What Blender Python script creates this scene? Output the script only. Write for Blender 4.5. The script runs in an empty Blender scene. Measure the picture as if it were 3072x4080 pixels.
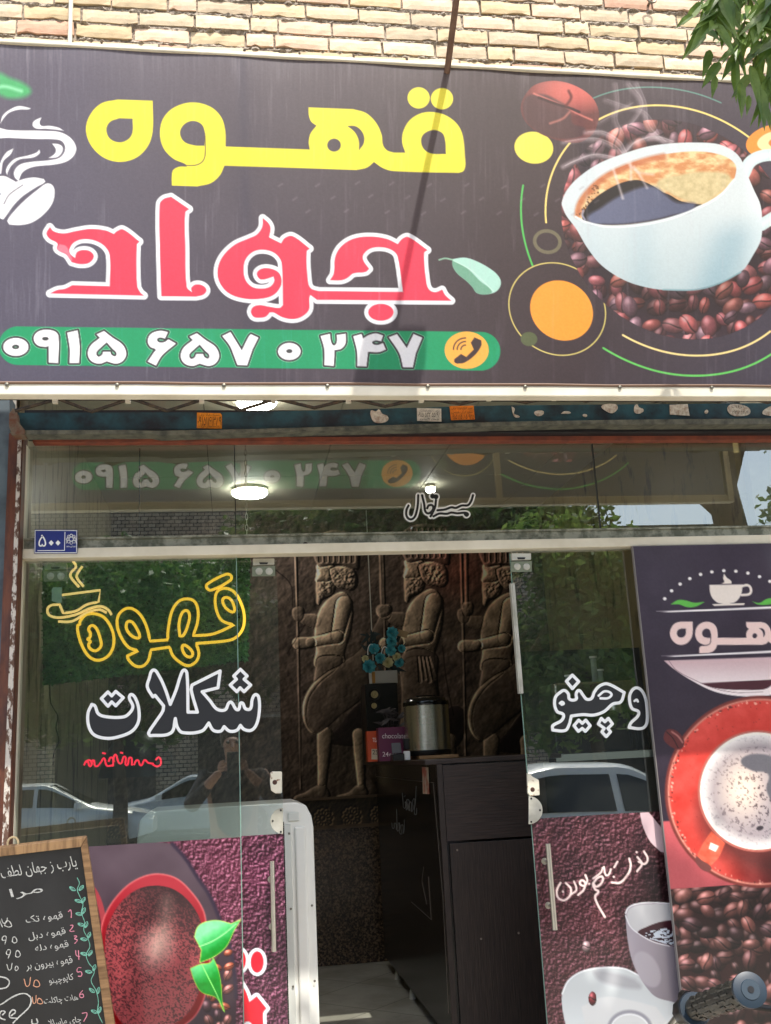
import bpy, bmesh, math, random
import numpy as np
from mathutils import Vector, Matrix
SC = bpy.context.scene
COL = SC.collection
rng = np.random.RandomState(7); random.seed(7)

# ------------------------------------------------------------------ camera
F = 4050.0; PX, PY = 1536.0, 2040.0; CY, CZ = -3.5, 1.5
R_ = np.array([0.98828865, -0.01433119, 0.15192157])
N_ = np.array([-0.14418197, 0.23832711, 0.96042269])
U_ = np.array([-0.04997103, -0.9710792, 0.23346968])
cam = bpy.data.objects.new('camera', bpy.data.cameras.new('camera')); COL.objects.link(cam)
def cw(a): return Vector((R_[a], N_[a], U_[a]))
cx, cy, cz = cw(0), -cw(1), -cw(2)
M = Matrix(((cx.x, cy.x, cz.x, 0), (cx.y, cy.y, cz.y, CY), (cx.z, cy.z, cz.z, CZ), (0, 0, 0, 1)))
cam.matrix_world = M
cam.data.sensor_fit = 'VERTICAL'; cam.data.sensor_height = 36.0; cam.data.lens = F / 4080 * 36.0
cam.data.clip_start = 0.02; cam.data.clip_end = 500
SC.camera = cam
SC.render.resolution_x = 771; SC.render.resolution_y = 1024

# ------------------------------------------------------------------ light
SUND = Vector((0.125, -0.50, 0.84)).normalized()
elev = math.asin(SUND.z); az = math.atan2(SUND.x, SUND.y)
w = bpy.data.worlds.new("World"); SC.world = w; w.use_nodes = True
nt = w.node_tree; nt.nodes.clear()
sky = nt.nodes.new('ShaderNodeTexSky'); sky.sky_type = 'NISHITA'; sky.sun_disc = False
sky.sun_elevation = elev; sky.sun_rotation = az; sky.dust_density = 3.0; sky.ozone_density = .5
bg = nt.nodes.new('ShaderNodeBackground'); bg.inputs[1].default_value = 0.15
wo = nt.nodes.new('ShaderNodeOutputWorld')
nt.links.new(sky.outputs[0], bg.inputs[0]); nt.links.new(bg.outputs[0], wo.inputs[0])
sl = bpy.data.lights.new('sun', 'SUN'); sl.energy = 2.35; sl.angle = math.radians(0.5); sl.color = (1.0, 0.95, 0.87)
so = bpy.data.objects.new('sun', sl); COL.objects.link(so)
so.rotation_euler = SUND.to_track_quat('Z', 'Y').to_euler(); so.location = (2, -8, 12)
SC.view_settings.view_transform = 'Standard'; SC.view_settings.look = 'None'
SC.view_settings.exposure = 1.22; SC.view_settings.gamma = 1.0; SC.view_settings.use_curve_mapping = False
try:
    SC.cycles.max_bounces = 7; SC.cycles.transparent_max_bounces = 16; SC.cycles.glossy_bounces = 4
    SC.cycles.use_denoising = True; SC.cycles.caustics_reflective = False; SC.cycles.caustics_refractive = False
except Exception: pass

# ------------------------------------------------------------------ mapping photo pixel <-> world planes
def W(x, y, Y=0.0):
    x = np.asarray(x, float); y = np.asarray(y, float)
    dx = (x - PX) / F; dy = (y - PY) / F
    n = dx * N_[0] + dy * N_[1] + N_[2]; r = dx * R_[0] + dy * R_[1] + R_[2]; u = dx * U_[0] + dy * U_[1] + U_[2]
    t = (Y - CY) / n
    return r * t, u * t + CZ
def W3(x, y, Y=0.0):
    a, b = W(x, y, Y); return Vector((float(a), Y, float(b)))
def WP(x, y, p0, nr):
    d = np.array([(x - PX) / F, (y - PY) / F, 1.0]); wd = np.array([d @ R_, d @ N_, d @ U_])
    c = np.array([0, CY, CZ]); t = ((np.array(p0) - c) @ np.array(nr)) / (wd @ np.array(nr))
    return Vector(c + wd * t)
def PR(X, Y, Z):
    X = np.asarray(X, float); Y = np.asarray(Y, float) - CY; Z = np.asarray(Z, float) - CZ
    a = X * R_[0] + Y * N_[0] + Z * U_[0]; b = X * R_[1] + Y * N_[1] + Z * U_[1]; c = X * R_[2] + Y * N_[2] + Z * U_[2]
    return PX + F * a / c, PY + F * b / c

# ------------------------------------------------------------------ materials
def lin(c):
    return tuple(((v / 12.92) if v <= 0.04045 else ((v + 0.055) / 1.055) ** 2.4) for v in c)
def S8(r, g, b): return lin((r / 255., g / 255., b / 255.))
MATS = {}
def mat(name, col=(.5, .5, .5), rough=.5, metal=0., col2=None, ns=20., nd=4., nlo=.4, nhi=.65, bump=0., bs=None, stretch=(1, 1, 1), coat=0., spec=.5, vcol=None, emit=None, es=0., transl=0., back=0.):
    if name in MATS: return MATS[name]
    m = bpy.data.materials.new(name); m.use_nodes = True; t = m.node_tree; nn = t.nodes; L = t.links
    b = nn['Principled BSDF']; out = nn['Material Output']
    b.inputs['Base Color'].default_value = (*col, 1); b.inputs['Roughness'].default_value = rough; b.inputs['Metallic'].default_value = metal
    b.inputs['Specular IOR Level'].default_value = spec; b.inputs['Coat Weight'].default_value = coat
    tc = nn.new('ShaderNodeTexCoord'); mp = nn.new('ShaderNodeMapping'); mp.inputs['Scale'].default_value = stretch
    L.new(tc.outputs['Object'], mp.inputs[0])
    src = None
    if vcol:
        a = nn.new('ShaderNodeVertexColor'); a.layer_name = vcol; src = a.outputs[0]
    if col2 is not None:
        n = nn.new('ShaderNodeTexNoise'); n.inputs['Scale'].default_value = ns; n.inputs['Detail'].default_value = nd; n.inputs['Roughness'].default_value = .62
        L.new(mp.outputs[0], n.inputs['Vector'])
        r = nn.new('ShaderNodeValToRGB'); r.color_ramp.elements[0].position = nlo; r.color_ramp.elements[1].position = nhi
        r.color_ramp.elements[0].color = (*col, 1); r.color_ramp.elements[1].color = (*col2, 1)
        L.new(n.outputs[0], r.inputs[0])
        if src is None: src = r.outputs[0]
        else:
            x = nn.new('ShaderNodeMix'); x.data_type = 'RGBA'; x.blend_type = 'MULTIPLY'; x.inputs[0].default_value = 1
            L.new(src, x.inputs[6]); L.new(r.outputs[0], x.inputs[7]); src = x.outputs[2]
    if src is not None: L.new(src, b.inputs['Base Color'])
    if bump:
        n2 = nn.new('ShaderNodeTexNoise'); n2.inputs['Scale'].default_value = bs or ns; n2.inputs['Detail'].default_value = 5
        L.new(mp.outputs[0], n2.inputs['Vector'])
        bp = nn.new('ShaderNodeBump'); bp.inputs['Strength'].default_value = bump; bp.inputs['Distance'].default_value = .01
        L.new(n2.outputs[0], bp.inputs['Height']); L.new(bp.outputs[0], b.inputs['Normal'])
    if emit:
        b.inputs['Emission Color'].default_value = (*emit, 1); b.inputs['Emission Strength'].default_value = es
    if transl:
        tr = nn.new('ShaderNodeBsdfTranslucent')
        if back:
            xb = nn.new('ShaderNodeMix'); xb.data_type = 'RGBA'; xb.inputs[0].default_value = back; L.new(src, xb.inputs[6]); xb.inputs[7].default_value = (.24, .25, .22, 1); L.new(xb.outputs[2], tr.inputs[0])
        elif src is not None: L.new(src, tr.inputs[0])
        else: tr.inputs[0].default_value = (*col, 1)
        mx = nn.new('ShaderNodeMixShader'); mx.inputs[0].default_value = transl
        L.new(b.outputs[0], mx.inputs[1]); L.new(tr.outputs[0], mx.inputs[2]); L.new(mx.outputs[0], out.inputs[0])
    MATS[name] = m; return m
def glassmat(name, tint, refl=.09, gr=0.0, dust=.022):
    m = bpy.data.materials.new(name); m.use_nodes = True; t = m.node_tree; t.nodes.clear(); nn = t.nodes; L = t.links
    out = nn.new('ShaderNodeOutputMaterial'); tr = nn.new('ShaderNodeBsdfTransparent'); tr.inputs[0].default_value = (*tint, 1)
    gl = nn.new('ShaderNodeBsdfGlossy'); gl.inputs['Roughness'].default_value = gr; gl.inputs[0].default_value = (.93, 1.0, .96, 1)
    lw = nn.new('ShaderNodeLayerWeight'); lw.inputs[0].default_value = .12
    ma = nn.new('ShaderNodeMath'); ma.operation = 'ADD'; ma.inputs[1].default_value = refl
    L.new(lw.outputs['Fresnel'], ma.inputs[0])
    mx = nn.new('ShaderNodeMixShader'); L.new(ma.outputs[0], mx.inputs[0]); L.new(tr.outputs[0], mx.inputs[1]); L.new(gl.outputs[0], mx.inputs[2])
    df = nn.new('ShaderNodeBsdfDiffuse'); df.inputs[0].default_value = (.55, .60, .54, 1)
    no = nn.new('ShaderNodeTexNoise'); no.inputs['Scale'].default_value = 3; no.inputs['Detail'].default_value = 6; tc = nn.new('ShaderNodeTexCoord'); L.new(tc.outputs['Object'], no.inputs['Vector'])
    mr = nn.new('ShaderNodeMapRange'); mr.inputs[1].default_value = .3; mr.inputs[2].default_value = .75; mr.inputs[3].default_value = dust * .5; mr.inputs[4].default_value = dust * 1.7; L.new(no.outputs[0], mr.inputs[0])
    m2 = nn.new('ShaderNodeMixShader'); L.new(mr.outputs[0], m2.inputs[0]); L.new(mx.outputs[0], m2.inputs[1]); L.new(df.outputs[0], m2.inputs[2])
    L.new(m2.outputs[0], out.inputs[0]); return m
GLASS = glassmat('shop_glass', (.82, .88, .84), .23)
GLASS3 = glassmat('low_reflection_glass', (.9, .92, .88), .015)  # reflectance lowered so the mirrored sign stays faint above the beam
GLASS2 = glassmat('leaf_glass', (.84, .90, .87), .10)
def canvas_mat(name, rough=.5, coat=0., transl=0., bump=0., bs=40., stretch=(1, 1, 1), back=0., spec=.5):
    return mat(name, rough=rough, coat=coat, transl=transl, back=back, vcol='Col', bump=bump, bs=bs, stretch=stretch, spec=spec)

# ------------------------------------------------------------------ object helpers
def link(o, parent=None):
    COL.objects.link(o)
    if parent is not None: o.parent = parent
    return o
def tag(o, label=None, cat=None, group=None, kind=None):
    if label: o['label'] = label
    if cat: o['category'] = cat
    if group: o['group'] = group
    if kind: o['kind'] = kind
    return o
def thing(name, label, cat, loc=(0, 0, 0), group=None, rz=0):
    o = bpy.data.objects.new(name, None); o.location = loc; o.rotation_euler[2] = rz; COL.objects.link(o); o.empty_display_size = .1
    return tag(o, label, cat, group)
class MB:
    """gathers shapes; vertices are world coordinates (or local when built under a thing with local=True)"""
    def __init__(s): s.v = []; s.f = []; s.c = None
    def add(s, vs, fs):
        o = len(s.v); s.v += [tuple(v) for v in vs]; s.f += [tuple(i + o for i in f) for f in fs]; return s
    def box(s, a, b, rot=None, piv=None):
        x0, y0, z0 = a; x1, y1, z1 = b
        vs = [(x0, y0, z0), (x1, y0, z0), (x1, y1, z0), (x0, y1, z0), (x0, y0, z1), (x1, y0, z1), (x1, y1, z1), (x0, y1, z1)]
        if rot is not None:
            p = Vector(piv) if piv is not None else (Vector(a) + Vector(b)) / 2
            vs = [tuple(p + rot @ (Vector(v) - p)) for v in vs]
        return s.add(vs, [(0, 3, 2, 1), (4, 5, 6, 7), (0, 1, 5, 4), (1, 2, 6, 5), (2, 3, 7, 6), (3, 0, 4, 7)])
    def prism(s, pts, dirv):
        n = len(pts); d = Vector(dirv); a = [Vector(p) for p in pts]; b = [p + d for p in a]
        from mathutils.geometry import tessellate_polygon
        tri = tessellate_polygon([a])
        fs = [tuple(t) for t in tri] + [tuple(i + n for i in reversed(t)) for t in tri]
        fs += [(i, (i + 1) % n, (i + 1) % n + n, i + n) for i in range(n)]
        return s.add(a + b, fs)
    def px(s, pts, Y, depth):   # polygon traced in photo pixels, on the upright plane at Y, given a thickness
        return s.prism([W3(x, y, Y) for x, y in pts], (0, depth, 0))
    def tube(s, pts, r, n=10, cap=True, closed=False):
        pts = [Vector(p) for p in pts]; m = len(pts)
        rr = r if hasattr(r, '__len__') else [r] * m
        ref = None; rings = []
        for i, p in enumerate(pts):
            if closed: t = pts[(i + 1) % m] - pts[i - 1]
            else: t = pts[min(i + 1, m - 1)] - pts[max(i - 1, 0)]
            if t.length < 1e-9: t = Vector((0, 0, 1))
            t.normalize()
            if ref is None:
                ref = Vector((0, 1, 0)) if abs(t.y) < .9 else Vector((1, 0, 0))
            a = ref - t * ref.dot(t)
            if a.length < 1e-6: a = t.orthogonal()
            a.normalize(); ref = a; b = t.cross(a)
            rings.append([p + (a * math.cos(2 * math.pi * k / n) + b * math.sin(2 * math.pi * k / n)) * rr[i] for k in range(n)])
        vs = [v for ring in rings for v in ring]; fs = []
        for i in range(m - 1 if not closed else m):
            j = (i + 1) % m
            for k in range(n): fs.append((i * n + k, i * n + (k + 1) % n, j * n + (k + 1) % n, j * n + k))
        if cap and not closed: fs.append(tuple(reversed(range(n)))); fs.append(tuple((m - 1) * n + k for k in range(n)))
        return s.add(vs, fs)
    def lathe(s, prof, c, n=28, axis='Z', sx=1.):
        c = Vector(c); vs = []; fs = []
        for r, h in prof:
            for k in range(n):
                a = 2 * math.pi * k / n; p = (r * math.cos(a) * sx, r * math.sin(a), h)
                if axis == 'Y': p = (p[0], p[2], p[1])
                if axis == 'X': p = (p[2], p[0], p[1])
                vs.append(c + Vector(p))
        for i in range(len(prof) - 1):
            for k in range(n): fs.append((i * n + k, i * n + (k + 1) % n, (i + 1) * n + (k + 1) % n, (i + 1) * n + k))
        fs.append(tuple(reversed(range(n)))); fs.append(tuple((len(prof) - 1) * n + k for k in range(n)))
        return s.add(vs, fs)
    def quad(s, a, b, c, d): return s.add([a, b, c, d], [(0, 1, 2, 3)])
    def build(s, name, m, parent=None, smooth=False, bevel=0., label=None):
        me = bpy.data.meshes.new(name); vs = s.v
        if parent is not None:
            bpy.context.view_layer.update(); inv = parent.matrix_world.inverted(); vs = [tuple(inv @ Vector(v)) for v in vs]
        elif len(vs):
            pass
        me.from_pydata(vs, [], s.f); me.update()
        bm = bmesh.new(); bm.from_mesh(me); bmesh.ops.recalc_face_normals(bm, faces=bm.faces); bm.to_mesh(me); bm.free()
        if smooth:
            me.polygons.foreach_set('use_smooth', [True] * len(me.polygons))
            try: me.set_sharp_from_angle(angle=math.radians(38))
            except Exception: pass
        o = bpy.data.objects.new(name, me); me.materials.append(m)
        if bevel:
            md = o.modifiers.new('bevel', 'BEVEL'); md.width = bevel; md.segments = 2; md.limit_method = 'ANGLE'
        if label: o['label'] = label
        return link(o, parent)

# ------------------------------------------------------------------ traced outlines
TT = {'R1': (0, 0, .6002), 'R2': (1000, 0, .6002), 'R3': (2000, 0, .6435), 'R4': (0, 800, .6002), 'R5': (1000, 800, .6002), 'R6': (2000, 800, .6435),
      'Q1': (0, 1600, .6002), 'Q2': (1000, 1600, .6002), 'Q3': (2000, 1600, .6435), 'Q4': (0, 2200, .7203), 'Q5': (1000, 2200, .7203), 'Q6': (1900, 2100, .7035),
      'Q7': (0, 3000, .6483), 'Q8': (1000, 3000, .6483), 'Q9': (1992, 3000, .6483), 'S': (0, 0, 1.)}
def P(s, tf=None):
    out = []; T = TT['S']
    for tok in s.split():
        if tok in TT: T = TT[tok]; continue
        c = tok.endswith('*'); a, b = tok.rstrip('*').split(',')
        x = T[0] + float(a) * T[2]; y = T[1] + float(b) * T[2]
        if tf: x, y = tf(x, y)
        out.append((x, y, c))
    return out
def smooth(pts, closed=True, k=6):
    n = len(pts); out = []
    def tang(i):
        if pts[i][2]: return None
        if not closed and (i == 0 or i == n - 1): return None
        a = np.array(pts[(i - 1) % n][:2]); b = np.array(pts[(i + 1) % n][:2]); d = b - a; l = np.hypot(*d)
        return d / l if l > 1e-9 else None
    T = [tang(i) for i in range(n)]
    for i in range(n if closed else n - 1):
        j = (i + 1) % n; p = np.array(pts[i][:2]); q = np.array(pts[j][:2]); d = q - p; l = np.hypot(*d)
        if T[i] is None and T[j] is None: out.append(p); continue
        m0 = T[i] * l if T[i] is not None else d; m1 = T[j] * l if T[j] is not None else d
        if T[i] is None: m0 = 2 * d - m1 if False else d
        for s in range(k):
            t = s / k; h = (2 * t ** 3 - 3 * t * t + 1, t ** 3 - 2 * t * t + t, -2 * t ** 3 + 3 * t * t, t ** 3 - t * t)
            out.append(h[0] * p + h[1] * m0 + h[2] * q + h[3] * m1)
    if not closed: out.append(np.array(pts[-1][:2]))
    return np.array(out)
def SP(s, closed=True, k=6, tf=None): return smooth(P(s, tf), closed, k)
def oval(cx, cy, rx, ry, ang=0, n=40, T='S'):
    t = TT[T]; a = np.linspace(0, 2 * np.pi, n, endpoint=False); c, s_ = math.cos(ang), math.sin(ang)
    x = rx * np.cos(a); y = ry * np.sin(a)
    return np.stack([t[0] + (cx + x * c - y * s_) * t[2], t[1] + (cy + x * s_ + y * c) * t[2]], 1)
def sd_seg(X, Y, pts, closed):
    d = np.full(X.shape, 1e9, np.float32); n = len(pts)
    for i in range(n if closed else n - 1):
        ax, ay = pts[i]; bx, by = pts[(i + 1) % n]; vx, vy = bx - ax, by - ay; l = vx * vx + vy * vy + 1e-9
        t = np.clip(((X - ax) * vx + (Y - ay) * vy) / l, 0, 1)
        dd = (X - ax - t * vx) ** 2 + (Y - ay - t * vy) ** 2
        np.minimum(d, dd, out=d)
    return np.sqrt(d)
def inside(X, Y, pts):
    ins = np.zeros(X.shape, bool); n = len(pts)
    for i in range(n):
        ax, ay = pts[i]; bx, by = pts[(i + 1) % n]
        if ay == by: continue
        c = ((ay > Y) != (by > Y)) & (X < (bx - ax) * (Y - ay) / (by - ay) + ax)
        ins ^= c
    return ins
def sd_poly(X, Y, loops):
    d = np.full(X.shape, 1e9, np.float32); ins = np.zeros(X.shape, bool)
    for lp in loops:
        d = np.minimum(d, sd_seg(X, Y, lp, True)); ins ^= inside(X, Y, lp)
    return np.where(ins, -d, d)
_ng = {}
def noise(X, Y, sc, seed=0, oct=3):
    out = 0; amp = 1; tot = 0
    for o in range(oct):
        k = (seed, o)
        if k not in _ng: _ng[k] = np.random.RandomState(seed * 17 + o).rand(128, 128).astype(np.float32)
        G = _ng[k]; x = X / sc * 2 ** o + 1000; y = Y / sc * 2 ** o + 1000
        xi = np.floor(x).astype(int); yi = np.floor(y).astype(int); fx = x - xi; fy = y - yi
        fx = fx * fx * (3 - 2 * fx); fy = fy * fy * (3 - 2 * fy)
        a = G[yi % 128, xi % 128]; b = G[yi % 128, (xi + 1) % 128]; c = G[(yi + 1) % 128, xi % 128]; d = G[(yi + 1) % 128, (xi + 1) % 128]
        out = out + amp * ((a * (1 - fx) + b * fx) * (1 - fy) + (c * (1 - fx) + d * fx) * fy); tot += amp; amp *= .55
    return out / tot

# a printed sheet: dense grid of vertices carrying the print's colours
class Canvas:
    def __init__(s, o, ex, ey, nx, ny, bgc):
        s.o, s.nx, s.ny = np.array(o, float), nx, ny
        u = np.linspace(0, 1, nx)[None, :, None]; v = np.linspace(0, 1, ny)[:, None, None]
        s.w = (s.o + u * np.array(ex, float) + v * np.array(ey, float)).astype(np.float64)
        s.X, s.Y = PR(s.w[..., 0], s.w[..., 1], s.w[..., 2])
        s.C = np.ones((ny, nx, 3), np.float32) * np.array(bgc, np.float32) / 255.
        s.M = np.ones((ny, nx), bool); s.step = abs(s.X[0, -1] - s.X[0, 0]) / nx
    def win(s, x0, y0, x1, y1):
        m = (s.X >= x0) & (s.X <= x1) & (s.Y >= y0) & (s.Y <= y1)
        if not m.any(): return None
        r = np.where(m.any(1))[0]; c = np.where(m.any(0))[0]
        return slice(r[0], r[-1] + 1), slice(c[0], c[-1] + 1)
    def _put(s, sl, a, col):
        if callable(col): col = col(s.X[sl], s.Y[sl])
        col = np.asarray(col, np.float32) / 255.
        s.C[sl] = s.C[sl] * (1 - a[..., None]) + col * a[..., None]
    def fill(s, loops, col, grow=0, soft=None, alpha=1.):
        if not isinstance(loops, list): loops = [loops]
        al = np.concatenate(loops); soft = soft or s.step; g = grow + soft
        sl = s.win(al[:, 0].min() - g, al[:, 1].min() - g, al[:, 0].max() + g, al[:, 1].max() + g)
        if sl is None: return
        d = sd_poly(s.X[sl], s.Y[sl], loops) - grow
        s._put(sl, np.clip(.5 - d / soft, 0, 1) * alpha, col)
    def stroke(s, pts, wd, col, soft=None, alpha=1., closed=False):
        soft = soft or s.step; g = wd + soft; pts = np.asarray(pts)
        sl = s.win(pts[:, 0].min() - g, pts[:, 1].min() - g, pts[:, 0].max() + g, pts[:, 1].max() + g)
        if sl is None: return
        d = sd_seg(s.X[sl], s.Y[sl], pts, closed) - wd
        s._put(sl, np.clip(.5 - d / soft, 0, 1) * alpha, col)
    def bean(s, x, y, a, b, ang, c0, crease=True, seed=0):
        g = max(a, b) * 1.1; sl = s.win(x - g, y - g, x + g, y + g)
        if sl is None: return
        X = s.X[sl] - x; Y = s.Y[sl] - y; ca, sa = math.cos(ang), math.sin(ang)
        p = (X * ca + Y * sa) / a; q = (-X * sa + Y * ca) / b; r2 = p * p + q * q
        al = np.clip((1 - np.sqrt(r2)) * b / s.step + .5, 0, 1)
        nz = np.sqrt(np.clip(1 - r2, 0, 1)); nx, ny = (p * ca - q * sa), (p * sa + q * ca)
        sh = np.clip(.40 + .55 * (nz * .75 - nx * .25 - ny * .55), .05, 1.2)
        spc = np.clip(nz * .8 - nx * .3 - ny * .5, 0, 1) ** 9 * .45
        tx = noise(s.X[sl], s.Y[sl], b * .5, 5 + seed % 5, 2) * .35 + .8
        if crease:
            cr = np.exp(-((q - .18 * np.sin(p * 2.6)) / .11) ** 2); sh = sh * (1 - .75 * cr) + .12 * np.exp(-((q - .18 * np.sin(p * 2.6) - .2) / .1) ** 2)
        col = np.array(c0)[None, None] * (sh * tx)[..., None] + spc[..., None] * np.array([255, 225, 225])
        s._put(sl, al, np.clip(col, 0, 255))
    def beans(s, reg, n, size, cols, seed=1, skip=.12):
        r = np.random.RandomState(seed)
        x0, y0, x1, y1 = reg
        nxg = int((x1 - x0) / (size * 1.25)); nyg = int((y1 - y0) / (size * 1.25)); cells = [(i, j) for i in range(nxg + 1) for j in range(nyg + 1)]
        for k in range(n):
            r.shuffle(cells)
            for (i, j) in cells:
                x = x0 + (i + r.uniform(-.35, .35)) * size * 1.25; y = y0 + (j + r.uniform(-.35, .35)) * size * 1.25
                f_ = .55 if k < n - 1 else 1.
                c = np.array(cols[r.randint(len(cols))], float) * r.uniform(.7, 1.15) * f_
                if r.rand() < skip: continue
                a = size * r.uniform(.52, .8); s.bean(x, y, a, a * r.uniform(.6, .75), r.uniform(0, math.pi), c, r.rand() < .6, r.randint(9))
    def grain(s, amp, sc=3., seed=3):
        n = noise(s.X, s.Y, sc, seed, 2) - .5; s.C += (n * amp / 255.)[..., None]
    def build(s, name, m, parent=None):
        ny, nx = s.ny, s.nx; idx = np.arange(ny * nx).reshape(ny, nx)
        q = np.stack([idx[:-1, :-1], idx[:-1, 1:], idx[1:, 1:], idx[1:, :-1]], -1)
        k = s.M[:-1, :-1] & s.M[1:, 1:] & s.M[:-1, 1:] & s.M[1:, :-1]; q = q[k].reshape(-1, 4)
        co = s.w.reshape(-1, 3).copy(); col = s.C.reshape(-1, 3)
        used = np.zeros(ny * nx, bool); used[q.ravel()] = True; rm = np.cumsum(used) - 1; q = rm[q]; co = co[used]; col = np.clip(col[used], 0, 1)
        if parent is not None:
            bpy.context.view_layer.update(); co = co - np.array(parent.matrix_world.translation)
        me = bpy.data.meshes.new(name); me.vertices.add(len(co)); me.vertices.foreach_set('co', co.astype(np.float32).ravel())
        me.loops.add(q.size); me.loops.foreach_set('vertex_index', q.ravel().astype(np.int32))
        me.polygons.add(len(q)); me.polygons.foreach_set('loop_start', np.arange(0, q.size, 4, dtype=np.int32)); me.polygons.foreach_set('loop_total', np.full(len(q), 4, np.int32))
        me.update(calc_edges=True)
        lc = np.where(col <= .04045, col / 12.92, ((col + .055) / 1.055) ** 2.4)
        at = me.color_attributes.new('Col', 'FLOAT_COLOR', 'POINT'); at.data.foreach_set('color', np.concatenate([lc, np.ones((len(lc), 1))], 1).astype(np.float32).ravel())
        me.materials.append(m); return link(bpy.data.objects.new(name, me), parent)
def canvas_px(x0, y0, x1, y1, Y, step, bgc, rect=None):
    """upright rectangle on plane Y that covers the given photo rectangle"""
    if rect is None:
        cs = [W(x, y, Y) for x, y in ((x0, y0), (x1, y0), (x1, y1), (x0, y1))]
        X0 = min(c[0] for c in cs); X1 = max(c[0] for c in cs); Z0 = min(c[1] for c in cs); Z1 = max(c[1] for c in cs)
    else: X0, Z0, X1, Z1 = rect
    st = step * (Y - CY) / F
    return Canvas((X0, Y, Z1), (X1 - X0, 0, 0), (0, 0, Z0 - Z1), int((X1 - X0) / st) + 2, int((Z1 - Z0) / st) + 2, bgc)

# flat cut-outs (stickers): marching over a signed distance field
def iso(name, fn, bbox, step, mapf, m, parent=None):
    x0, y0, x1, y1 = bbox; xs = np.arange(x0, x1 + step, step); ys = np.arange(y0, y1 + step, step)
    X, Y = np.meshgrid(xs, ys); D = fn(X, Y); V = []; Fc = []
    ny, nx = D.shape
    full = (D[:-1, :-1] < 0) & (D[1:, :-1] < 0) & (D[:-1, 1:] < 0) & (D[1:, 1:] < 0)
    anyi = (D[:-1, :-1] < 0) | (D[1:, :-1] < 0) | (D[:-1, 1:] < 0) | (D[1:, 1:] < 0)
    for j in range(ny - 1):
        i = 0; row = full[j]
        while i < nx - 1:
            if row[i]:
                k = i
                while k < nx - 1 and row[k]: k += 1
                o = len(V); V += [(xs[i], ys[j]), (xs[k], ys[j]), (xs[k], ys[j + 1]), (xs[i], ys[j + 1])]; Fc.append((o, o + 1, o + 2, o + 3)); i = k
            else: i += 1
    for j, i in zip(*np.where(anyi & ~full)):
        c = [(xs[i], ys[j], D[j, i]), (xs[i + 1], ys[j], D[j, i + 1]), (xs[i + 1], ys[j + 1], D[j + 1, i + 1]), (xs[i], ys[j + 1], D[j + 1, i])]
        for tri in ((0, 1, 2), (0, 2, 3)):
            po = []
            for a in range(3):
                p = c[tri[a]]; q = c[tri[(a + 1) % 3]]
                if p[2] < 0: po.append(p[:2])
                if (p[2] < 0) != (q[2] < 0):
                    t = p[2] / (p[2] - q[2]); po.append((p[0] + (q[0] - p[0]) * t, p[1] + (q[1] - p[1]) * t))
            if len(po) >= 3:
                o = len(V); V += po; Fc.append(tuple(range(o, o + len(po))))
    if not V: return None
    co = [mapf(a, b) for a, b in V]
    me = bpy.data.meshes.new(name)
    if parent is not None:
        bpy.context.view_layer.update(); inv = parent.matrix_world.inverted(); co = [tuple(inv @ Vector(c)) for c in co]
    me.from_pydata([tuple(c) for c in co], [], Fc); me.update(); me.materials.append(m)
    return link(bpy.data.objects.new(name, me), parent)

# ------------------------------------------------------------------ lettering with Blender's own font
AR = {'ا': (0xFE8D, 2), 'ب': (0xFE8F, 4), 'پ': (0xFB56, 4), 'ت': (0xFE95, 4), 'ج': (0xFE9D, 4), 'چ': (0xFB7A, 4), 'خ': (0xFEA5, 4), 'د': (0xFEA9, 2), 'ذ': (0xFEAB, 2), 'ر': (0xFEAD, 2), 'ز': (0xFEAF, 2),
      'س': (0xFEB1, 4), 'ش': (0xFEB5, 4), 'ط': (0xFEC1, 4), 'ع': (0xFEC9, 4), 'ف': (0xFED1, 4), 'ق': (0xFED5, 4), 'ک': (0xFB8E, 4), 'ل': (0xFEDD, 4), 'م': (0xFEE1, 4), 'ن': (0xFEE5, 4), 'ه': (0xFEE9, 4), 'و': (0xFEED, 2), 'ی': (0xFBFC, 4)}
def shape(s):
    if not any(c in AR for c in s): return s
    s = s.replace('لا', '\u0001'); tbl = dict(AR); tbl['\u0001'] = (0xFEFB, 2); out = []
    for i, c in enumerate(s):
        if c not in tbl: out.append(c); continue
        pj = i > 0 and s[i - 1] in tbl and tbl[s[i - 1]][1] == 4
        nj = i < len(s) - 1 and s[i + 1] in tbl and tbl[c][1] == 4
        out.append(chr(tbl[c][0] + (3 if pj and nj else 1 if pj else 2 if nj else 0)))
    return ''.join(reversed(out))
_gl = {}
def glyphs(s):
    if s not in _gl:
        c = bpy.data.curves.new('tmp', 'FONT'); c.body = shape(s); c.resolution_u = 3; o = bpy.data.objects.new('tmp', c)
        COL.objects.link(o); bpy.context.view_layer.update(); me = o.to_mesh()
        v = np.array([tuple(a.co)[:2] for a in me.vertices]); f_ = [tuple(p.vertices) for p in me.polygons]
        o.to_mesh_clear(); bpy.data.objects.remove(o); bpy.data.curves.remove(c); _gl[s] = (v, f_)
    return _gl[s]
def text(s, quad, mapf, m, name='lettering', parent=None, wob=0):
    v, f_ = glyphs(s)
    if not len(v): return None
    lo = v.min(0); hi = v.max(0); t = (v - lo) / (hi - lo); tl, tr, br, bl = [np.array(q, float) for q in quad]; co = []
    for a, b in t:
        p = (tl * (1 - a) + tr * a) * b + (bl * (1 - a) + br * a) * (1 - b)
        if wob: p = p + np.array([math.sin(p[1] * .11 + p[0] * .05), math.sin(p[0] * .09)]) * wob
        co.append(mapf(*p))
    mb = MB(); mb.v = [tuple(c) for c in co]; mb.f = f_
    return mb.build(name, m, parent)
def box4(x0, y0, x1, y1, sl=0.): return [(x0, y0), (x1, y0 + sl * (x1 - x0)), (x1, y1 + sl * (x1 - x0)), (x0, y1)]

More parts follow.
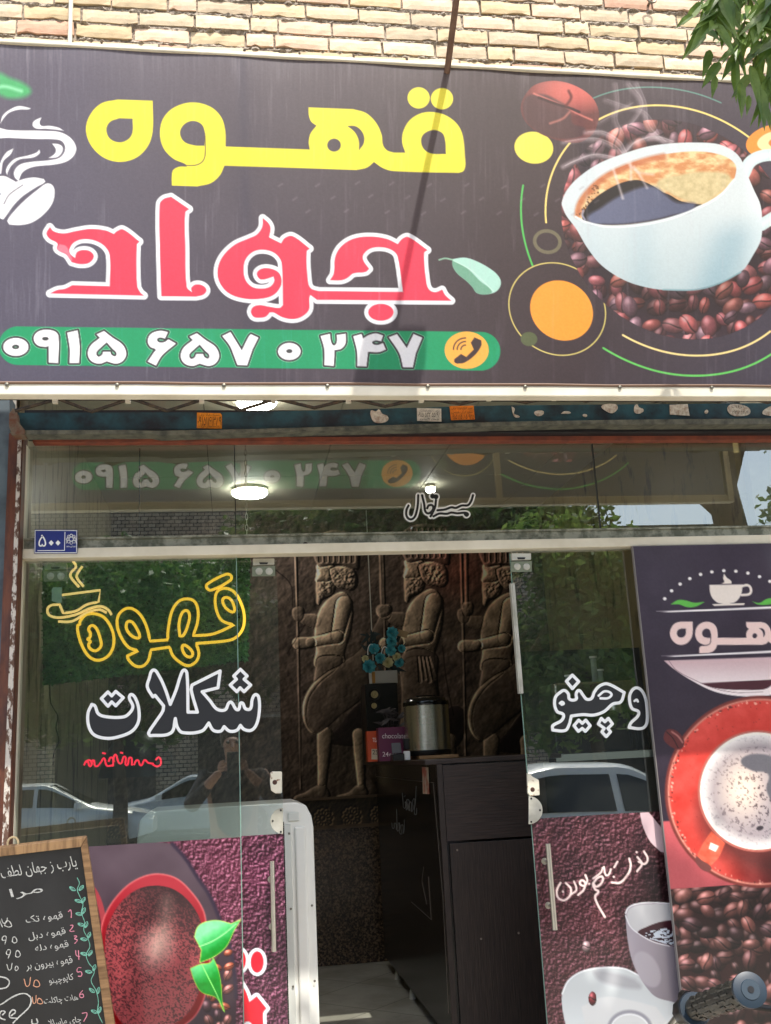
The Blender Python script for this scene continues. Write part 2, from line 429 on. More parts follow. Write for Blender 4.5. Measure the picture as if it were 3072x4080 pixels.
# ------------------------------------------------------------------ common materials
M_alu = mat('aluminium', S8(200, 198, 186), .38, .35, col2=S8(168, 166, 152), ns=9, bump=.05)
M_cream = mat('cream_paint', S8(222, 216, 196), .42, 0, col2=S8(205, 198, 176), ns=5, bump=.04)
M_rust = mat('rusty_brown_paint', S8(104, 58, 36), .5, .1, col2=S8(70, 40, 30), ns=14, bump=.5, stretch=(2, 2, .5))
M_peel = mat('peeling_paint', S8(196, 188, 176), .8, 0, col2=S8(92, 66, 52), ns=70, nlo=.46, nhi=.54, bump=.8, stretch=(1, 1, .5))
M_blue = mat('teal_paint', S8(32, 76, 84), .5, .0, col2=S8(18, 30, 36), ns=11, nlo=.38, nhi=.66, bump=.3)
M_bluegrey = mat('blue_grey_paint', S8(92, 106, 112), .6, 0, col2=S8(60, 70, 76), ns=6, bump=.4)
M_lip = mat('worn_grey_metal', S8(112, 112, 98), .6, .2, col2=S8(70, 72, 64), ns=25, bump=.3)
M_black = mat('black_paint', S8(20, 20, 24), .5, 0, col2=S8(34, 32, 34), ns=12, bump=.2)
M_orange = mat('primer_orange', S8(140, 74, 52), .7, 0, col2=S8(110, 60, 46), ns=20)
M_steel = mat('brushed_steel', S8(198, 194, 180), .28, .9, bump=.06, bs=60, stretch=(1, 1, .05))
M_steelh = mat('steel_horizontal', S8(190, 186, 170), .25, .95, bump=.1, bs=80, stretch=(.05, .05, 3))
M_screw = mat('screw_metal', S8(120, 116, 104), .4, .8)
M_dark = mat('dark_plastic', S8(14, 14, 15), .35)
M_white = mat('white_vinyl', S8(242, 244, 242), .45)
M_ink = mat('dark_vinyl', S8(30, 32, 34), .5)

# ------------------------------------------------------------------ the setting
def sheet(name, x0, y0, x1, y1, z, m, zt=None, kind='structure', lab=None):
    b = MB().quad((x0, y0, z), (x1, y0, z), (x1, y1, z), (x0, y1, z)); return tag(b.build(name, m), lab, None, None, kind)
M_pave = mat('paving', S8(196, 190, 176), .8, 0, col2=S8(172, 166, 154), ns=3, bump=.3, bs=30)
M_asph = mat('asphalt', S8(104, 102, 98), .85, 0, col2=S8(124, 120, 114), ns=30, bump=.4, bs=200)
sheet('ground', -120, -120, 120, 60, -.16, mat('earth', S8(120, 110, 96), .9, 0, col2=S8(96, 90, 80), ns=2))
sheet('road', -60, -23.5, 60, -4.6, -.13, M_asph)
MB().box((-30, -4.6, -.14), (30, -.2, 0)).build('pavement', M_pave)['kind'] = 'structure'
MB().box((-30, -27.5, -.14), (30, -23.5, 0)).build('pavement', M_pave)['kind'] = 'structure'
kb = MB()
for i in range(30): kb.box((-15 + i, -4.78, -.14), (-15 + i + .985, -4.605, .02))
kb.build('kerb', mat('kerb_stone', S8(190, 186, 172), .8, 0, col2=S8(150, 146, 136), ns=6), bevel=.01)['kind'] = 'structure'
st = MB().box((-1.0, -.62, 0), (2.3, -.2, .2)).box((-1.0, -.2, .0), (2.3, -.06, .36)); st.build('entrance_step', M_pave)['kind'] = 'structure'
FZ = .38
XL, XR, YB, ZC = -.70, 1.95, 2.6, 3.0
# brick wall ---------------------------------------------------------
wall = thing('brick_wall', 'cream brick wall with rough grey mortar above the long shop sign', 'wall', (0.6, 0, 2.9))
bmv = []; bmf = []; bcol = []
r0 = random.Random(5)
for k in range(34):
    z = 2.865 + k * .0727 + .002; off = (-.1, .012, .09, -.02)[k % 4] + r0.uniform(-.012, .012)
    x = -2.6 + off
    while x < 4.2:
        Lb = .207 * (1 if r0.random() > .12 else .5); g = .007 + r0.uniform(0, .004)
        y = r0.uniform(-.006, .004); h = .0555 + r0.uniform(-.002, .002); rz = r0.uniform(-.004, .004)
        # irregular brick face: 5x3 grid
        o = len(bmv); nx = 7; nz = 4
        tone = r0.choice([(234, 218, 184), (230, 210, 168), (222, 206, 176), (238, 224, 192), (234, 208, 180), (226, 208, 170)]) if r0.random() > .06 else (226, 186, 158)
        tone = np.array(tone) * np.array([1, .975, .965]) * r0.uniform(.86, .98)
        for iz in range(nz):
            for ix in range(nx):
                u_ = ix / (nx - 1); v_ = iz / (nz - 1); e = (ix in (0, nx - 1)) or (iz in (0, nz - 1))
                jx = r0.uniform(-.0013, .0013) if e else 0; jz = r0.uniform(-.0014, .0014) if e else 0
                if e and r0.random() < .08: jz += (.008 if iz == 0 else -.005 if iz == nz - 1 else 0)
                bmv.append((x + u_ * Lb + jx, y - .012 + (r0.uniform(-.0006, .0006)) + (.003 if e else 0), z + v_ * h + jz + rz * u_))
                bcol.append(tuple(lin(np.clip(tone * r0.uniform(.96, 1.03) / 255., 0, 1))))
        for iz in range(nz - 1):
            for ix in range(nx - 1):
                a = o + iz * nx + ix; bmf.append((a, a + 1, a + nx + 1, a + nx))
        # sides down into the joint
        ring = [o + i for i in range(nx)] + [o + (j + 1) * nx - 1 for j in range(1, nz)] + [o + (nz - 1) * nx + i for i in range(nx - 2, -1, -1)] + [o + j * nx for j in range(nz - 2, 0, -1)]
        o2 = len(bmv)
        for i in ring:
            v = bmv[i]; bmv.append((v[0], .012, v[2])); bcol.append(bcol[i])
        n_ = len(ring)
        for i in range(n_): bmf.append((ring[i], ring[(i + 1) % n_], o2 + (i + 1) % n_, o2 + i))
        x += Lb + g
me = bpy.data.meshes.new('brickwork'); me.from_pydata(bmv, [], bmf); me.update()
at = me.color_attributes.new('Col', 'FLOAT_COLOR', 'POINT'); at.data.foreach_set('color', np.concatenate([np.array(bcol), np.ones((len(bcol), 1))], 1).astype(np.float32).ravel())
me.materials.append(mat('brick', (1, 1, 1), .85, vcol='Col', col2=(.88, .85, .79), ns=35, nlo=.4, nhi=.85, bump=.2, bs=60))
o = link(bpy.data.objects.new('brickwork', me)); o.parent = wall; o.matrix_parent_inverse = Matrix.Translation(-Vector((0.6, 0, 2.9)))
# mortar: displaced sheet
nxm, nzm = 900, 260; xs = np.linspace(-2.6, 4.2, nxm); zs = np.linspace(2.86, 5.3, nzm); XX, ZZ = np.meshgrid(xs, zs)
ph = ((ZZ - 2.865) / .0727) % 1.0; blob = noise(XX, ZZ, .022, 11, 4)
YY = -.001 - .016 * np.clip(blob - .38, 0, 1) * 4.0 * np.exp(-((ph - .88) / .13) ** 2) + .006 * (blob - .5)
mm = MB(); mm.v = [tuple(p) for p in np.stack([XX, YY, ZZ], -1).reshape(-1, 3)]
mm.f = [(j * nxm + i, j * nxm + i + 1, (j + 1) * nxm + i + 1, (j + 1) * nxm + i) for j in range(nzm - 1) for i in range(nxm - 1)]
mm.build('mortar', mat('mortar', S8(168, 156, 140), .95, 0, col2=S8(116, 104, 90), ns=70, bump=.6, bs=150), wall)
MB().box((-2.6, .013, 2.86), (4.2, .25, 5.3)).build('wall_core', mat('plaster_core', S8(150, 140, 124), .9), wall)
# neighbouring wall, either side of the shop front
nb = thing('side_wall', 'blue grey painted steel pillar at the left edge of the shop front', 'pillar', (-.95, -.05, 0))
MB().px([(-420, 1575), (38, 1575), (38, 1722), (-22, 3352), (-60, 4080), (-100, 5200), (-560, 5200)], -.07, .25).build('pillar', M_bluegrey, nb)
MB().box((XR + .032, .02, 0), (4.2, .3, 2.86)).build('stone_wall', mat('stone_wall', S8(160, 150, 132), .8, 0, col2=S8(130, 120, 104), ns=4, bump=.2))
tag(bpy.data.objects['stone_wall'], 'plain stone wall to the right of the coffee shop front', 'wall')
MB().box((-2.6, .03, 0), (-.735, .3, 2.86)).build('plaster_wall', mat('plaster_wall', S8(160, 156, 146), .85, 0, col2=S8(140, 134, 124), ns=4))
tag(bpy.data.objects['plaster_wall'], 'grey plaster wall left of the blue grey pillar', 'wall')
# interior room shell ------------------------------------------------
M_marb = mat('streaked_marble', S8(74, 66, 46), .35, 0, col2=S8(168, 160, 130), ns=6, nd=9, nlo=.36, nhi=.47, stretch=(3, 3, .6))
M_marb2 = mat('streaked_marble_right', S8(72, 58, 34), .35, 0, col2=S8(148, 132, 90), ns=5, nd=9, nlo=.35, nhi=.46, stretch=(1, 2.4, 1.1))
MB().box((XL - .03, .06, FZ), (XL, YB, ZC + .02)).build('wall_left', M_marb)['kind'] = 'structure'
MB().box((XR, .06, FZ), (XR + .03, YB, ZC + .02)).build('wall_right', M_marb2)['kind'] = 'structure'
cl = MB(); tsz = .6
for i in range(5):
    for j in range(5):
        x0 = XL + i * tsz; y0 = .02 + j * tsz; x1 = min(x0 + tsz - .004, XR); y1 = min(y0 + tsz - .004, YB)
        if x1 > x0 and y1 > y0: cl.box((x0, y0, ZC), (x1, y1, ZC + .02))
cl.build('ceiling', mat('ceiling_tile', S8(206, 202, 180), .6, 0, col2=S8(196, 192, 170), ns=2))['kind'] = 'structure'
MB().box((XL - .03, .02, ZC + .02), (XR + .03, YB + .05, ZC + .1)).build('ceiling_slab', M_black)['kind'] = 'structure'
fl = MB()
for i in range(-3, 8):
    for j in range(-3, 8):
        c = Vector((.62, 1.5, FZ)); a = math.radians(45); s_ = .42
        p = [Vector(((i + di) * s_, (j + dj) * s_, 0)) for di, dj in ((.004, .004), (.996, .004), (.996, .996), (.004, .996))]
        p = [c + Matrix.Rotation(a, 3, 'Z') @ (v - Vector((2 * s_, 2 * s_, 0))) for v in p]
        if all(XL - .5 < v.x < XR + .5 and -.3 < v.y < YB + .5 for v in p): fl.add(p, [(0, 1, 2, 3)])
fl.build('interior_floor', mat('floor_tile', S8(190, 188, 176), .18, 0, col2=S8(160, 158, 146), ns=3))['kind'] = 'structure'
MB().box((XL - .03, .0, .3), (XR + .03, YB + .1, FZ - .003)).build('floor_slab', mat('floor_grout', S8(60, 56, 50), .8))['kind'] = 'structure'
MB().box((XL - .03, YB + .01, .3), (XR + .03, YB + .08, ZC + .02)).build('wall_back', mat('back_plaster', S8(84, 70, 56), .8))['kind'] = 'structure'
MB().box((XL - .4, .0, 2.835), (XR + .4, .04, 2.862)).build('lintel', M_black); tag(bpy.data.objects['lintel'], 'black steel lintel under the cream brick wall', 'lintel')

# ================================================================== THE BIG SIGN
SY = -.685
sign = thing('shop_sign', 'long dark printed banner sign with yellow and red lettering above the shop front', 'sign', (0.6, SY, 2.57))
SX0, SX1, SZ0, SZ1 = -1.05, 2.22, 2.572, 3.677
cv = canvas_px(0, 0, 0, 0, SY, 3.2, (70, 58, 64), rect=(SX0, SZ0, SX1, SZ1))
# printed ground: blackish brown, sky glare painted in as a purplish left half
k = np.clip((cv.X - 300) / 1700, 0, 1)[..., None]
cv.C[:] = (np.array([80, 76, 94]) * (1 - k) + np.array([60, 47, 52]) * k) / 255.
k2 = np.clip((cv.X - 2300) / 800, 0, 1)[..., None]; cv.C[:] = cv.C * (1 - k2) + np.array([66, 60, 74]) / 255. * k2
# dust and scratches running down the vinyl
n1 = noise(cv.X, cv.Y * .06, 9, 21, 3); n2 = noise(cv.X, cv.Y * .25, 60, 22, 3); n3 = noise(cv.X, cv.Y, 300, 23, 2)
dust = np.clip((n1 - .52) * 2.2, 0, 1) * np.clip((n2 - .42) * 3, 0, 1) * .28 + (n3 - .5) * .06
top = np.exp(-(cv.Y - (187 + .044 * cv.X)) / 90.) * .22 * (n1 + .3)
fade = dust + np.clip(top, 0, .3)
YEL = (238, 228, 50); RED = (236, 52, 82); WHT = (232, 235, 240)
# circles drawn as true circles on the sheet
def circ3(a, b, c, rs=1., n=120, a0=0, a1=2 * math.pi):
    p = [np.array(W(x, y, SY)) for x, y in (a, b, c)]
    A = np.array([p[1] - p[0], p[2] - p[0]]) * 2; bb = np.array([p[1] @ p[1] - p[0] @ p[0], p[2] @ p[2] - p[0] @ p[0]])
    o = np.linalg.solve(A, bb); r = np.linalg.norm(p[0] - o) * rs
    t = np.linspace(a0, a1, n, endpoint=(a1 - a0) < 6.28); x, y = PR(o[0] + r * np.cos(t), SY, o[1] + r * np.sin(t)); return np.stack([x, y], 1)
def R3p(x, y): return 2000 + x * .6435, y * .6435
def R6p(x, y): return 2000 + x * .6435, 800 + y * .6435
arc_y = circ3(R3p(275, 1380), R3p(1040, 652), R6p(1270, 955))
arc_g = circ3(R3p(135, 1150), R6p(1290, 1078), R3p(1030, 542))
def seg(pts, x0, y0, x1, y1): return pts
def arc_part(pts, test):
    ok = np.array([test(x, y) for x, y in pts]); n = len(pts)
    if ok.all(): return pts
    s0 = next(i for i in range(n) if ok[i] and not ok[i - 1]); out = []
    for i in range(n):
        j = (s0 + i) % n
        if ok[j]: out.append(pts[j])
        else: break
    return np.array(out)
disc = circ3(R6p(600, 600), R6p(1250, 855), R3p(1050, 740)); 
arc_y = circ3(R3p(275, 1380), R3p(1040, 652), R6p(1270, 955), n=400); arc_g = circ3(R3p(120, 1250), R6p(1290, 1078), R3p(1030, 542), n=400)
cv.stroke(arc_part(arc_y, lambda x, y: y < 890 and x < 3035), 3.6, (252, 226, 130))
cv.stroke(arc_part(arc_y, lambda x, y: y > 1316 and x > 2480), 3.8, (252, 226, 150))
cv.stroke(arc_part(arc_g, lambda x, y: 736 < y < 1060 and x < 2300), 3.6, (80, 196, 90))
cv.stroke(arc_part(arc_g, lambda x, y: y > 1360 and x > 2400), 3.8, (104, 206, 96))
cv.stroke(arc_part(arc_g, lambda x, y: y < 412), 2.6, (90, 140, 130))
for a in (2., ): cv.stroke(oval(282, 251, 79, 66, .2, T='R6'), 7., (112, 106, 84), closed=True)
cv.stroke(circ3(R6p(45, 610), R6p(350, 385), R6p(420, 952)), 2.2, (232, 214, 120), closed=True)
cv.fill(circ3(R6p(176, 640), R6p(360, 492), R6p(560, 740)), (250, 160, 56))
cv.fill(oval(168, 855, 52, 44, .1, T='R6'), (88, 96, 64))
cv.fill(oval(199, 911, 121, 99, .15, T='R3'), (238, 226, 84))
cv.fill(oval(1700, 870, 190, 105, -.2, T='R3'), (240, 150, 60)); cv.fill(oval(1700, 870, 120, 62, -.2, T='R3'), (246, 226, 170)); cv.fill(oval(1712, 875, 60, 30, -.2, T='R3'), (240, 130, 60))
# coffee bean disc
cv.fill(disc, (44, 32, 40))
tmpC = cv.C.copy()
cv.beans((2230, 460, 3330, 1370), 2, 60, [(214, 96, 96), (190, 96, 102), (224, 106, 96), (140, 106, 120), (206, 120, 122)], seed=4)
cv.beans((2230, 460, 3330, 1370), 1, 60, [(232, 112, 110), (214, 112, 118), (240, 130, 112), (150, 104, 120)], seed=9, skip=.36)
cv.C = cv.C * .86 + np.array([150, 112, 130]) / 255. * .14; md = sd_poly(cv.X, cv.Y, [disc[::3]]); a_ = np.clip(md / 3 + .5, 0, 1)[..., None]; cv.C = cv.C * (1 - a_) + tmpC * a_
rad = np.clip((md + 330) / 330, 0, 1); cv.C *= (1 - .35 * np.clip(-md / 60., 0, 1) * (1 - rad * .6) * (md < 0))[..., None]
# big loose bean at top
bo = SP('R3 120,640 180,540 250,505 350,498 460,530 560,600 602,690 595,760 560,830 470,880 330,860 200,800 135,730')
cv.fill(bo, lambda X, Y: np.array([96, 44, 44]) + np.clip(1 - ((X - 2290) ** 2 / 200 ** 2 + (Y - 350) ** 2 / 110 ** 2), 0, 1)[..., None] * np.array([120, 60, 50]))
cv.fill(SP('R3 150,600 260,580 350,620 420,670 440,760 520,800 460,850 330,850 210,800 140,720'), (72, 46, 50), soft=10, alpha=.85)
cv.stroke(SP('R3 200,575 320,625 400,660 470,700 560,740', False), 3.2, (214, 120, 108), soft=7)
cv.stroke(SP('R3 230,600 340,640 420,665 480,690', False), 5, (50, 20, 24), soft=5)
cv.stroke(SP('R3 415,560 430,600 400,650', False), 5, (96, 30, 30), soft=8)
cv.stroke(SP('R3 420,690 380,730 300,760', False), 4, (170, 104, 96), soft=8)
# steam wisps
for s_, wd, al in (('R3 740,830 700,740 712,640 700,520', 6, .28), ('R3 720,800 800,760 860,640 780,520', 7, .3), ('R3 1000,880 900,780 880,640 830,520', 7, .3), ('R3 760,950 720,880 620,820 520,820', 7, .45),
                   ('R3 740,960 680,900 560,860 380,880', 5, .4), ('R3 700,980 560,960 440,1000 380,1030', 7, .55), ('R3 1050,880 940,850 820,880 760,940', 9, .5), ('R3 760,1200 720,1130 660,1040', 5, .5), ('R3 900,1130 820,1060 790,960', 5, .5),
                   ('R3 640,620 760,660 880,700 960,830', 5, .25), ('R3 600,760 700,700 800,640', 5, .2)):
    cv.stroke(SP(s_, False), wd * .5, (225, 212, 218), soft=26, alpha=min(.8, al * 1.6)); cv.stroke(SP(s_, False) + np.array([9, -5]), 1.2, (235, 226, 230), soft=6, alpha=al * 1.1)
# cup
CUPB = SP('R3 372,1250 400,1180 470,1100 600,1010 750,950 900,905 1050,885 1200,880 1340,890 1430,930 1480,980 1505,1040 1560,1170 1600,1260 1612,1350 R6 1606,235 1560,330 1490,430 1350,505 1200,545 1050,553 900,535 760,490 620,400 530,290 460,170 400,90 374,30')
hand = SP('R3 1500,1075 1540,1000 1620,962 1720,965 1790,1010 1820,1110 1800,1220 1730,1310 1610,1390', False)
cv.stroke(hand, 24, (206, 228, 232)); cv.stroke(hand, 10, (226, 240, 242), soft=20)
def cupc(X, Y):
    g = np.clip((Y - 800) / 350, 0, 1)[..., None]; s = np.exp(-((X - 2900 + (Y - 1000) * .35) / 90) ** 2)[..., None] * np.clip((Y - 850) / 100, 0, 1)[..., None]
    e = np.exp(-((X - 2560) / 60) ** 2)[..., None] * np.clip((Y - 800) / 100, 0, 1)[..., None] * .35
    return np.array([212, 224, 229]) * (1 - g) + np.array([186, 205, 211]) * g - (s + e) * np.array([34, 22, 15]) + np.clip((X - 2950) / 80, 0, 1)[..., None] * 14
cv.fill(CUPB, cupc)
cv.stroke(SP('R6 1000,548 1200,548 1350,508 1480,440', False), 3, (130, 170, 180), soft=5)
LIQ = SP('R3 458,1340 468,1260 520,1180 620,1090 750,1025 900,975 1100,940 1250,937 1380,965 1445,1015 1450,1070 1420,1140 1350,1200 1240,1262 1050,1338 850,1380 650,1392 520,1366')
def foam(X, Y):
    n = noise(X, Y * 2., 40, 31, 4)[..., None]; d = np.clip((n - .35) * 3, 0, 1)
    return np.array([236, 212, 160]) * d + np.array([206, 140, 88]) * (1 - d)
cv.fill(LIQ, foam)
cv.fill(SP('R3 960,1130 1100,1080 1300,1060 1420,1100 1340,1200 1240,1262 1120,1235 1040,1195'), lambda X, Y: np.array([232, 216, 170]) - noise(X, Y, 16, 32, 3)[..., None] * 46, soft=14)
cv.stroke(SP('R3 470,1330 482,1265 530,1190 630,1100 760,1035 900,988 1000,965', False), 12, (186, 100, 62), soft=14, alpha=.75)
for i in range(46):
    t = random.random(); px_ = 2000 + (470 + 110 * t ** .6 + random.uniform(-12, 30)) * .6435; py_ = (1335 - 190 * t + random.uniform(-12, 12)) * .6435
    cv.fill(oval(px_, py_, random.uniform(1.5, 5), random.uniform(1.5, 5), n=10), (90, 48, 20), alpha=.8)
DK = SP('R3 500,1355 515,1300 560,1240 640,1180 740,1130 840,1112 920,1140 1000,1190* 1040,1205 1100,1240 1170,1258* 1240,1264* 1050,1338 850,1378 650,1390 540,1370')
cv.fill(DK, (26, 20, 24)); cv.fill(SP('R3 530,1360 620,1280 720,1215 820,1170 900,1150 960,1160 1010,1200 1080,1250 1200,1275 1050,1335 850,1376 650,1388'), lambda X, Y: np.array([96, 102, 130]) + np.clip((X - 2500) / 300, -1, 1)[..., None] * -12, soft=16)
cv.stroke(SP('R3 505,1300 500,1330 515,1358', False), 4, (150, 150, 170), soft=5)
cv.stroke(SP('R3 458,1340 520,1372 650,1400 850,1392 1050,1350 1240,1274 1350,1210 1440,1110', False), 4, (236, 246, 248), soft=5)
for s_, wd, al in (('R3 690,1040 720,1130 750,1225', 5, .6), ('R3 790,960 800,1040 800,1110', 5, .5), ('R3 900,1160 860,1090 820,1030', 5, .5), ('R3 760,980 840,1060 940,1080', 5, .4)): cv.stroke(SP(s_, False), wd, (235, 225, 225), soft=9, alpha=al)
# leaf with stalk, left green leaf
LF = SP('R5 1338,385* 1420,375 1500,400 1590,450 1645,500 1660,550 1630,600 1560,620 1500,610 1470,570 1430,530 1370,480 1340,430')
cv.fill(LF, lambda X, Y: np.array([176, 222, 208]) + 0 * X[..., None]); cv.fill(SP('R5 1338,390* 1440,450 1520,530 1600,600 1560,620 1500,610 1470,570 1430,530 1370,480 1340,430'), (110, 166, 140), soft=4)
cv.stroke(SP('R5 1250,390 1290,380 1340,390', False), 3, (140, 186, 160)); cv.stroke(SP('R5 1345,395 1450,450 1530,520 1610,598', False), 1.6, (200, 236, 220))
cv.fill(SP('R1 -80,480 0,480 60,510 150,545 205,600 160,640 60,650 0,630 -80,600'), (60, 168, 100), soft=22); cv.stroke(SP('R1 -60,600 20,570 140,600', False), 6, (140, 220, 170), soft=14)
# white steaming bean emblem at left
for s_ in ('R1 0,820* 20,760 80,715 130,700 205,715* 190,722 120,725 60,745 25,780', 'R1 275,775* 262,810 275,832 330,832 390,845 422,865* 370,858 300,852 240,850 216,830 225,800',
           'R1 -60,845 60,860 300,865 400,875 470,915 505,975 490,1030 440,1070 360,1090 220,1105 150,1140 122,1200* 95,1170 95,1130 130,1090 200,1072 330,1060 400,1040 432,985 410,935 350,922 250,920 60,912 -60,905',
           'R1 345,950* 390,955 415,975 410,1010 380,1040 320,1047* 360,1020 370,990', 'R1 45,1160* 38,1130 55,1090 100,1050 180,1030 240,1010 262,988* 262,1015 220,1042 130,1055 80,1090 55,1130', 'R1 -10,1150* 0,1080 40,1010 88,982* 70,1020 20,1070 5,1150',
           'R1 -40,1190 20,1165 90,1195* 110,1215 60,1235 20,1280 -40,1260', 'R1 20,1455* -10,1440 -40,1380 0,1290 60,1230 140,1190 220,1175 290,1185* 298,1205 240,1240 150,1300 90,1360 40,1430',
           'R1 60,1488* 48,1460 100,1390 170,1320 250,1255 310,1215 350,1230 362,1280 345,1350 290,1420 210,1475 130,1492'):
    cv.fill(SP(s_), WHT)
cv.stroke(SP('R1 25,1350 60,1290 150,1225', False), 1.6, (70, 66, 80))
# yellow word
yHEH = SP('R1 1013,665* 1014,860 985,960 910,1040 800,1072 690,1045 605,965 570,862 595,765 670,685 780,658*', k=8)
yHEHh = SP('R1 880,785* 880,870 855,918 795,942 730,918 706,860 728,808 790,782*')
yBODY = SP('R1 1498,970* 1496,870 1470,778 1400,708 1280,677 1160,708 1085,780 1061,880 1085,980 1150,1050 1230,1086 1240,1103* 1190,1104 1150,1125 1140,1165 1140,1228* 1310,1234* 1400,1212 1460,1160 1490,1097* R2 700,1126* 770,1110 817,1073* 880,1115 950,1133 1380,1145* 1412,1132 1425,1095 1424,1060* 1408,900 1370,820 1290,760 1200,740 1120,752 1050,800 1010,875 1005,945 1025,1010* 950,1010* 905,995 878,960 868,890 830,810 765,748 680,722* 382,710* 385,765 400,805 435,832* 395,885 384,940 390,990*', k=8)
yH = [SP('R1 1357,965* 1290,962 1222,937 1195,880 1220,825 1280,800 1340,825 1363,885*'), oval(552, 961, 45, 43, T='R2'), SP('R2 640,833* 700,838 745,885 750,945 718,995* 716,930 690,875'), SP('R2 1295,1019* 1200,1016 1148,985 1130,930 1150,885 1210,860 1270,880 1290,930')]
cv.fill([yHEH, yHEHh], YEL); cv.fill([yBODY] + yH, YEL)
cv.stroke(SP('R1 1361,900* 1362,1020 1345,1068 1300,1093 1228,1095*', False), 2.0, (84, 74, 50))
for q in ((1114, 646), (1269, 652)): cv.fill(oval(q[0], q[1], 74, 71, T='R2'), YEL)
# red word with white outline
rDAL = SP('R4 330,172* 355,200 420,215 500,200 600,185 700,195 755,218* 775,200 815,187 925,268* 908,290 910,560 930,605 955,627* 330,613* 380,590 430,582 480,558* 728,565* 728,360 695,300 630,262 550,253 490,275 460,320 465,350 497,378* 510,340 550,325 600,335 622,370 590,410 530,418 475,405* 440,355 400,335 378,315 380,280 330,250 308,215')
rALF = SP('R4 1135,-30* 1255,52* 1230,75 1230,300 1240,570 1275,605* 1270,575 1300,553 1345,560 1370,590 1350,620 1300,633* 1070,631* 1062,350 1060,20 1085,-15')
rWJ = SP('R5 78,112* 75,170 40,220 -10,245 -110,290 -190,370 -222,460 -205,545 -140,615 -30,648 80,645 150,622 195,570 203,520 185,475 140,450 85,445 45,465 42,495 70,520 150,500* 155,530 130,565 80,580 10,570 -35,525 -49,455 -35,385 15,335 80,322 150,340 195,385 207,440 213,690* 190,708 120,700 60,690 15,702 0,735 20,768 65,773 100,765 125,738* 150,738 210,770 280,782 340,765 385,720 388,640 395,622* 440,655* 1330,662* 1290,625 1270,588* 1225,605 1185,590 1165,540 1150,345 1172,325* 1045,238 1005,250 975,285* 900,250 790,235 680,250 600,300 560,370 550,480 525,525* 600,525 640,510 680,480 760,470 785,450* 745,390 750,350 800,312 880,307 945,330 975,370 1010,603* 450,597* 400,580 380,540 370,335 390,315* 275,232 225,245 200,280* 120,240* 130,180 115,145')
dot = oval(863, 738, 84, 56, T='R5')
for g_ in (rDAL, rALF, rWJ, dot): cv.fill(g_, WHT, grow=16)
for g_ in (rDAL, rALF, rWJ, dot): cv.fill(g_, RED)
cv.fill(SP('R4 395,285* 440,300 460,345 478,395 455,375 440,350 400,335 378,315'), (250, 120, 140), soft=5)
# green pill with the phone number
cv.stroke(SP('R4 118,960* R5 1528,997*', False), 77, (0, 150, 96))
DG = []
DG += [[oval(104, 968, 84, 60, T='R4'), oval(103, 968, 24, 15, T='R4')]]
DG += [[SP('R4 322,1072* 385,1075* 388,900 365,865 300,853 245,870 222,912 245,955 300,968 322,962*'), oval(300, 913, 22, 12, T='R4')]]
DG += [[SP('R4 445,873* 515,857* 528,960 524,1075* 460,1075* 462,980')]]
def five(dx, dy, T):
    t = TT[T]; o = lambda x, y: (x + dx * .6002, y + dy * .6002)
    return [SP('R4 690,862* 745,905 815,955 838,1015 815,1062 770,1080 708,1065* 660,1080 605,1062 582,1015 600,960 662,908* 640,885*', tf=o), SP('R4 708,938* 745,980 772,1008 765,1030 740,1020 732,1000* 685,1000* 675,1022 650,1032 640,1005 672,970', tf=o)]
DG += [five(0, 0, 'R4'), five(617, 14, 'R4')]
DG += [[SP('R4 1115,868* 1060,860 1000,882 980,930 998,968 1032,985 1020,1005 980,1065* 1035,1092* 1075,1025 1168,945* 1118,917* 1090,935 1055,936 1042,918 1060,905 1095,912*')]]
DG += [[SP('R4 1475,895* 1530,868* 1605,990* 1650,900 R5 0,882* 50,905* 10,985* -25,1090* -90,1088* -112,1030 R4 1525,960')]]
DG += [[oval(255, 997, 75, 57, T='R5'), oval(255, 995, 20, 13, T='R5')]]
DG += [[SP('R5 462,895* 525,880* 533,935 552,958 570,935 570,888* 630,880* 628,945 600,980 556,990* 550,1095* 488,1090* 486,980')]]
DG += [[SP('R5 680,897* 735,882* 745,912* 780,890 830,878 878,892* 865,930* 825,925 805,940 835,955 878,942* 896,985* 850,1002 778,1000* 768,1097* 706,1095* 705,1000')]]
DG += [[SP('R5 915,903* 970,883* 1035,975* 1080,882* 1138,907* 1095,1010* 1075,1105* 1010,1103* 985,1010')]]
for d in DG: cv.fill(d, (150, 226, 180), grow=9.5); cv.fill(d, (46, 46, 50), grow=7.5)
for d in DG: cv.fill(d, (246, 247, 250))
cv.fill(oval(1433, 990, 147, 124, T='R5'), (250, 176, 72))
cv.fill(SP('R5 1350,1050* 1395,1015* 1430,1035* 1480,985* 1460,940* 1485,905* 1530,925* 1530,960 1490,1020 1420,1072 1370,1080* 1352,1070'), (58, 42, 44))
for rr, in ((80,), (55,), (30,)):
    cv.stroke(np.array([(1000 + (1425 + rr * math.cos(a)) * .6002, 800 + (985 + rr * .95 * math.sin(a)) * .6002) for a in np.linspace(math.pi * 1.0, math.pi * 1.5, 12)]), 2.6, (58, 42, 44))
fd = np.clip(fade, 0, .5)[..., None]; cv.C = cv.C * (1 - fd) + np.array([190, 188, 196]) / 255. * fd
for i in range(26):     # small scuffs in rows
    x = 1110 + (i % 9) * 150 + random.uniform(-12, 12) + (i // 9) * 60; y = 722 + (i // 9) * 55 + random.uniform(-8, 8) + x * .01
    cv.stroke(np.array([(x, y), (x + 14, y - 9)]), 3, (150, 140, 150), soft=8, alpha=.35)
cv.grain(10, 5)
mS = canvas_mat('sign_vinyl', rough=.48, transl=.36, back=.38, bump=.10, bs=9, stretch=(1.5, 1, .5), spec=.4)
Xw, Zw = cv.w[..., 0], cv.w[..., 2]
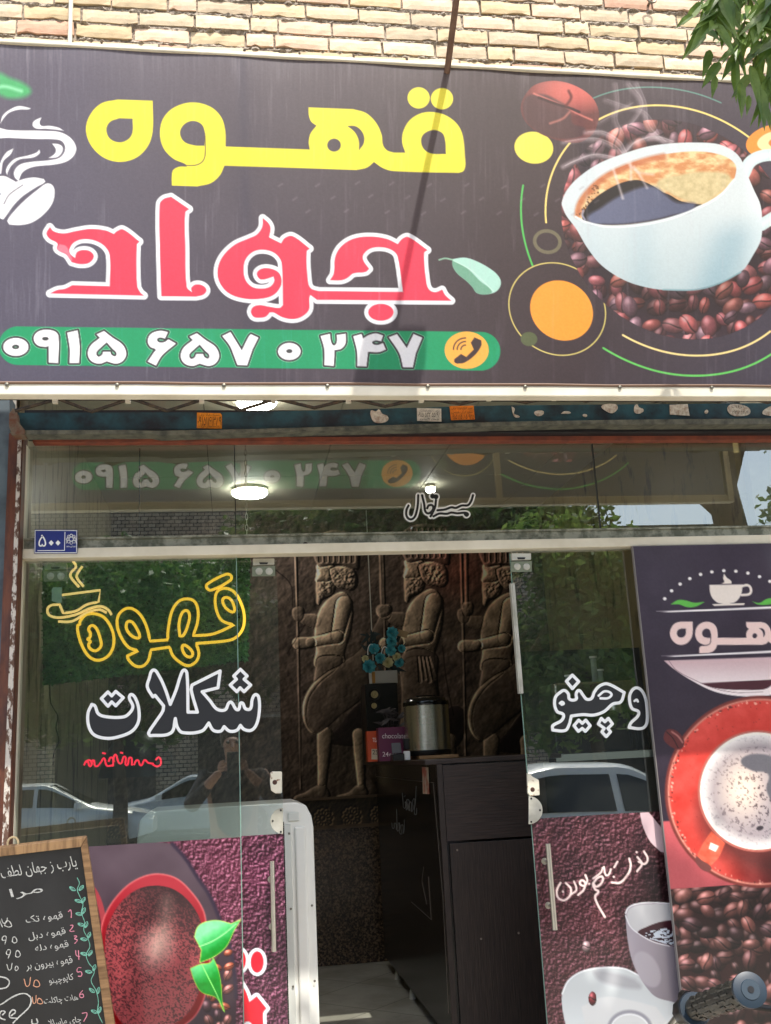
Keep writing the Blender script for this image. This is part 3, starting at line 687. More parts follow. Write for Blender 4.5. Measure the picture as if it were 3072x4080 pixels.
cv.w[..., 1] -= .004 * (noise(Xw, Zw * .6, .42, 121, 2) - .5) + .0022 * np.exp(-(Zw - SZ0) / .10) * np.cos((Xw - SX0 - .14) * 2 * math.pi / .3) * .7 + .0016 * np.exp(-(SZ1 - Zw) / .12) * np.cos(Xw * 2 * math.pi / .41) - .002
cv.build('printed_banner', mS, sign)
fr = MB()
fr.box((SX0 - .03, SY - .012, SZ0 - .037), (SX1 + .03, SY + .03, SZ0 - .004)).box((SX0 - .03, SY - .006, SZ1 + .001), (SX1 + .03, SY + .03, SZ1 + .014)).box((SX1, SY - .01, SZ0), (SX1 + .03, SY + .03, SZ1)).box((SX0 - .03, SY - .01, SZ0), (SX0, SY + .03, SZ1))
fr.build('sign_frame', M_cream, sign, bevel=.003)
cb = MB().tube([(SX0, SY - .012, SZ0 - .001)] + [(SX0 + .2 * i, SY - .013, SZ0 - .001 + .0015 * math.sin(i * 2.1)) for i in range(1, 16)] + [(SX1, SY - .012, SZ0 - .001)], .0042, 8)
cb.build('edge_cord', mat('brown_cord', S8(110, 84, 66), .6), sign, True)
for i in range(11):
    MB().lathe([(.006, -.004), (.005, -.007), (.001, -.008)], (SX0 + .14 + i * .3, SY - .011, SZ0 - .008), 12, 'Y').build('rivet', M_screw, sign)
# tubes behind the sheet
for x in (SX0, .05, 1.15, SX1): MB().box((x, SY + .012, SZ0 - .03), (x + .025, SY + .035, SZ1)).box((x, SY + .0355, SZ1 - .03), (x + .025, -.02, SZ1 - .005)).build('support_tube', M_cream, sign)
# arm with a flood lamp leaning out from the top edge; its shadow falls on the sheet
arm = thing('flood_lamp_arm', 'brown steel arm rising from the top edge of the sign, carrying a lamp', 'lamp arm', (.724, SY, 3.68))
a0 = Vector((.724, SY + .005, 3.66)); a1 = Vector((.730, -1.585, 4.29))
MB().tube([a0, (.727, -1.13, 3.98), a1], .0105, 12).build('arm_pole', mat('brown_steel', S8(96, 70, 56), .5, .3, col2=S8(120, 92, 74), ns=20), arm, True)
hd = MB(); rt = Matrix.Rotation(math.radians(-35), 3, 'X'); hd.box((a1.x - .095, a1.y - .24, a1.z - .02), (a1.x + .095, a1.y + .02, a1.z + .05), rt); hd.build('lamp_head', M_dark, arm, bevel=.01)
MB().box((a1.x - .085, a1.y - .22, a1.z - .026), (a1.x + .085, a1.y + .0, a1.z - .021), rt, a1).build('lamp_lens', mat('lens', S8(200, 205, 205), .2), arm)
# pale pipe on the wall at left, bolt stain at right
wp = thing('wall_pipe', 'thin pale pipe running up the brick wall at the left', 'pipe', (-.63, -.03, 3.2))
MB().tube([(-.575, -.03, 2.9), (-.575, -.03, 5.2)], .0085, 12).build('pipe', M_cream, wp, True)
for z in (3.9, 4.9): MB().box((-.592, -.038, z), (-.558, -.012, z + .012)).build('clip', M_screw, wp)
eb = thing('eye_bolt', 'rusty ring bolt fixed in the brick wall near the top edge', 'bolt', (1.37, -.03, 4.41))
ec = W3(2590, 8, -.03)
MB().tube([ec + Vector((.02 * math.cos(a), -.02, .02 * math.sin(a))) for a in np.linspace(0, 6.0, 14)], .004, 8).build('ring', M_screw, eb, True)
MB().tube([ec, ec + Vector((0, .04, 0))], .006, 8).build('bolt', M_screw, eb, True)

# ================================================================== header and truss
tr = thing('lattice_truss', 'dark zigzag steel rod truss in the gap below the sign', 'truss', (.6, -.33, 2.6))
zz = [(60, 1637), (232, 1589), (366, 1640), (522, 1588), (666, 1637), (816, 1589), (960, 1634), (1102, 1589), (1252, 1625), (1400, 1589), (1534, 1619), (1690, 1586), (1834, 1610), (1960, 1580), (2096, 1604), (2220, 1578), (2334, 1598), (2470, 1576), (2611, 1599), (2740, 1574), (2862, 1600), (2960, 1575), (3055, 1604), (3200, 1575)]
M_rod = mat('dark_rod', S8(52, 48, 44), .5, .5, col2=S8(90, 76, 60), ns=40)
MB().tube([W3(x, y, -.30) for x, y in zz], .0062, 8).build('zigzag_rod', M_rod, tr, True)
MB().box((-1.0, -.307, 2.665), (2.2, -.293, 2.68)).build('top_rail', M_rod, tr)
for (x, y) in zz[1::2]:
    p = W3(x - 12, y + 4, -.31); MB().box((p.x - .008, p.y - .008, p.z - .012), (p.x + .008, p.y + .008, p.z + .012)).build('clamp', M_cream, tr)
hb = thing('header_beam', 'worn teal painted steel beam with a rusty grey lip above the glass', 'beam', (.6, -.12, 2.6))
HB = MB().px([(66, 1645), (1000, 1642), (2000, 1615), (3072, 1606), (3500, 1602), (3500, 1662), (3072, 1665), (2000, 1680), (1000, 1709), (500, 1713), (96, 1714), (60, 1690)], -.14, .1)
HB.build('teal_beam', M_blue, hb)
MB().px([(66, 1714.5), (500, 1713.5), (620, 1716), (1000, 1709.5), (2000, 1680.5), (2470, 1672.5), (3500, 1662.5), (3500, 1688), (2470, 1691), (2380, 1688), (2000, 1696), (1000, 1723), (640, 1735), (600, 1727), (80, 1731), (40, 1722)], -.165, .06).build('beam_lip', M_lip, hb)
MB().px([(36, 1650), (52, 1625), (66, 1640), (72, 1680), (98, 1712), (96, 1730), (46, 1730), (36, 1700)], -.18, .06).build('bent_corner_plate', mat('rust_grey', S8(110, 100, 84), .7, .1, col2=S8(104, 62, 40), ns=30, bump=.5), hb)
MB().box((-.68, -.10, 2.618), (2.25, -.01, 2.70)).build('black_beam', M_black, hb)
MB().box((-.66, -.05, 2.602), (2.25, -.008, 2.6175)).build('primer_strip', M_orange, hb)
# stickers on the beam
YSTK = -.1425
def onY(Y): return lambda x, y: W3(x, y, Y)
def sticker(pts, colr, label, lines, group='stickers on the teal beam', name='sticker'):
    t = thing(name, label, 'sticker', tuple(W3(sum(p[0] for p in pts) / len(pts), sum(p[1] for p in pts) / len(pts), YSTK)), group)
    MB().px(pts, YSTK, .0012).build('backing', mat('stk%d_%d_%d' % colr, S8(*colr), .5, 0, col2=S8(*[int(c * .85) for c in colr]), ns=60), t)
    for s, q, cc in lines: text(s, q, onY(YSTK - .0008), mat('ink%d' % cc[0], S8(*cc), .5), parent=t)
    return t
sticker([(785, 1644), (878, 1646), (884, 1654), (884, 1708), (784, 1706)], (232, 142, 20), 'orange sticker with one large line of black digits, left end of the teal beam',
        [('۰۹۱۵۱۱۶۱۳۸۹', box4(788, 1661, 882, 1696), (40, 20, 8)), ('تعمیرات کرکره برقی', box4(794, 1648, 874, 1660), (90, 50, 12)), ('۲۴ ساعته نصب', box4(792, 1695, 874, 1704), (90, 50, 12))])
sticker([(1661, 1626), (1758, 1628), (1759, 1680), (1662, 1677)], (214, 208, 190), 'cream sticker with a black digit line, left of the orange one in the middle',
        [('۰۹۱۵ ۵۳۲ ۵۵ ۹۸', box4(1666, 1643, 1755, 1662), (30, 26, 24)), ('نصب درهای اتوماتیک', box4(1672, 1631, 1750, 1642), (30, 26, 24)), ('خدمات ۲۴ ساعته', box4(1674, 1665, 1750, 1674), (30, 26, 24))])
sticker([(1791, 1618), (1887, 1616), (1892, 1671), (1797, 1674)], (232, 128, 24), 'orange sticker with three lines of print in the middle of the teal beam',
        [('تعمیر انواع کرکره برقی', box4(1799, 1622, 1884, 1634), (96, 34, 12)), ('تعمیر کرکره قدیمی', box4(1801, 1637, 1884, 1649), (96, 34, 12)), ('۰۹۱۵ ۸۵ ۸۵ ۹۲۵', box4(1800, 1651, 1888, 1670), (96, 34, 12))])
def scrap(name, T, s, label, txt=None):
    t = TT[T]; pl = smooth(P(T + ' ' + s), True, 3); c = pl.mean(0)
    th = thing('sticker_remnant', label, 'sticker remnant', tuple(W3(c[0], c[1], YSTK)), 'torn sticker remnants on the teal beam')
    MB().px([tuple(p) for p in pl], YSTK, .0012).build('paper', mat('torn_paper', S8(206, 200, 182), .8, 0, col2=S8(160, 140, 120), ns=70), th)
    if txt: text(txt, box4(*t2(T, *txtb)), onY(YSTK - .0008), mat('ink30', S8(30, 26, 24), .5), parent=th)
    return th
scrap('a', 'Q2', '795,60 830,65 850,50 870,80 905,95 912,120 880,140 830,140 805,120', 'torn white paper scrap left of the cream sticker')
scrap('b', 'Q3', '60,30* 80,45 75,75 110,92 85,98 68,75', 'thin torn white scrap first to the right of the orange stickers')
scrap('c', 'Q3', '200,65 225,55 258,60 255,80 225,90 205,80', 'small curled grey scrap right of the thin torn one')
scrap('d', 'Q3', '365,75* 385,60 420,62 425,72 390,75', 'small brownish scrap of paper left of the tiny white dot')
scrap('e', 'Q3', '500,82 520,78 528,88 515,96', 'tiny white dot of paper low on the beam')
scrap('f', 'Q3', '615,30 650,15 700,15 718,35 705,60 675,72 640,55', 'shield shaped grey paper remnant on the beam')
scrap('g', 'Q3', '818,40 835,15 848,35 878,50 860,72 825,70', 'star shaped torn paper scrap between the shield and the square remnant')
scrap('h', 'Q3', '1038,20* 1150,15* 1162,88* 1040,80*', 'square cream sticker remnant with a dark header strip')
scrap('i', 'Q3', '1254,65 1268,50 1278,62 1265,76', 'small white scrap right of the square remnant')
sc1 = scrap('j', 'Q3', '1395,45 1415,18 1480,20 1530,40 1535,75 1480,90 1420,82', 'oval white sticker remnant with black writing at the right of the beam')
text('اراک', box4(2915, 1614, 2962, 1628), onY(YSTK - .0008), mat('ink30', S8(30, 26, 24), .5), parent=sc1)
text('۲۳ ۸۶۲ ۹۰۰', box4(2918, 1636, 2992, 1648), onY(YSTK - .0008), mat('ink30', S8(30, 26, 24), .5), parent=sc1)
scrap('k', 'Q3', '1612,70 1640,40 1680,30 1700,80 1640,85', 'rounded cream paper remnant at the right edge of the photo')

# ================================================================== SHOP FRONT
front = thing('glazed_facade', 'aluminium and glass shop front frame with a cream transom bar', 'shop front', (.6, 0, FZ))
MB().px([(36, 1726), (92, 1726), (36, 3352), (10, 4080), (-30, 5100), (-100, 5100), (-60, 4080), (-28, 3352)], -.09, .08).build('outer_jamb', M_rust, front)
MB().px([(72, 1728), (86, 1728), (32, 3352), (6, 4080), (-30, 5100), (-52, 5100), (-10, 4080), (8, 3352)], -.096, .005).build('peeling_strip', M_peel, front)
MB().box((-.706, -.03, FZ), (-.683, .03, 2.60)).build('stile', M_cream, front, bevel=.002)
MB().box((-.683, -.045, 2.198), (2.25, .02, 2.232)).build('transom_bar', M_cream, front, bevel=.003)
mch = mat('stained_aluminium', S8(158, 158, 140), .45, .4, col2=S8(104, 106, 90), ns=24, nlo=.42, nhi=.6, bump=.3)
MB().box((-.683, -.022, 2.2325), (2.25, .015, 2.266)).box((-.683, -.03, 2.264), (2.25, .015, 2.271)).build('transom_channel', mch, front)
for q, rr in (((526, 2186), 10), ((1217, 2171), 12), ((1771, 2166), 6), ((2234, 2156), 11), ((2848, 2149), 11), ((640, 2188), 4)):
    p = W3(q[0], q[1], -.024); r = rr / F * 3.5
    MB().lathe([(r, 0), (r * .95, -.003), (r * .4, -.005)], (p.x, -.022, p.z), 18, 'Y').build('bolt', M_alu if rr != 12 else M_dark, front, True)
for x in (.0215, 1.352): MB().box((x - .0015, -.006, 2.271), (x + .0015, .004, 2.602)).build('glass_joint', mat('joint_sealant', S8(34, 36, 32), .5), front)
def pane(x0, x1, z0, z1, y, name='glass_pane', par=None, m=None):
    b = MB().quad((x0, y, z0), (x1, y, z0), (x1, y, z1), (x0, y, z1)); return b.build(name, m or GLASS, par)
for x0, x1 in ((-.683, .020), (.023, 1.3505), (1.3535, 2.25)): pane(x0, x1, 2.271, 2.602, 0, par=front)
pane(-.683, 2.25, 2.70, 2.835, 0, par=front, m=GLASS3)
pane(-.683, .0215, FZ + .03, 2.198, 0, 'fixed_pane', front)
MB().box((.0205, -.002, FZ + .03), (.0235, .004, 2.198)).build('pane_edge', mat('glass_edge', S8(120, 150, 138), .2), front)
MB().box((-.683, -.03, FZ), (.02, .03, FZ + .035)).build('sill', M_alu, front); MB().box((1.0, -.03, FZ), (2.25, .03, FZ + .035)).build('sill', M_alu, front)
# leather print shared by the films
def leather(X, Y, base, gain=52, sc=9.5, seed=41):
    h = noise(X, Y, sc, seed, 3); h2 = noise(X + 4, Y + 5, sc, seed, 3); r = (h2 - h) * 5; b = noise(X, Y, 130, seed + 1, 3)
    return np.clip(np.array(base)[None, None] * (.75 + .6 * b)[..., None] + (np.clip(r, -.6, 2) * gain)[..., None] * np.array([1, .78, .86]), 4, 255)
M_film = canvas_mat('film_print', rough=.30, coat=.25, bump=.05, bs=30)
lf = canvas_px(0, 0, 0, 0, -.004, 3.2, (60, 26, 40), rect=(-.475, FZ + .04, .0205, 1.2685))
lf.C[:] = leather(lf.X, lf.Y, (78, 38, 52)) / 255.
ring = SP('Q7 -100,560 1060,560* 1140,650 1210,760 1290,880 1350,1020 1410,1180 1440,1330 1452,1500 1450,1700 1440,2400 -100,2400', k=4)
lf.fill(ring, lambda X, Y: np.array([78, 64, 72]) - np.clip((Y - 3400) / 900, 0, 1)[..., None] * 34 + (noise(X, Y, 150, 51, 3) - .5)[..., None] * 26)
lf.stroke(SP('Q7 1060,560 1140,650 1210,760 1290,880 1350,1020 1410,1180 1440,1330 1452,1500', False), 7, (44, 34, 50), soft=10)
lf.beans((820, 3800, 945, 4400), 1, 34, [(150, 90, 84), (196, 96, 66), (120, 80, 90)], seed=12, skip=.1)
ro = SP('Q7 620,1110 650,990 720,880 820,790 950,745 1080,770 1180,860 1250,970 1270,1080 1290,1250 1270,1450 1210,1600 1120,1680 1000,1740 850,1760 740,1700 660,1580 625,1400', k=8)
ri = SP('Q7 650,1110 690,1000 750,910 840,840 950,815 1060,835 1150,900 1220,1000 1245,1100 1258,1260 1235,1430 1170,1580 1080,1660 960,1710 850,1730 750,1660 680,1540 650,1380', k=8)
lf.fill(oval(560, 1050, 95, 260, -.12, T='Q7'), (150, 58, 64)); lf.fill(oval(545, 1050, 75, 230, -.12, T='Q7'), (60, 30, 38))
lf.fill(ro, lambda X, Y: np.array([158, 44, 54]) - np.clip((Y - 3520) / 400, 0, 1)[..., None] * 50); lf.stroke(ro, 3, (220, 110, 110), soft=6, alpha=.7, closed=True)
def powder(X, Y):
    t = np.clip((Y - 3560) / 330 + (780 - X) / 700, 0, 1); n = noise(X, Y, 5, 61, 2) - .04 + .04 * t; m_ = noise(X, Y, 90, 62, 2)
    v = np.clip((n - .52 + .22 * t * (m_ + .4)) * 6, 0, 1) * np.clip(t * 1.2 + .12, 0, 1)
    return np.array([46, 32, 33]) + v[..., None] * np.array([78, 32, 32]) + t[..., None] * np.array([26, 2, 5])
lf.fill(ri, powder)
lf.fill(oval(620, 3780, 48, 66, .25), (216, 196, 178), soft=100, alpha=.6); lf.fill(oval(655, 3690, 24, 110, .1), (190, 168, 150), soft=70, alpha=.4)  # soft white sheen painted over the powder
l1 = SP('Q7 1195,1130* 1215,1070 1260,1040 1340,1030 1420,1050* 1480,1024* 1440,1090 1390,1190 1310,1255 1228,1288* 1238,1210*')
l2 = SP('Q7 1170,1325* 1230,1300 1290,1290 1312,1262* 1340,1330 1358,1420 1365,1520 1380,1592* 1330,1505 1240,1470 1195,1400')
def leafc(cx_, cy_):
    return lambda X, Y: np.array([30, 150, 60]) + np.clip(((cx_ - X) * .6 + (cy_ - Y)) / 60, -.6, 1)[..., None] * np.array([80, 56, 76]) + noise(X, Y, 14, 66, 2)[..., None] * 24
lf.fill(l1, leafc(880, 3740)); lf.fill(l2, leafc(800, 3890))
lf.stroke(SP('Q7 1225,1190 1300,1160 1380,1110 1450,1050', False), 1.8, (170, 236, 160)); lf.stroke(SP('Q7 1240,1300 1280,1380 1330,1480 1375,1585', False), 1.8, (150, 230, 120)); lf.stroke(l1, 1.6, (200, 230, 90), closed=True, alpha=.7); lf.stroke(l2, 1.6, (160, 220, 60), closed=True, alpha=.7)
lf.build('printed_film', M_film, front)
# ---- door leaf folded behind the fixed pane
ldoor = thing('glass_door', 'left frameless glass door with a steel bar handle and red lettering on its film', 'door', (.1, .03, FZ))
pane(-.628, .162, FZ + .02, 2.19, .03, 'glass', ldoor, GLASS2)
lg = canvas_px(0, 0, 0, 0, .026, 3.2, (60, 26, 40), rect=(.0215, FZ + .03, .161, 1.2695))
lg.C[:] = leather(lg.X, lg.Y, (72, 34, 50), 56) / 255.
for e in (oval(38, 1285, 40, 66, T='Q8'), oval(-75, 1275, 44, 66, T='Q8')): lg.fill(e, WHT, grow=13); lg.fill(e, (226, 30, 48))
bd = SP('Q8 -70,1400* -30,1470 -10,1530* 35,1495* 95,1570* 75,1600 80,1700 110,1900* 60,1960 -40,1990 -120,1960* -120,1560 -90,1500', k=5)
lg.fill(bd, WHT, grow=14); lg.fill(bd, (226, 30, 48)); lg.fill(oval(-20, 1720, 40, 70, T='Q8'), WHT)
lg.build('printed_film', M_film, ldoor)
def handle(par, x0, y0, x1, y1, Y, r, sy):
    a = W3(x0, y0, Y); b = W3(x1, y1, Y); b = Vector((a.x, Y, b.z))
    MB().tube([a, b], r, 18).build('handle', M_steel, par, True)
    so_ = MB()
    for f_ in sy:
        p = a.lerp(b, f_); so_.tube([p, Vector((p.x, Y + .05, p.z))], r * .7, 12); so_.lathe([(.011, 0), (.011, .004)], (p.x - .003, Y + .045, p.z), 16, 'Y')
    so_.build('handle_mount', M_steel, par, True)
handle(ldoor, 1084, 3431, 1099, 3791, -.03, .0078, (.22, .75))
def halfdisc(par, xe, yc, r, Y, side, name='pivot_plate'):
    pts = [(xe, yc - r), (xe, yc + r)] + [(xe + side * r * .98 * math.cos(a), yc + r * math.sin(a)) for a in np.linspace(math.pi / 2 - .12, -math.pi / 2 + .12, 18)]
    o = MB().px(pts, Y, .006).build(name, M_alu, par, bevel=.001)
    for a in (-.9, 0, .9): 
        p = W3(xe + side * r * .8 * math.cos(a * 1.5), yc + r * .85 * math.sin(a * 1.5), Y); MB().lathe([(.0035, 0), (.0028, -.002)], (p.x, Y, p.z), 10, 'Y').build('screw', M_dark, o)
    return o
halfdisc(ldoor, 1128, 3271, 52, .018, -1)
M_rp = mat('chipped_white_metal', S8(214, 208, 188), .45, .1, col2=S8(130, 84, 52), ns=42, nlo=.58, nhi=.66)
def lockp(par, pts, Y, hole):
    o = MB().px(pts, Y, .012).build('lock_plate', M_rp, par, bevel=.003); p = W3(hole[0], hole[1], Y); MB().lathe([(.008, 0), (.006, -.001)], (p.x, Y, p.z), 16, 'Y').build('lock_hole', mat('lock_brown', S8(76, 50, 40), .5, .4), o)
lockp(ldoor, [(1124, 3074), (1124, 3160), (1100, 3163), (1080, 3150), (1076, 3120), (1076, 3080), (1084, 3074)], .012, (1095, 3117))
def patch(par, x0, y0, x1, y1, Y, green=False, name='patch_fitting'):
    m = M_alu if not green else mat('patch_dim', S8(138, 152, 132), .4, .3)
    c = lambda u, v: (x0 + (x1 - x0) * u, y0 + (y1 - y0) * v)
    o = MB().px([c(0, .46), c(1, .42), c(1, .98), c(0, 1)], Y, .004).build(name, mat('patch_plate', S8(128, 134, 112), .35, .5), par)
    MB().px([c(.03, 0), c(.97, 0), c(.97, .34), c(.03, .38)], Y - .004, .03).build('hinge_block', m, o, bevel=.002)
    MB().px([c(.3, .22), c(.7, .22), c(.66, .32), c(.34, .32)], Y - .006, .002).build('hinge_slot', M_dark, o)
    for u in (.3, .74):
        p = W3(*c(u, .72), Y); MB().lathe([(.0125, 0), (.0122, -.003), (.010, -.004)], (p.x, Y, p.z), 20, 'Y').build('cap', M_alu, o, True)
patch(ldoor, 1005, 2225, 1096, 2296, .018); patch(ldoor, 173, 2243, 268, 2316, .018, True, 'corner_fitting')
MB().px([(212, 2340), (246, 2340), (246, 2400), (236, 2404), (206, 2394), (206, 2348)], .02, .001).build('pale_sticker', mat('mint_paper', S8(150, 186, 160), .6), ldoor)
rdoor = thing('glass_door', 'right frameless glass door with white calligraphy on burgundy film and a steel bar handle', 'door', (1.2, 0, FZ))
pane(.999, 2.2, FZ + .03, 2.198, 0, 'glass', rdoor)
rf = canvas_px(0, 0, 0, 0, -.004, 3.2, (60, 26, 40), rect=(1.0, FZ + .04, 1.52, 1.268))
rf.C[:] = leather(rf.X, rf.Y, (66, 34, 38), 46) / 255.
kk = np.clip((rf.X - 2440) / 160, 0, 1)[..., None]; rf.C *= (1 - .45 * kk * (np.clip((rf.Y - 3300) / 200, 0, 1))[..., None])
rf.fill(SP('Q9 860,365* 915,365* 1010,480* 1100,620* 990,610* 920,540 875,440'), (214, 186, 190))
PK = (236, 212, 206)
for s_, wd in (('Q9 372,798 350,845 358,890 395,905 428,880 436,835 405,800', 4.2), ('Q9 440,868 470,840 455,790', 3.8), ('Q9 480,873 515,840 522,795 500,783 492,805 518,815 536,785 525,750', 4.2), ('Q9 575,800 600,768 630,762 625,798 590,822 572,800 585,838 605,852 585,880 600,930 645,1008', 4.4),
               ('Q9 572,772 620,735 632,705', 3.6), ('Q9 640,700 650,750 668,748 682,715', 3.8), ('Q9 688,796 740,796 790,740 804,690 795,650', 4.4), ('Q9 703,702 722,668', 4), ('Q9 843,727 872,682 845,640', 4.2), ('Q9 885,605 908,650 890,682 852,668', 4.2)):
    rf.stroke(SP(s_, False), wd, PK)
for x, y in ((387, 852), (548, 805), (700, 762), (840, 610)): rf.fill(oval(x, y, 7, 7, T='Q9'), PK)
rf.stroke(SP('Q9 785,750 740,830 700,880 640,910', False), 1.2, (150, 110, 104), alpha=.7)
rf.bean(1992 + 530 * .6483, 3000 + 1190 * .6483, 17, 23, 0, (210, 170, 170)); 
CUP2 = SP('Q9 770,985* 790,950 840,928 930,920 1040,925* 1160,935* 1170,1560* 1060,1530 960,1500 900,1440 850,1360 810,1270 785,1150')
SAU = SP('Q9 382,1480 420,1400 500,1345 620,1320 760,1325 860,1370 980,1460 1100,1530* 1120,2200* 700,2100 500,1900 420,1720 388,1600')
rf.fill(SAU, lambda X, Y: np.array([196, 202, 202]) + np.clip((Y - 3950) / 150, 0, 1)[..., None] * 18)
rf.stroke(SP('Q9 382,1480 420,1400 500,1345 620,1320 760,1325 860,1370', False), 3, (240, 244, 244), soft=5)
rf.fill(SP('Q9 580,1340 700,1350 830,1390* 870,1440 820,1450 700,1430 600,1390'), (160, 160, 164), soft=18, alpha=.8)
rf.fill(SP('Q9 500,1560* 640,1500 800,1520 960,1560* 1060,1700* 1060,2100* 700,2050 560,1800'), (214, 216, 214), soft=8)
rf.stroke(oval(800, 1700, 130, 110, .1, T='Q9'), 7, (150, 150, 158), soft=8, closed=True); rf.stroke(oval(800, 1705, 118, 98, .1, T='Q9'), 3, (232, 234, 234), closed=True)
rf.bean(1992 + 569 * .6483, 3000 + 1510 * .6483, 16, 28, 0, (150, 44, 52))
rf.fill(CUP2, lambda X, Y: np.array([166, 158, 166]) - np.clip((X - 2520) / 170, 0, 1)[..., None] * 22 - np.clip((Y - 3700) / 300, 0, 1)[..., None] * 20)
rf.fill(SP('Q9 780,990* 800,955 860,935 960,928 1040,930* 1100,935* 1100,1190* 1040,1185* 950,1160 880,1125 845,1105 810,1075 785,1030'), (196, 196, 196))
rf.fill(SP('Q9 845,1105 900,1070 980,1040 1035,1030* 1100,1030* 1100,1190* 1040,1185* 950,1160 880,1125'), (60, 24, 34))
rf.fill(SP('Q9 890,1120 960,1085 1035,1075* 1100,1075* 1100,1185* 1040,1180* 960,1155'), lambda X, Y: np.where((noise(X, Y * 2, 11, 71, 2) > .5)[..., None], np.array([200, 210, 220]), np.array([48, 20, 34])))
rf.stroke(SP('Q9 772,985 790,950 840,928 930,920 1040,925', False), 2.6, (236, 236, 236)); rf.stroke(SP('Q9 772,1000 800,1065 850,1110 940,1160 1040,1187', False), 2.2, (226, 226, 228))
rf.fill(oval(905, 1330, 70, 120, -.5, T='Q9'), (182, 176, 182), soft=10, alpha=.6)
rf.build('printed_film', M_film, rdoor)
handle(rdoor, 2183, 3362, 2211, 3705, -.05, .0085, (.22, .74))
halfdisc(rdoor, 2107, 3228, 56, -.012, 1)
lockp(rdoor, [(2101, 3080), (2112, 3084), (2122, 3094), (2148, 3108), (2151, 3168), (2112, 3172), (2103, 3160)], -.014, (2122, 3146))
patch(rdoor, 2036, 2204, 2119, 2279, -.01)
es_ = MB(); a = W3(2042, 2325, -.012); b = W3(2074, 2763, -.012); es_.box((a.x - .0075, -.014, b.z), (a.x + .0075, .008, a.z)); es_.box((a.x - .0015, -.017, b.z), (a.x + .0015, -.014, a.z)); es_.build('edge_profile', M_alu, rdoor)
MB().box((.9985, -.003, FZ + .03), (1.0005, .004, 2.19)).build('glass_edge', MATS['glass_edge'], rdoor)

# ---- lettering stuck on the glass
def sticker_word(name, label, group_cat, outline, holes, dots, wl, Y, w=6.2, fillc=None, fillm=None):
    al = np.concatenate(outline + dots); bb = (al[:, 0].min() - 14, al[:, 1].min() - 14, al[:, 0].max() + 14, al[:, 1].max() + 14); c = al.mean(0)
    t = thing(name, label, group_cat, tuple(W3(c[0], c[1], Y)))
    def fi(X, Y_):
        d = np.full(X.shape, 1e9)
        for o_ in outline + dots: d = np.minimum(d, sd_poly(X, Y_, [o_]))
        return d
    def fo(X, Y_):
        d = np.full(X.shape, 1e9)
        for o_ in outline + dots: d = np.minimum(d, sd_seg(X, Y_, o_, True) - w)
        for o_ in wl: d = np.minimum(d, sd_seg(X, Y_, o_, False) - w * .8)
        return d
    iso('dark_fill', fi, bb, 3., onY(Y), M_ink, t); iso('white_outline', fo, bb, 2.5, onY(Y - .0008), fillm or M_white, t)
    return t
sticker_word('window_lettering', 'white outlined Persian word for chocolate on the left window', 'lettering',
    [SP('Q4 508,842* 525,850 545,895 600,912 680,912 712,895 735,855 715,805 727,787 750,810 768,870 765,940 730,990 660,1020 590,1030 520,1010 490,960 487,890'),
     SP('Q4 848,652 880,685 915,760 942,842* 975,760 1000,680 1018,652 1034,670 1040,885* 1092,885* 1058,765 1062,735* 1218,657* 1206,750* 1118,772* 1160,820 1200,868 1245,872 1265,835 1280,830 1305,868 1320,870 1330,836 1343,836 1358,866 1385,866 1395,815 1412,788 1430,800 1435,870 1420,950 1390,985 1350,980 1330,958* 1310,985 1270,990 1240,965* 1220,990 1180,985 1155,945* 1115,990 1010,998 982,970 970,920* 945,1000 830,1015* 822,1000 860,940 900,880 905,850* 858,792* 845,800* 815,745 825,700')], [],
    [SP('Q4 560,810* 597,773* 618,795* 640,770* 682,805* 640,850* 618,828* 597,852*'), SP('Q4 1330,648* 1367,685* 1350,703* 1387,735* 1350,772* 1328,750* 1310,772* 1273,735* 1308,703* 1293,685*')], [], -.006)
sticker_word('window_lettering', 'white outlined Persian word ending on the right window beside the large poster', 'lettering',
    [SP('Q6 470,938 495,925 518,945 525,975 562,975 562,945 578,925 600,950 622,975 650,970 665,935 695,900 740,888 835,937* 815,990 770,1002 720,1045 660,1065 600,1062 535,1070* 522,1120 500,1152 430,1150* 430,1125 480,1095 490,1062 455,1045 440,1000 447,960'),
     SP('Q6 868,945 895,912 925,918 950,955 962,1010 962,1110 935,1140 862,1135* 872,1110 912,1070 915,1045 880,1028 866,990')], [],
    [SP('Q6 541,838* 577,875* 541,915* 507,873*'), SP('Q6 550,1125* 577,1093* 597,1112* 617,1093* 642,1125* 615,1157* 597,1140* 575,1157*'), SP('Q6 705,1083* 725,1103* 745,1083* 768,1115* 742,1140* 757,1160* 733,1187* 708,1160* 722,1140* 688,1115*')],
    [SP('Q6 690,955 725,930 762,945 745,968 700,970', False), SP('Q6 470,998 482,990 492,1000 480,1006', False), SP('Q6 893,985 905,978 912,988', False)], -.006, 6.0)
bsm = [SP('Q2 ' + s_, False) for s_ in ('1110,622 1108,680 1100,728 1085,768 1058,782 1034,762 1032,722 1046,690', '1136,622 1150,680 1158,730 1180,742 1208,716 1205,690 1180,690 1170,708', '1228,655 1222,700 1202,745 1192,762', '1212,762 1250,744 1300,745 1330,737 1370,742 1420,738 1440,746 1432,758 1420,748', '1238,722 1290,716 1330,702 1360,706 1400,690 1440,688 1462,660 1474,622')]
bb = (1600, 1950, 1900, 2090); bt = thing('window_lettering', 'small white calligraphy high on the transom glass', 'lettering', tuple(W3(1750, 2020, -.006)))
dts = [oval(1206, 628, 7, 7, n=8, T='Q2'), oval(1228, 632, 7, 7, n=8, T='Q2')]
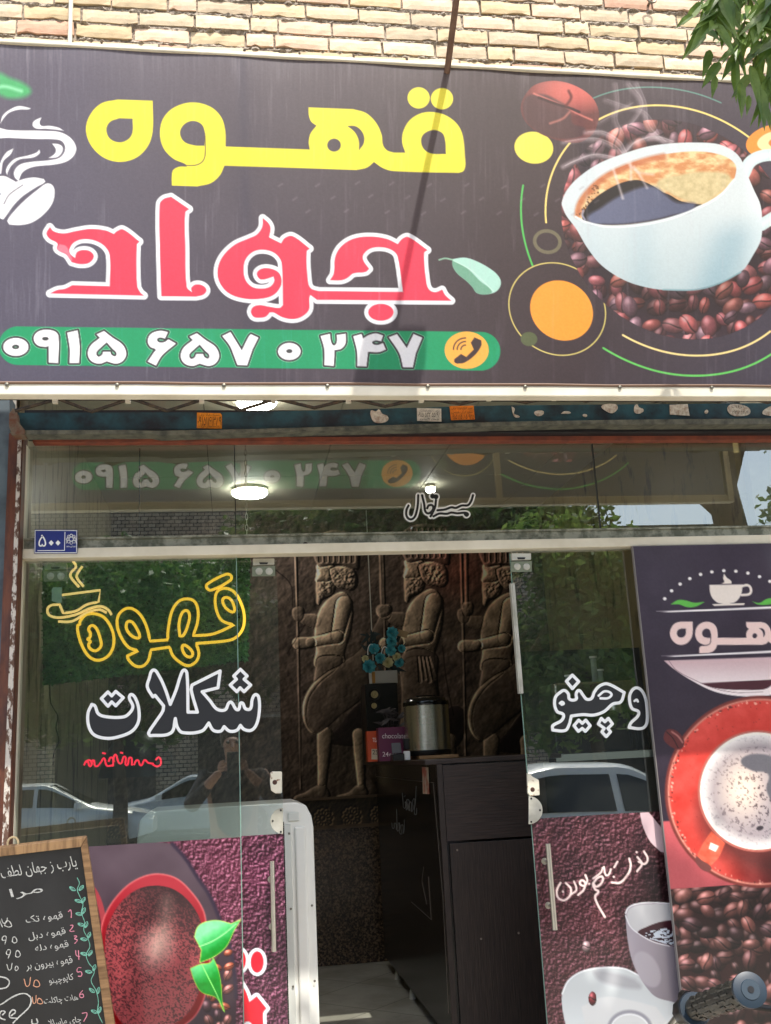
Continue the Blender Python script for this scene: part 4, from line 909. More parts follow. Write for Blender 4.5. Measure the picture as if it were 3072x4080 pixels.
def fb(off):
    def f_(X, Y_):
        d = np.full(X.shape, 1e9)
        for q in bsm: d = np.minimum(d, sd_seg(X, Y_, q, False))
        for q in dts: d = np.minimum(d, sd_seg(X, Y_, q, True) - 1)
        return d - off
    return f_
iso('white_outline', fb(10.5), bb, 2., onY(-.006), M_white, bt); iso('dark_fill', fb(4.4), bb, 2., onY(-.0068), M_ink, bt)
# ---- house number plate
hp = thing('house_number_plate', 'small navy enamel plate with a white house number at the left end of the transom', 'house number', tuple(W3(223, 2160, -.05)))
pq = [(138, 2110), (309, 2111), (308, 2205), (136, 2205)]
MB().px(pq, -.050, .003).build('plate', mat('navy_enamel', S8(24, 40, 120), .3, coat=.4), hp)
bdm = MB(); onp = onY(-.0507)
def pxline(mb, pts, w_, Y, closed=False):
    n = len(pts)
    for i in range(n if closed else n - 1):
        a = np.array(pts[i]); b = np.array(pts[(i + 1) % n]); d = (b - a) / (np.hypot(*(b - a)) + 1e-9) * w_; q = np.array([-d[1], d[0]])
        mb.add([W3(*(a - d * .5 + q), Y), W3(*(b + d * .5 + q), Y), W3(*(b + d * .5 - q), Y), W3(*(a - d * .5 - q), Y)], [(0, 1, 2, 3)])
pxline(bdm, [(140, 2113), (306, 2114), (305, 2202), (139, 2202)], 1.2, -.0506, True); pxline(bdm, [(150, 2194), (257, 2193), (259, 2120)], 1.3, -.0512)
for k in range(8): 
    a_ = k * math.pi / 4; ov = oval(284 + 15 * math.cos(a_), 2148 + 15 * math.sin(a_), 5.5, 5.5, n=8); pxline(bdm, [tuple(q) for q in ov], .9, -.0508, True)
pxline(bdm, [tuple(q) for q in oval(284, 2148, 8, 8, n=10)], 1., -.0508, True); pxline(bdm, [(264, 2165), (270, 2140), (284, 2128), (298, 2140), (304, 2165)], .8, -.0513)
bdm.build('border_and_emblem', M_white, hp)
text('۵', box4(153, 2130, 184, 2178), onp, M_white, parent=hp); text('شهرداری مشهد', box4(264, 2172, 302, 2182), onp, M_white, parent=hp)
for x in (204, 231): MB().px([(x, 2152), (x + 10, 2163), (x, 2174), (x - 10, 2163)], -.0509, .0003).build('digit', M_white, hp)

# ================================================================== TALL POSTER BOARD
poster = thing('poster_board', 'tall aubergine coffee poster board covering the right side of the shop front', 'poster', (1.8, -.05, FZ))
pv = canvas_px(0, 0, 0, 0, -.052, 3.6, (46, 32, 44), rect=(1.449, .40, 2.17, 2.196))
pv.C[:] = (np.array([56, 44, 60])[None, None] * (1 - np.clip((pv.Y - 2200) / 900, 0, 1) * .25)[..., None] + (noise(pv.X, pv.Y, 90, 81, 3) - .5)[..., None] * 14) / 255.
pv.fill(np.array([(2400, 3277 + 9), (3600, 3220), (3600, 3480), (2400, 3562)]), (186, 84, 88))
bz = np.array([(2400, 3561), (3600, 3480), (3600, 5400), (2400, 5400)], float)
pv.fill(bz, (44, 22, 22)); t0 = pv.C.copy()
pv.beans((2600, 3500, 3330, 5200), 2, 54, [(150, 88, 80), (110, 66, 60), (80, 48, 46)], seed=21, skip=.2); pv.beans((2600, 3500, 3330, 5200), 1, 54, [(160, 94, 84), (130, 78, 74), (180, 112, 100), (92, 58, 60)], seed=22, skip=.38); zb_ = inside(pv.X, pv.Y, bz); pv.C *= np.where(zb_, .62 + .6 * noise(pv.X, pv.Y, 110, 77, 2), 1)[..., None].astype(np.float32)
mb_ = inside(pv.X, pv.Y, bz)[..., None]; pv.C = np.where(mb_, pv.C, t0)
for q in ((1064, 406), (1103, 361), (1151, 323), (1206, 292), (1267, 268), (1331, 254), (1399, 247), (1467, 250), (1535, 261), (1601, 281), (1660, 308), (1712, 342), (1756, 384)): pv.fill(oval(q[0], q[1], 10, 9, T='Q6'), (244, 238, 234))
CR = (238, 226, 214)
pv.fill(SP('Q6 1317,328* 1505,325* 1500,370 1480,410 1450,430 1375,432 1340,410 1322,375'), CR); pv.stroke(SP('Q6 1500,335 1535,330 1552,350 1545,378 1500,385', False), 5, CR)
pv.fill(SP('Q6 1332,437* 1518,431* 1512,442* 1345,447*'), CR); pv.fill(SP('Q6 1378,322* 1400,312 1395,290 1400,262* 1415,285 1440,305 1442,321*'), CR)
for s_ in ('Q6 1098,438* 1140,413 1180,415 1230,428 1292,423* 1240,450 1190,453 1145,438', 'Q6 1558,420* 1600,430 1640,408 1690,400* 1740,415* 1690,432 1640,440 1590,438'): pv.fill(SP(s_), (96, 186, 72))
pv.fill(SP('Q6 1015,478* 1666,450* 1830,444* 1830,452* 1666,462* 1100,483*'), (244, 238, 236)); pv.fill(SP('Q6 1045,731* 1666,700* 1830,692* 1830,700* 1666,712* 1120,734*'), (244, 238, 236))
def tfb(x, y): return 2669 + (x - 342) * .342, 2478 + (y - 394) * .375 - (x - 342) * .0135
LP_ = (236, 206, 198)
pv.fill([SP('R1 1013,665* 1014,860 985,960 910,1040 800,1072 690,1045 605,965 570,862 595,765 670,685 780,658*', tf=tfb), SP('R1 880,785* 880,870 855,918 795,942 730,918 706,860 728,808 790,782*', tf=tfb)], LP_)
def tfl(loop): return np.array([tfb(x, y) for x, y in loop])
pv.fill([tfl(yBODY)] + [tfl(h) for h in yH], LP_); pv.stroke(tfl(SP('R1 1361,900* 1362,1020 1345,1068 1300,1093 1228,1095*', False)), 1.6, (60, 44, 56))
for q in ((1114, 646), (1269, 652)): pv.fill(tfl(oval(q[0], q[1], 74, 71, T='R2')), LP_)
BW = SP('Q6 1060,757* 1660,736* 1930,726* 1880,850 1780,925 1640,955 1480,957 1340,930 1200,860 1110,800')
pv.fill(BW, lambda X, Y: np.array([206, 176, 178]) + np.clip((Y - 2640) / 90, 0, 1)[..., None] * np.array([30, 48, 44])); pv.fill(SP('Q6 1268,885* 1700,862* 1640,915 1520,922 1400,918 1320,905'), (72, 30, 40))
pv.stroke(SP('Q6 1088,758 1130,810 1220,860 1350,915 1480,938 1620,935', False), .9, (120, 90, 96))
# red saucer and cup seen from above
sau = oval(3030, 3155, 372, 374, n=90); pv.fill(sau, lambda X, Y: np.array([206, 66, 56]) - (np.clip((X + Y * .8 - 5650) / 300, 0, 1) * np.clip((Y - 3280) / 90, 0, 1))[..., None] * np.array([120, 50, 36]) + (noise(X, Y, 60, 91, 3) - .5)[..., None] * 40)
sh_ = np.array(oval(3060, 3290, 290, 200, .4, n=60)); pv.fill(sh_, (70, 38, 36), soft=90, alpha=.75)
pv.stroke(sau, 9, (116, 50, 44), closed=True, soft=6); pv.stroke(oval(3030, 3155, 366, 368, n=90), 3.4, (232, 150, 130), closed=True, soft=7, alpha=.9)
rr_ = np.random.RandomState(3)
for i in range(170):
    a_ = rr_.uniform(0, 6.28); ra = 360 + rr_.uniform(-9, 5); pv.fill(oval(3030 + ra * math.cos(a_), 3155 + ra * math.sin(a_), rr_.uniform(2, 5), rr_.uniform(2, 6), a_, n=8), (84, 36, 32) if rr_.rand() < .55 else (236, 170, 150), alpha=.8)
for i in range(60):
    a_ = rr_.uniform(0, 6.28); ra = rr_.uniform(260, 350); pv.fill(oval(3030 + ra * math.cos(a_), 3155 + ra * math.sin(a_), 2, 2.6, n=6), (120, 30, 26), alpha=.7)
pv.fill(SP('Q9 1300,480* 1385,555* 1345,640 1290,700* 1205,650* 1240,570'), lambda X, Y: np.array([206, 90, 66]) + (noise(X, Y, 20, 93, 2) - .5)[..., None] * 50); pv.fill(SP('Q9 1205,640 1240,660 1300,705 1270,730 1215,690'), (110, 60, 56))
pv.fill(SP('Q9 1295,550* 1345,572* 1325,608* 1283,588*'), (246, 232, 214))
cu = oval(3020, 3152, 240, 243, n=80); pv.fill(cu, (176, 96, 84)); pv.fill(oval(3020, 3152, 231, 234, n=80), (232, 226, 214))
def foam2(X, Y):
    d = np.hypot(X - 3020, Y - 3152) / 220; n = noise(X, Y, 9, 95, 3); b = np.clip((n - .60) * 9, 0, 1) * np.clip(1.15 - d, 0, 1)
    g = np.exp(-(((X - 2960) / 90) ** 2 + ((Y - 3140) / 120) ** 2)); c = np.array([150, 140, 144]) + g[..., None] * np.array([86, 74, 50]) + (np.clip((d - .8) * 5, 0, 1))[..., None] * np.array([70, 74, 66])
    return c - b[..., None] * np.array([110, 110, 100])
pv.fill(oval(3020, 3150, 219, 222, n=80), foam2)
pv.fill(SP('Q6 1495,1330 1540,1290 1640,1290 1720,1330 1760,1400 1700,1560 1640,1490 1650,1400 1560,1380'), (92, 90, 96), soft=8)
pv.fill(oval(1598, 462, 22, 14, -.2, T='Q9'), (50, 44, 50))
pv.fill(SP('Q6 1058,1190 1075,1150 1110,1145 1150,1170 1175,1215 1160,1255 1120,1255 1070,1220'), (92, 40, 40)); pv.stroke(SP('Q6 1075,1160 1110,1195 1140,1250', False), 2.2, (40, 16, 18)); pv.stroke(SP('Q6 1105,1160 1140,1185 1165,1220', False), 3, (168, 110, 104), soft=5)
pv.grain(8, 5)
pv.build('printed_sheet', canvas_mat('poster_print', rough=.33, coat=.12, bump=.04, bs=8), poster)
MB().box((1.4465, -.0515, .39), (2.175, -.036, 2.1975)).build('backing_board', mat('board_edge', S8(130, 124, 120), .6), poster)

# ================================================================== CHALK MENU BOARD
cb0 = W3(344, 3337, -.50); cn = Vector((-.10, 1.0, .22)).normalized()
def onC(d=0.): 
    p0 = cb0 - cn * d
    return lambda x, y: WP(x, y, p0, cn)
board = thing('menu_chalkboard', 'wood framed chalkboard menu leaning at the bottom left with prices in chalk', 'menu board', (cb0.x - .25, cb0.y - .1, 0))
def cpoly(pts, d, th, name, m, bev=0.):
    f_ = onC(d); return MB().prism([f_(x, y) for x, y in pts], cn * th).build(name, m, board, bevel=bev)
M_wood = mat('oak_frame', S8(156, 122, 84), .6, 0, col2=S8(104, 76, 48), ns=7, stretch=(1, 1, 9), bump=.25); M_woodh = mat('oak_frame_rail', S8(164, 130, 90), .6, 0, col2=S8(108, 80, 52), ns=7, stretch=(9, 1, 1), bump=.25)
cpoly([(-440, 3430), (344, 3337), (322, 3375), (-430, 3465)], .012, .022, 'top_rail', M_woodh, .002)
cpoly([(345, 3338), (457, 4080), (550, 4700), (505, 4700), (420, 4080), (322, 3376)], .0125, .022, 'side_rail', M_wood, .002)
cpoly([(-430, 3464), (323, 3375), (421, 4080), (506, 4690), (-300, 4790)], 0, .006, 'slate', mat('chalkboard_black', S8(22, 24, 26), .6, 0, col2=S8(40, 42, 44), ns=5, nlo=.4, nhi=.8, stretch=(1, 1, .6)))
cpoly([(-470, 3435), (-425, 3432), (-290, 4790), (-335, 4795)], .0122, .022, 'side_rail', M_wood, .002)
cpoly([(-340, 4780), (-300, 4775), (508, 4680), (548, 4700), (552, 4730), (-330, 4830)], .013, .022, 'bottom_rail', M_woodh, .002)
lgm = MB(); f_ = onC(-.03)
for x in (-300, 250):
    a = f_(x, 3600); lgm.tube([a, (a.x, a.y + .32, .0)], .011, 8)
lgm.build('rear_leg', M_wood, board)
MB().tube([f_(60, 3375) + Vector((.014 * math.cos(a), -.03, .016 * math.sin(a) + .012)) for a in np.linspace(-.6, 3.8, 12)], .003, 8).build('hanging_loop', mat('rope', S8(190, 170, 130), .8), board, True)
def chalk(strokes, w_, m, name='chalk_writing'):
    L_ = [SP(s_, False, 5) for s_ in strokes]; al = np.concatenate(L_); bb = (al[:, 0].min() - 8, al[:, 1].min() - 8, al[:, 0].max() + 8, al[:, 1].max() + 8)
    def f_(X, Y_):
        d = np.full(X.shape, 1e9)
        for q in L_: d = np.minimum(d, sd_seg(X, Y_, q, False))
        return d - w_ * (.42 + .7 * noise(X, Y_, 7, 99, 2))
    return iso(name, f_, bb, 1.8, onC(.0012), m, board)
CKW = mat('white_chalk', S8(214, 216, 212), .9, 0, col2=S8(150, 152, 150), ns=300); CKP = mat('pink_chalk', S8(214, 140, 160), .9); CKG = mat('green_chalk', S8(120, 186, 168), .9); CKO = mat('peach_chalk', S8(214, 160, 130), .9)
def ctext(st_, x0, y0, x1, y1, sl):
    q = lambda x, y: (x * .6483, 3000 + y * .6483); d = (x1 - x0) * sl; sh_ = (y1 - y0) * .12
    text(st_, [q(x0 - sh_, y0 - d * 0), q(x1 - sh_, y0 + d), q(x1 + sh_, y1 + d), q(x0 + sh_, y1)], onC(.0012), CKW, 'chalk_writing', board, wob=1.0)
for a_ in (('یارب ز جهان لطف', 5, 705, 470, 790, -.16), ('مرا', 62, 838, 262, 905, -.18), ('قهوه تک', 158, 1005, 386, 1058, -.14), ('قهوه دبل', 172, 1108, 402, 1160, -.16), ('قهوه دله', 214, 1180, 420, 1232, -.14),
           ('قهوه بیرون بر', 158, 1290, 444, 1345, -.15), ('کاپوچینو', 300, 1380, 452, 1434, -.18), ('هات چاکلت', 268, 1506, 478, 1556, -.12), ('چای ماسالا', 300, 1640, 500, 1690, -.12)): ctext(*a_)
chalk(['Q7 420,975 435,965 438,1012', 'Q7 432,1060 448,1060 440,1080 430,1095 455,1095', 'Q7 455,1125 472,1128 458,1142 475,1150 460,1170', 'Q7 465,1215 470,1245 490,1250', 'Q7 482,1215 485,1270', 'Q7 498,1320 480,1320 475,1345 498,1345 500,1370 480,1372', 'Q7 508,1460 492,1480 492,1500 512,1500 508,1482 494,1486', 'Q7 505,1600 535,1600 515,1650'], 2.2, CKP)
chalk(['Q7 28,1060 45,1030 72,1060 55,1070 30,1062', 'Q7 -5,1025 15,1070', 'Q7 10,1020 20,1045 40,1040 45,1015', 'Q7 35,1150 15,1150 20,1128 38,1130 30,1175', 'Q7 75,1160 85,1130 105,1155 90,1168 75,1160', 'Q7 60,1240 40,1235 48,1210 65,1215 50,1262', 'Q7 95,1250 105,1215 125,1240 110,1255 95,1250', 'Q7 42,1300 60,1335 75,1290', 'Q7 92,1330 100,1310 112,1325 98,1338 92,1330'], 2.1, CKW)
chalk(['Q7 148,1390 170,1435 188,1378', 'Q7 205,1430 220,1395 245,1425 228,1438 205,1430', 'Q7 198,1500 212,1540 222,1490', 'Q7 228,1535 240,1508 262,1535 245,1542 228,1535'], 2.1, CKO)
chalk(['Q7 195,1640 200,1665 230,1660 225,1635', 'Q7 0,1375 40,1385 58,1410 40,1440 0,1450', 'Q7 -60,1560 0,1548 60,1510 110,1485 160,1480 190,1510 180,1560 120,1620 80,1660', 'Q7 15,1610 30,1590 5,1590 0,1625 30,1640', 'Q7 70,1615 95,1590 75,1580 58,1620 100,1630', 'Q7 -40,1580 -45,1640', 'Q7 -60,1605 -20,1600'], 3.4, CKW)
vine = 'Q7 475,768 488,800 475,840 490,880 510,930 500,980 520,1040 515,1090 540,1140 552,1190 530,1240 545,1290 580,1340 560,1400 590,1460 605,1530 600,1590 630,1660'
lv = [(445, 835, .6), (500, 830, -.8), (480, 910, .3), (512, 905, -1), (485, 990, .2), (515, 970, -1.1), (498, 1055, .3), (530, 1055, -1.2), (515, 1145, .2), (548, 1120, -1.2), (515, 1235, .3), (555, 1230, -1), (545, 1345, .2), (580, 1320, -1.2), (565, 1460, .7), (605, 1460, -1.3), (580, 1590, .4), (612, 1580, -1.2)]
chalk([vine] + ['Q7 ' + ' '.join('%g,%g' % (x + 20 * math.cos(a) * c - 9 * math.sin(a) * s_, y + 20 * math.sin(a) * c + 9 * math.cos(a) * s_) for c, s_ in ((1, 0), (.4, .9), (-.4, .8), (-1, 0), (-.4, -.8), (.4, -.9), (1, 0), (0, .1), (-1, 0))) for x, y, a in lv], 1.8, CKG, 'chalk_vine')

# ================================================================== INTERIOR
M_bulb = mat('lamp_glow', S8(255, 255, 250), .5, emit=(1, .97, .92), es=15.)
for i, (x, y, rr, lab) in enumerate(((.12, .57, .085, 'round white ceiling lamp nearest the glass, partly hidden behind the teal beam'), (.115, 2.06, .10, 'lit round ceiling lamp seen through the transom left of the calligraphy'),
                                     (1.14, 2.02, .028, 'smaller lit ceiling lamp behind the calligraphy on the transom'))):
    t = thing('ceiling_lamp', lab, 'ceiling lamp', (x, y, ZC), 'round ceiling lamps')
    MB().lathe([(rr, 0), (rr, -.018)], (x, y, ZC), 32).build('housing', M_cream, t, True)
    MB().lathe([(rr * .99, -.019), (rr * .99, -.034), (rr * .9, -.042), (rr * .6, -.047), (.001, -.049)], (x, y, ZC), 32).build('diffuser', M_bulb, t, True)
# chain
ch = thing('hanging_chain', 'thin metal chain hanging behind the transom left of the middle', 'chain', (.07, .25, 2.3))
c0 = W3(977, 1776, .25); cm = MB(); z = c0.z + .12; k = 0
while z > 2.20:
    ax = Vector((1, 0, 0)) if k % 2 else Vector((0, 1, 0))
    cm.tube([Vector((c0.x, .25, z)) + ax * .0045 * math.cos(a) + Vector((0, 0, .013 * math.sin(a))) for a in np.linspace(0, 2 * math.pi, 10, endpoint=False)], .0013, 5, closed=True); z -= .021; k += 1
cm.build('chain_links', M_alu, ch, True)
# mural on the back wall ------------------------------------------------
mural = thing('wall_mural', 'printed brown stone relief mural of robed bearded guards with spears on the back wall', 'mural', (1.0, YB, 1.3))
mz0 = float(W(1080, 3190, YB)[1]); mv = canvas_px(0, 0, 0, 0, YB, 3.2, (70, 52, 40), rect=(XL, mz0, XR, ZC - .002))
X, Y = mv.X, mv.Y
H = (noise(X, Y, 160, 101, 4) - .5) * 34 + (noise(X, Y, 26, 102, 3) - .5) * 14
tone = np.zeros(X.shape)
def bulge(loops, ht, rnd, tn=0., tex=0, sc_=14):
    global H, tone
    al = np.concatenate(loops); g = 12; sl = mv.win(al[:, 0].min() - g, al[:, 1].min() - g, al[:, 0].max() + g, al[:, 1].max() + g)
    if sl is None: return
    d = -sd_poly(X[sl], Y[sl], loops); q = np.clip(d / rnd, 0, 1); h = ht * np.sqrt(np.clip(1 - (1 - q) ** 2, 0, 1))
    m_ = np.clip(d / 3 + .5, 0, 1); base = H[sl].mean()
    if tex: h = h + (noise(X[sl], Y[sl], sc_, 105, 2) - .5) * tex * q
    H[sl] = np.where(d > -1, H[sl] * (1 - m_) + m_ * (H[sl] * .25 + h), H[sl]); tone[sl] = tone[sl] * (1 - m_) + m_ * tn
def cap5(a, b, r0, r1, n=8):
    t = TT['Q5']; a = np.array(a, float); b = np.array(b, float); d = (b - a) / np.hypot(*(b - a)); q = np.array([-d[1], d[0]]); an = math.atan2(q[1], q[0]); pts = []
    for i in range(n + 1):
        w_ = an + math.pi * i / n; pts.append(a + r0 * np.array([math.cos(w_), math.sin(w_)]))
    for i in range(n + 1):
        w_ = an + math.pi + math.pi * i / n; pts.append(b + r1 * np.array([math.cos(w_), math.sin(w_)]))
    p = np.array(pts); return np.stack([t[0] + p[:, 0] * t[2], t[1] + p[:, 1] * t[2]], 1)
def guard(ox, oy, s, spear=True, cloak=True, lean=0):
    def tf(x, y): return 1000 + ((x * s + ox)) * .7203, 2200 + ((y * s + oy)) * .7203
    def Z(st): return SP(st, tf=tf)
    def C(a, b, r0, r1): return cap5((a[0] * s + ox, a[1] * s + oy), (b[0] * s + ox, b[1] * s + oy), r0 * s, r1 * s)
    if spear: bulge([C((246, -60), (262, 560), 7, 7)], 14, 6, .1); bulge([C((262, 560), (276, 1310), 6, 5)], 10, 5, .05)
    bulge([C((350, 380), (300, 372), 38, 30)], 18, 24, .15); bulge([Z('235,310 285,305 295,345 280,380 245,378 228,345')], 20, 18, .15, 10, 16)
    bulge([Z('372,1000 450,1000 640,830 640,1040 430,1062 372,1020')], 10, 30, -.25)
    bulge([C((410, 1010), (392, 1330), 44, 22)], 26, 30, .35); bulge([C((596, 1010), (612, 1300), 36, 20)], 24, 26, .35)
    bulge([Z('372,1290 420,1300 428,1368 300,1372 236,1366 300,1330')], 18, 20, .15); bulge([Z('590,1290 636,1300 640,1350 560,1362 474,1362 540,1330')], 18, 20, .15)
    bulge([Z('520,222 562,300 556,430 520,560 512,640 360,640 360,540 352,440 380,320 440,250')], 34, 60, .34, 5)
    bulge([Z('375,580 500,575 512,600 500,640 520,700 520,800 360,760 358,640')], 20, 30, .12, 6)
    if cloak:
        bulge([Z('500,618 600,540 690,400 735,330 775,330 760,420 700,560 655,700 640,780 500,900 350,1012 300,960 284,870 300,800 350,720 450,650')], 18, 60, .04, 12, 30)
        bulge([Z('480,640 390,720 330,800 310,880 320,960 350,1005 300,960 284,880 300,800 350,720 440,650')], 16, 14, .35)
    bulge([C((515, 290), (480, 460), 50, 38)], 38, 40, .45); bulge([C((480, 470), (330, 500), 38, 28)], 36, 30, .42); bulge([C((330, 500), (262, 505), 30, 34)], 30, 24, .35, 8, 12)
    bulge([Z('372,96 440,110 470,180 450,240 400,262 372,292 362,240 360,180')], 34, 34, .28, 44, 9)
    bulge([Z('365,70 440,55 470,110 440,160 385,165 356,158 366,120')], 34, 26, .42, 10, 12)
    bulge([Z('440,90 560,90 590,150 575,205 520,205 470,190 440,140')], 36, 30, .26, 46, 9)
    bulge([Z('366,-90 590,-90 600,60 590,96 480,70 370,72')], 30, 26, .05, 4)
    for i in range(7): bulge([C((385 + 30 * i, -90), (385 + 30 * i, 50), 10, 10)], 8, 9, .08)
guard(0, 0, 1.0)
guard(466, -30, 1.06, True, False)
guard(905, -4, 1.04, True, True)
bulge([SP('Q5 845,560 1020,560 1030,700 1040,820 1030,1340 850,1340 835,760')], 26, 70, .05, 6)
for k in range(4): bulge([cap5((985 - k * 20, 580), (1015 - k * 26, 700 + (k % 2) * 14), 4, 9)], 7, 9, .12)
bulge([cap5((1190, -60), (1195, 300), 10, 10)], 14, 8, .1); bulge([SP('Q5 1172,285 1222,280 1230,320 1215,352 1178,350')], 20, 16, .2, 12, 12)
bulge([cap5((715, -60), (726, 300), 9, 9)], 12, 8, .1); bulge([SP('Q5 700,300 760,295 772,340 750,360 705,355')], 20, 16, .2, 12, 12)
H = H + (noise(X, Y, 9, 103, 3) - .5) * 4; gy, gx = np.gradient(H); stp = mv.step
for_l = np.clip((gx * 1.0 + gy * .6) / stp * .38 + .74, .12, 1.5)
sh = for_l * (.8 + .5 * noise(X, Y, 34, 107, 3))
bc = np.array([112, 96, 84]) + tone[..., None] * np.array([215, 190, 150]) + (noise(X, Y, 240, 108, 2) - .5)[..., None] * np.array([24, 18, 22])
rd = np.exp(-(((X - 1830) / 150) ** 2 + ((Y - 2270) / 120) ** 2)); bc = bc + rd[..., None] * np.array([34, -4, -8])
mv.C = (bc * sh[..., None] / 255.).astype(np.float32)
for s_ in ('Q5 140,100 220,180 230,300', 'Q5 300,400 200,560', 'Q5 1060,520 1080,700 1120,900'): mv.stroke(SP(s_, False), 2, (24, 18, 16), soft=4, alpha=.8)
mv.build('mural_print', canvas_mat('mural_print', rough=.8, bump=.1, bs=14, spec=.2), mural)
z1 = float(W(1300, 3232, YB)[1]); z2 = float(W(1300, 3290, YB)[1])
rb = canvas_px(0, 0, 0, 0, YB - .004, 2.6, (60, 48, 36), rect=(XL, z2, XR, mz0 - .012))
Hh = (noise(rb.X, rb.Y, 12, 111, 3) - .5) * 5; cx0, cz0 = W(1400, 3254, YB)
u = (rb.w[..., 0] - float(cx0)) / .165; v = (rb.w[..., 2] - float(cz0)) / .165; uu = (u + .5) % 1 - .5; r = np.hypot(uu, v); th = np.arctan2(v, uu)
Hh += 9 * (np.exp(-((r - .08) / .03) ** 2)) + 10 * np.exp(-((r - .30 - .05 * np.abs(np.cos(6 * th))) / .035) ** 2) + 8 * np.exp(-((r - .2) / .05) ** 2) * (np.cos(12 * th) > 0)
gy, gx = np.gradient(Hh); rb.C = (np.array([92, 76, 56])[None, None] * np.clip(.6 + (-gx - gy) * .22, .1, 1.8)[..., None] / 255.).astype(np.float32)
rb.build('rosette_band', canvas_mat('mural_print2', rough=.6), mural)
MB().box((XL, YB - .03, mz0 - .012), (XR, YB, mz0 + .002)).box((XL, YB - .02, z2 - .02), (XR, YB - .001, z2)).build('ledge', mat('brown_ledge', S8(96, 78, 58), .6, 0, col2=S8(66, 52, 40), ns=12), mural)
MB().box((.84, YB - .006, mz0), (.846, YB - .001, ZC)).build('seam_strip', M_alu, mural)
gd = MB()
for i in range(-1, 4):
    for j in range(3):
        za = FZ + j * (z2 - .02 - FZ) / 3; gd.box((.2 + i * .62 - .9, YB - .006, za + .001), (.2 + i * .62 - .9 + .617, YB + .005, za + (z2 - .02 - FZ) / 3 - .001))
M_gr = mat('granite', S8(40, 32, 26), .25, 0, col2=S8(128, 106, 84), ns=95, nd=3, nlo=.44, nhi=.66)
o = gd.build('granite_dado', M_gr); tag(o, kind='structure')
# cornice of pendant: counter ---------------------------------------------
M_wenge = mat('wenge_veneer', S8(56, 43, 38), .42, 0, col2=S8(36, 28, 25), ns=6, nd=8, stretch=(1.5, 1.5, 24), bump=.12)
M_wengev = mat('wenge_veneer_upright', S8(52, 41, 36), .42, 0, col2=S8(34, 27, 24), ns=7, nd=8, stretch=(26, 2, 1.2), bump=.12)
M_blk = mat('gloss_black_panel', S8(14, 14, 15), .22, 0)
M_edge = mat('pale_edging', S8(120, 108, 96), .5)
ctr = thing('counter', 'dark wood counter with a glossy black side panel inside the open doorway', 'counter', (1.1, .6, FZ))
CXL = .805; CYF = .6; CT = 1.458
MB().box((CXL, CYF + .01, FZ + .06), (1.30, YB - .18, CT)).build('carcass', M_blk, ctr)
MB().box((CXL + .02, CYF - .008, 1.165), (1.24, CYF + .009, CT - .004)).build('upper_panel', M_wenge, ctr, bevel=.001)
MB().box((CXL + .03, CYF - .004, FZ + .02), (1.32, CYF + .009, 1.155)).build('lower_panel', M_wengev, ctr, bevel=.001)
MB().box((CXL - .004, CYF - .006, FZ + .02), (CXL + .018, CYF + .009, CT)).build('corner_post', M_wengev, ctr)
MB().box((CXL - .05, CYF + .0, CT + .001), (1.32, YB - .03, CT + .02)).build('counter_top', M_wenge, ctr, bevel=.002)
def onX(xc): 
    def f_(x, y):
        d = np.array([(x - PX) / F, (y - PY) / F, 1.]); wd = np.array([d @ R_, d @ N_, d @ U_]); t = xc / wd[0]; return Vector((xc, CY + wd[1] * t, CZ + wd[2] * t))
    return f_
fx = onX(CXL - .0015)
eg = MB()
def xline(pts, w_):
    for a, b in zip(pts[:-1], pts[1:]):
        p, q = fx(*a), fx(*b); eg.tube([p, q], w_, 5)
t8 = lambda x, y: (1000 + x * .6483, 3000 + y * .6483)
xline([t8(770, 145), t8(1120, 183), t8(1180, 900), t8(1215, 1600)], .0009); xline([t8(985, 915), t8(1108, 1025), t8(1090, 760)], .0008); xline([t8(1080, 930), t8(1050, 790), t8(1060, 700)], .0008)
eg.build('panel_edging', M_edge, ctr)
for u in (.02, .98):
    for v in (.03,): MB().lathe([(.004, 0), (.003, -.001)], (CXL + .05 + u * .4, CYF - .004, 1.13), 10, 'Y').build('screw_cap', M_edge, ctr)
for x, z in ((CXL + .13, .80), (CXL + .28, .81)): MB().lathe([(.0045, 0), (.003, -.001)], (x, CYF - .004, z), 10, 'Y').build('screw_cap', M_edge, ctr)
for yy in (YB - .5, YB - .95, CYF + .2):
    MB().lathe([(.016, 0), (.013, .03), (.006, .06), (.002, .075)], (CXL + .02, yy, FZ), 14).build('foot', mat('clear_plastic', S8(190, 190, 180), .3), ctr, True)
def iso_x(strokes, w_, m, name, par):
    L_ = [SP(s_, False, 5) for s_ in strokes]; al = np.concatenate(L_); bb = (al[:, 0].min() - 6, al[:, 1].min() - 6, al[:, 0].max() + 6, al[:, 1].max() + 6)
    def f_(X, Y_):
        d = np.full(X.shape, 1e9)
        for q in L_: d = np.minimum(d, sd_seg(X, Y_, q, False))
        return d - w_
    return iso(name, f_, bb, 1.5, fx, m, par)
iso_x(['Q8 930,245 935,300 945,340 950,300 958,350 965,285 972,355 980,300 990,360 1000,280 1005,345 1015,205', 'Q8 1005,345 1012,380 1018,340', 'Q8 940,270 948,262', 'Q8 895,345 898,440 905,480 912,430 920,500 928,440 936,495 942,410', 'Q8 865,430 875,465 885,430 893,470'], 1.3, mat('grey_chalk', S8(120, 120, 120), .9), 'chalk_scribble', ctr)
pl = [t8(1052, 86), t8(1092, 88), t8(1098, 253), t8(1058, 250)]
MB().add([fx(*p) + Vector((-.001, 0, 0)) for p in pl], [(0, 1, 2, 3)]).build('paper_label', mat('label_paper', S8(206, 190, 168), .7, 0, col2=S8(190, 100, 80), ns=16, nlo=.45, nhi=.6), ctr)
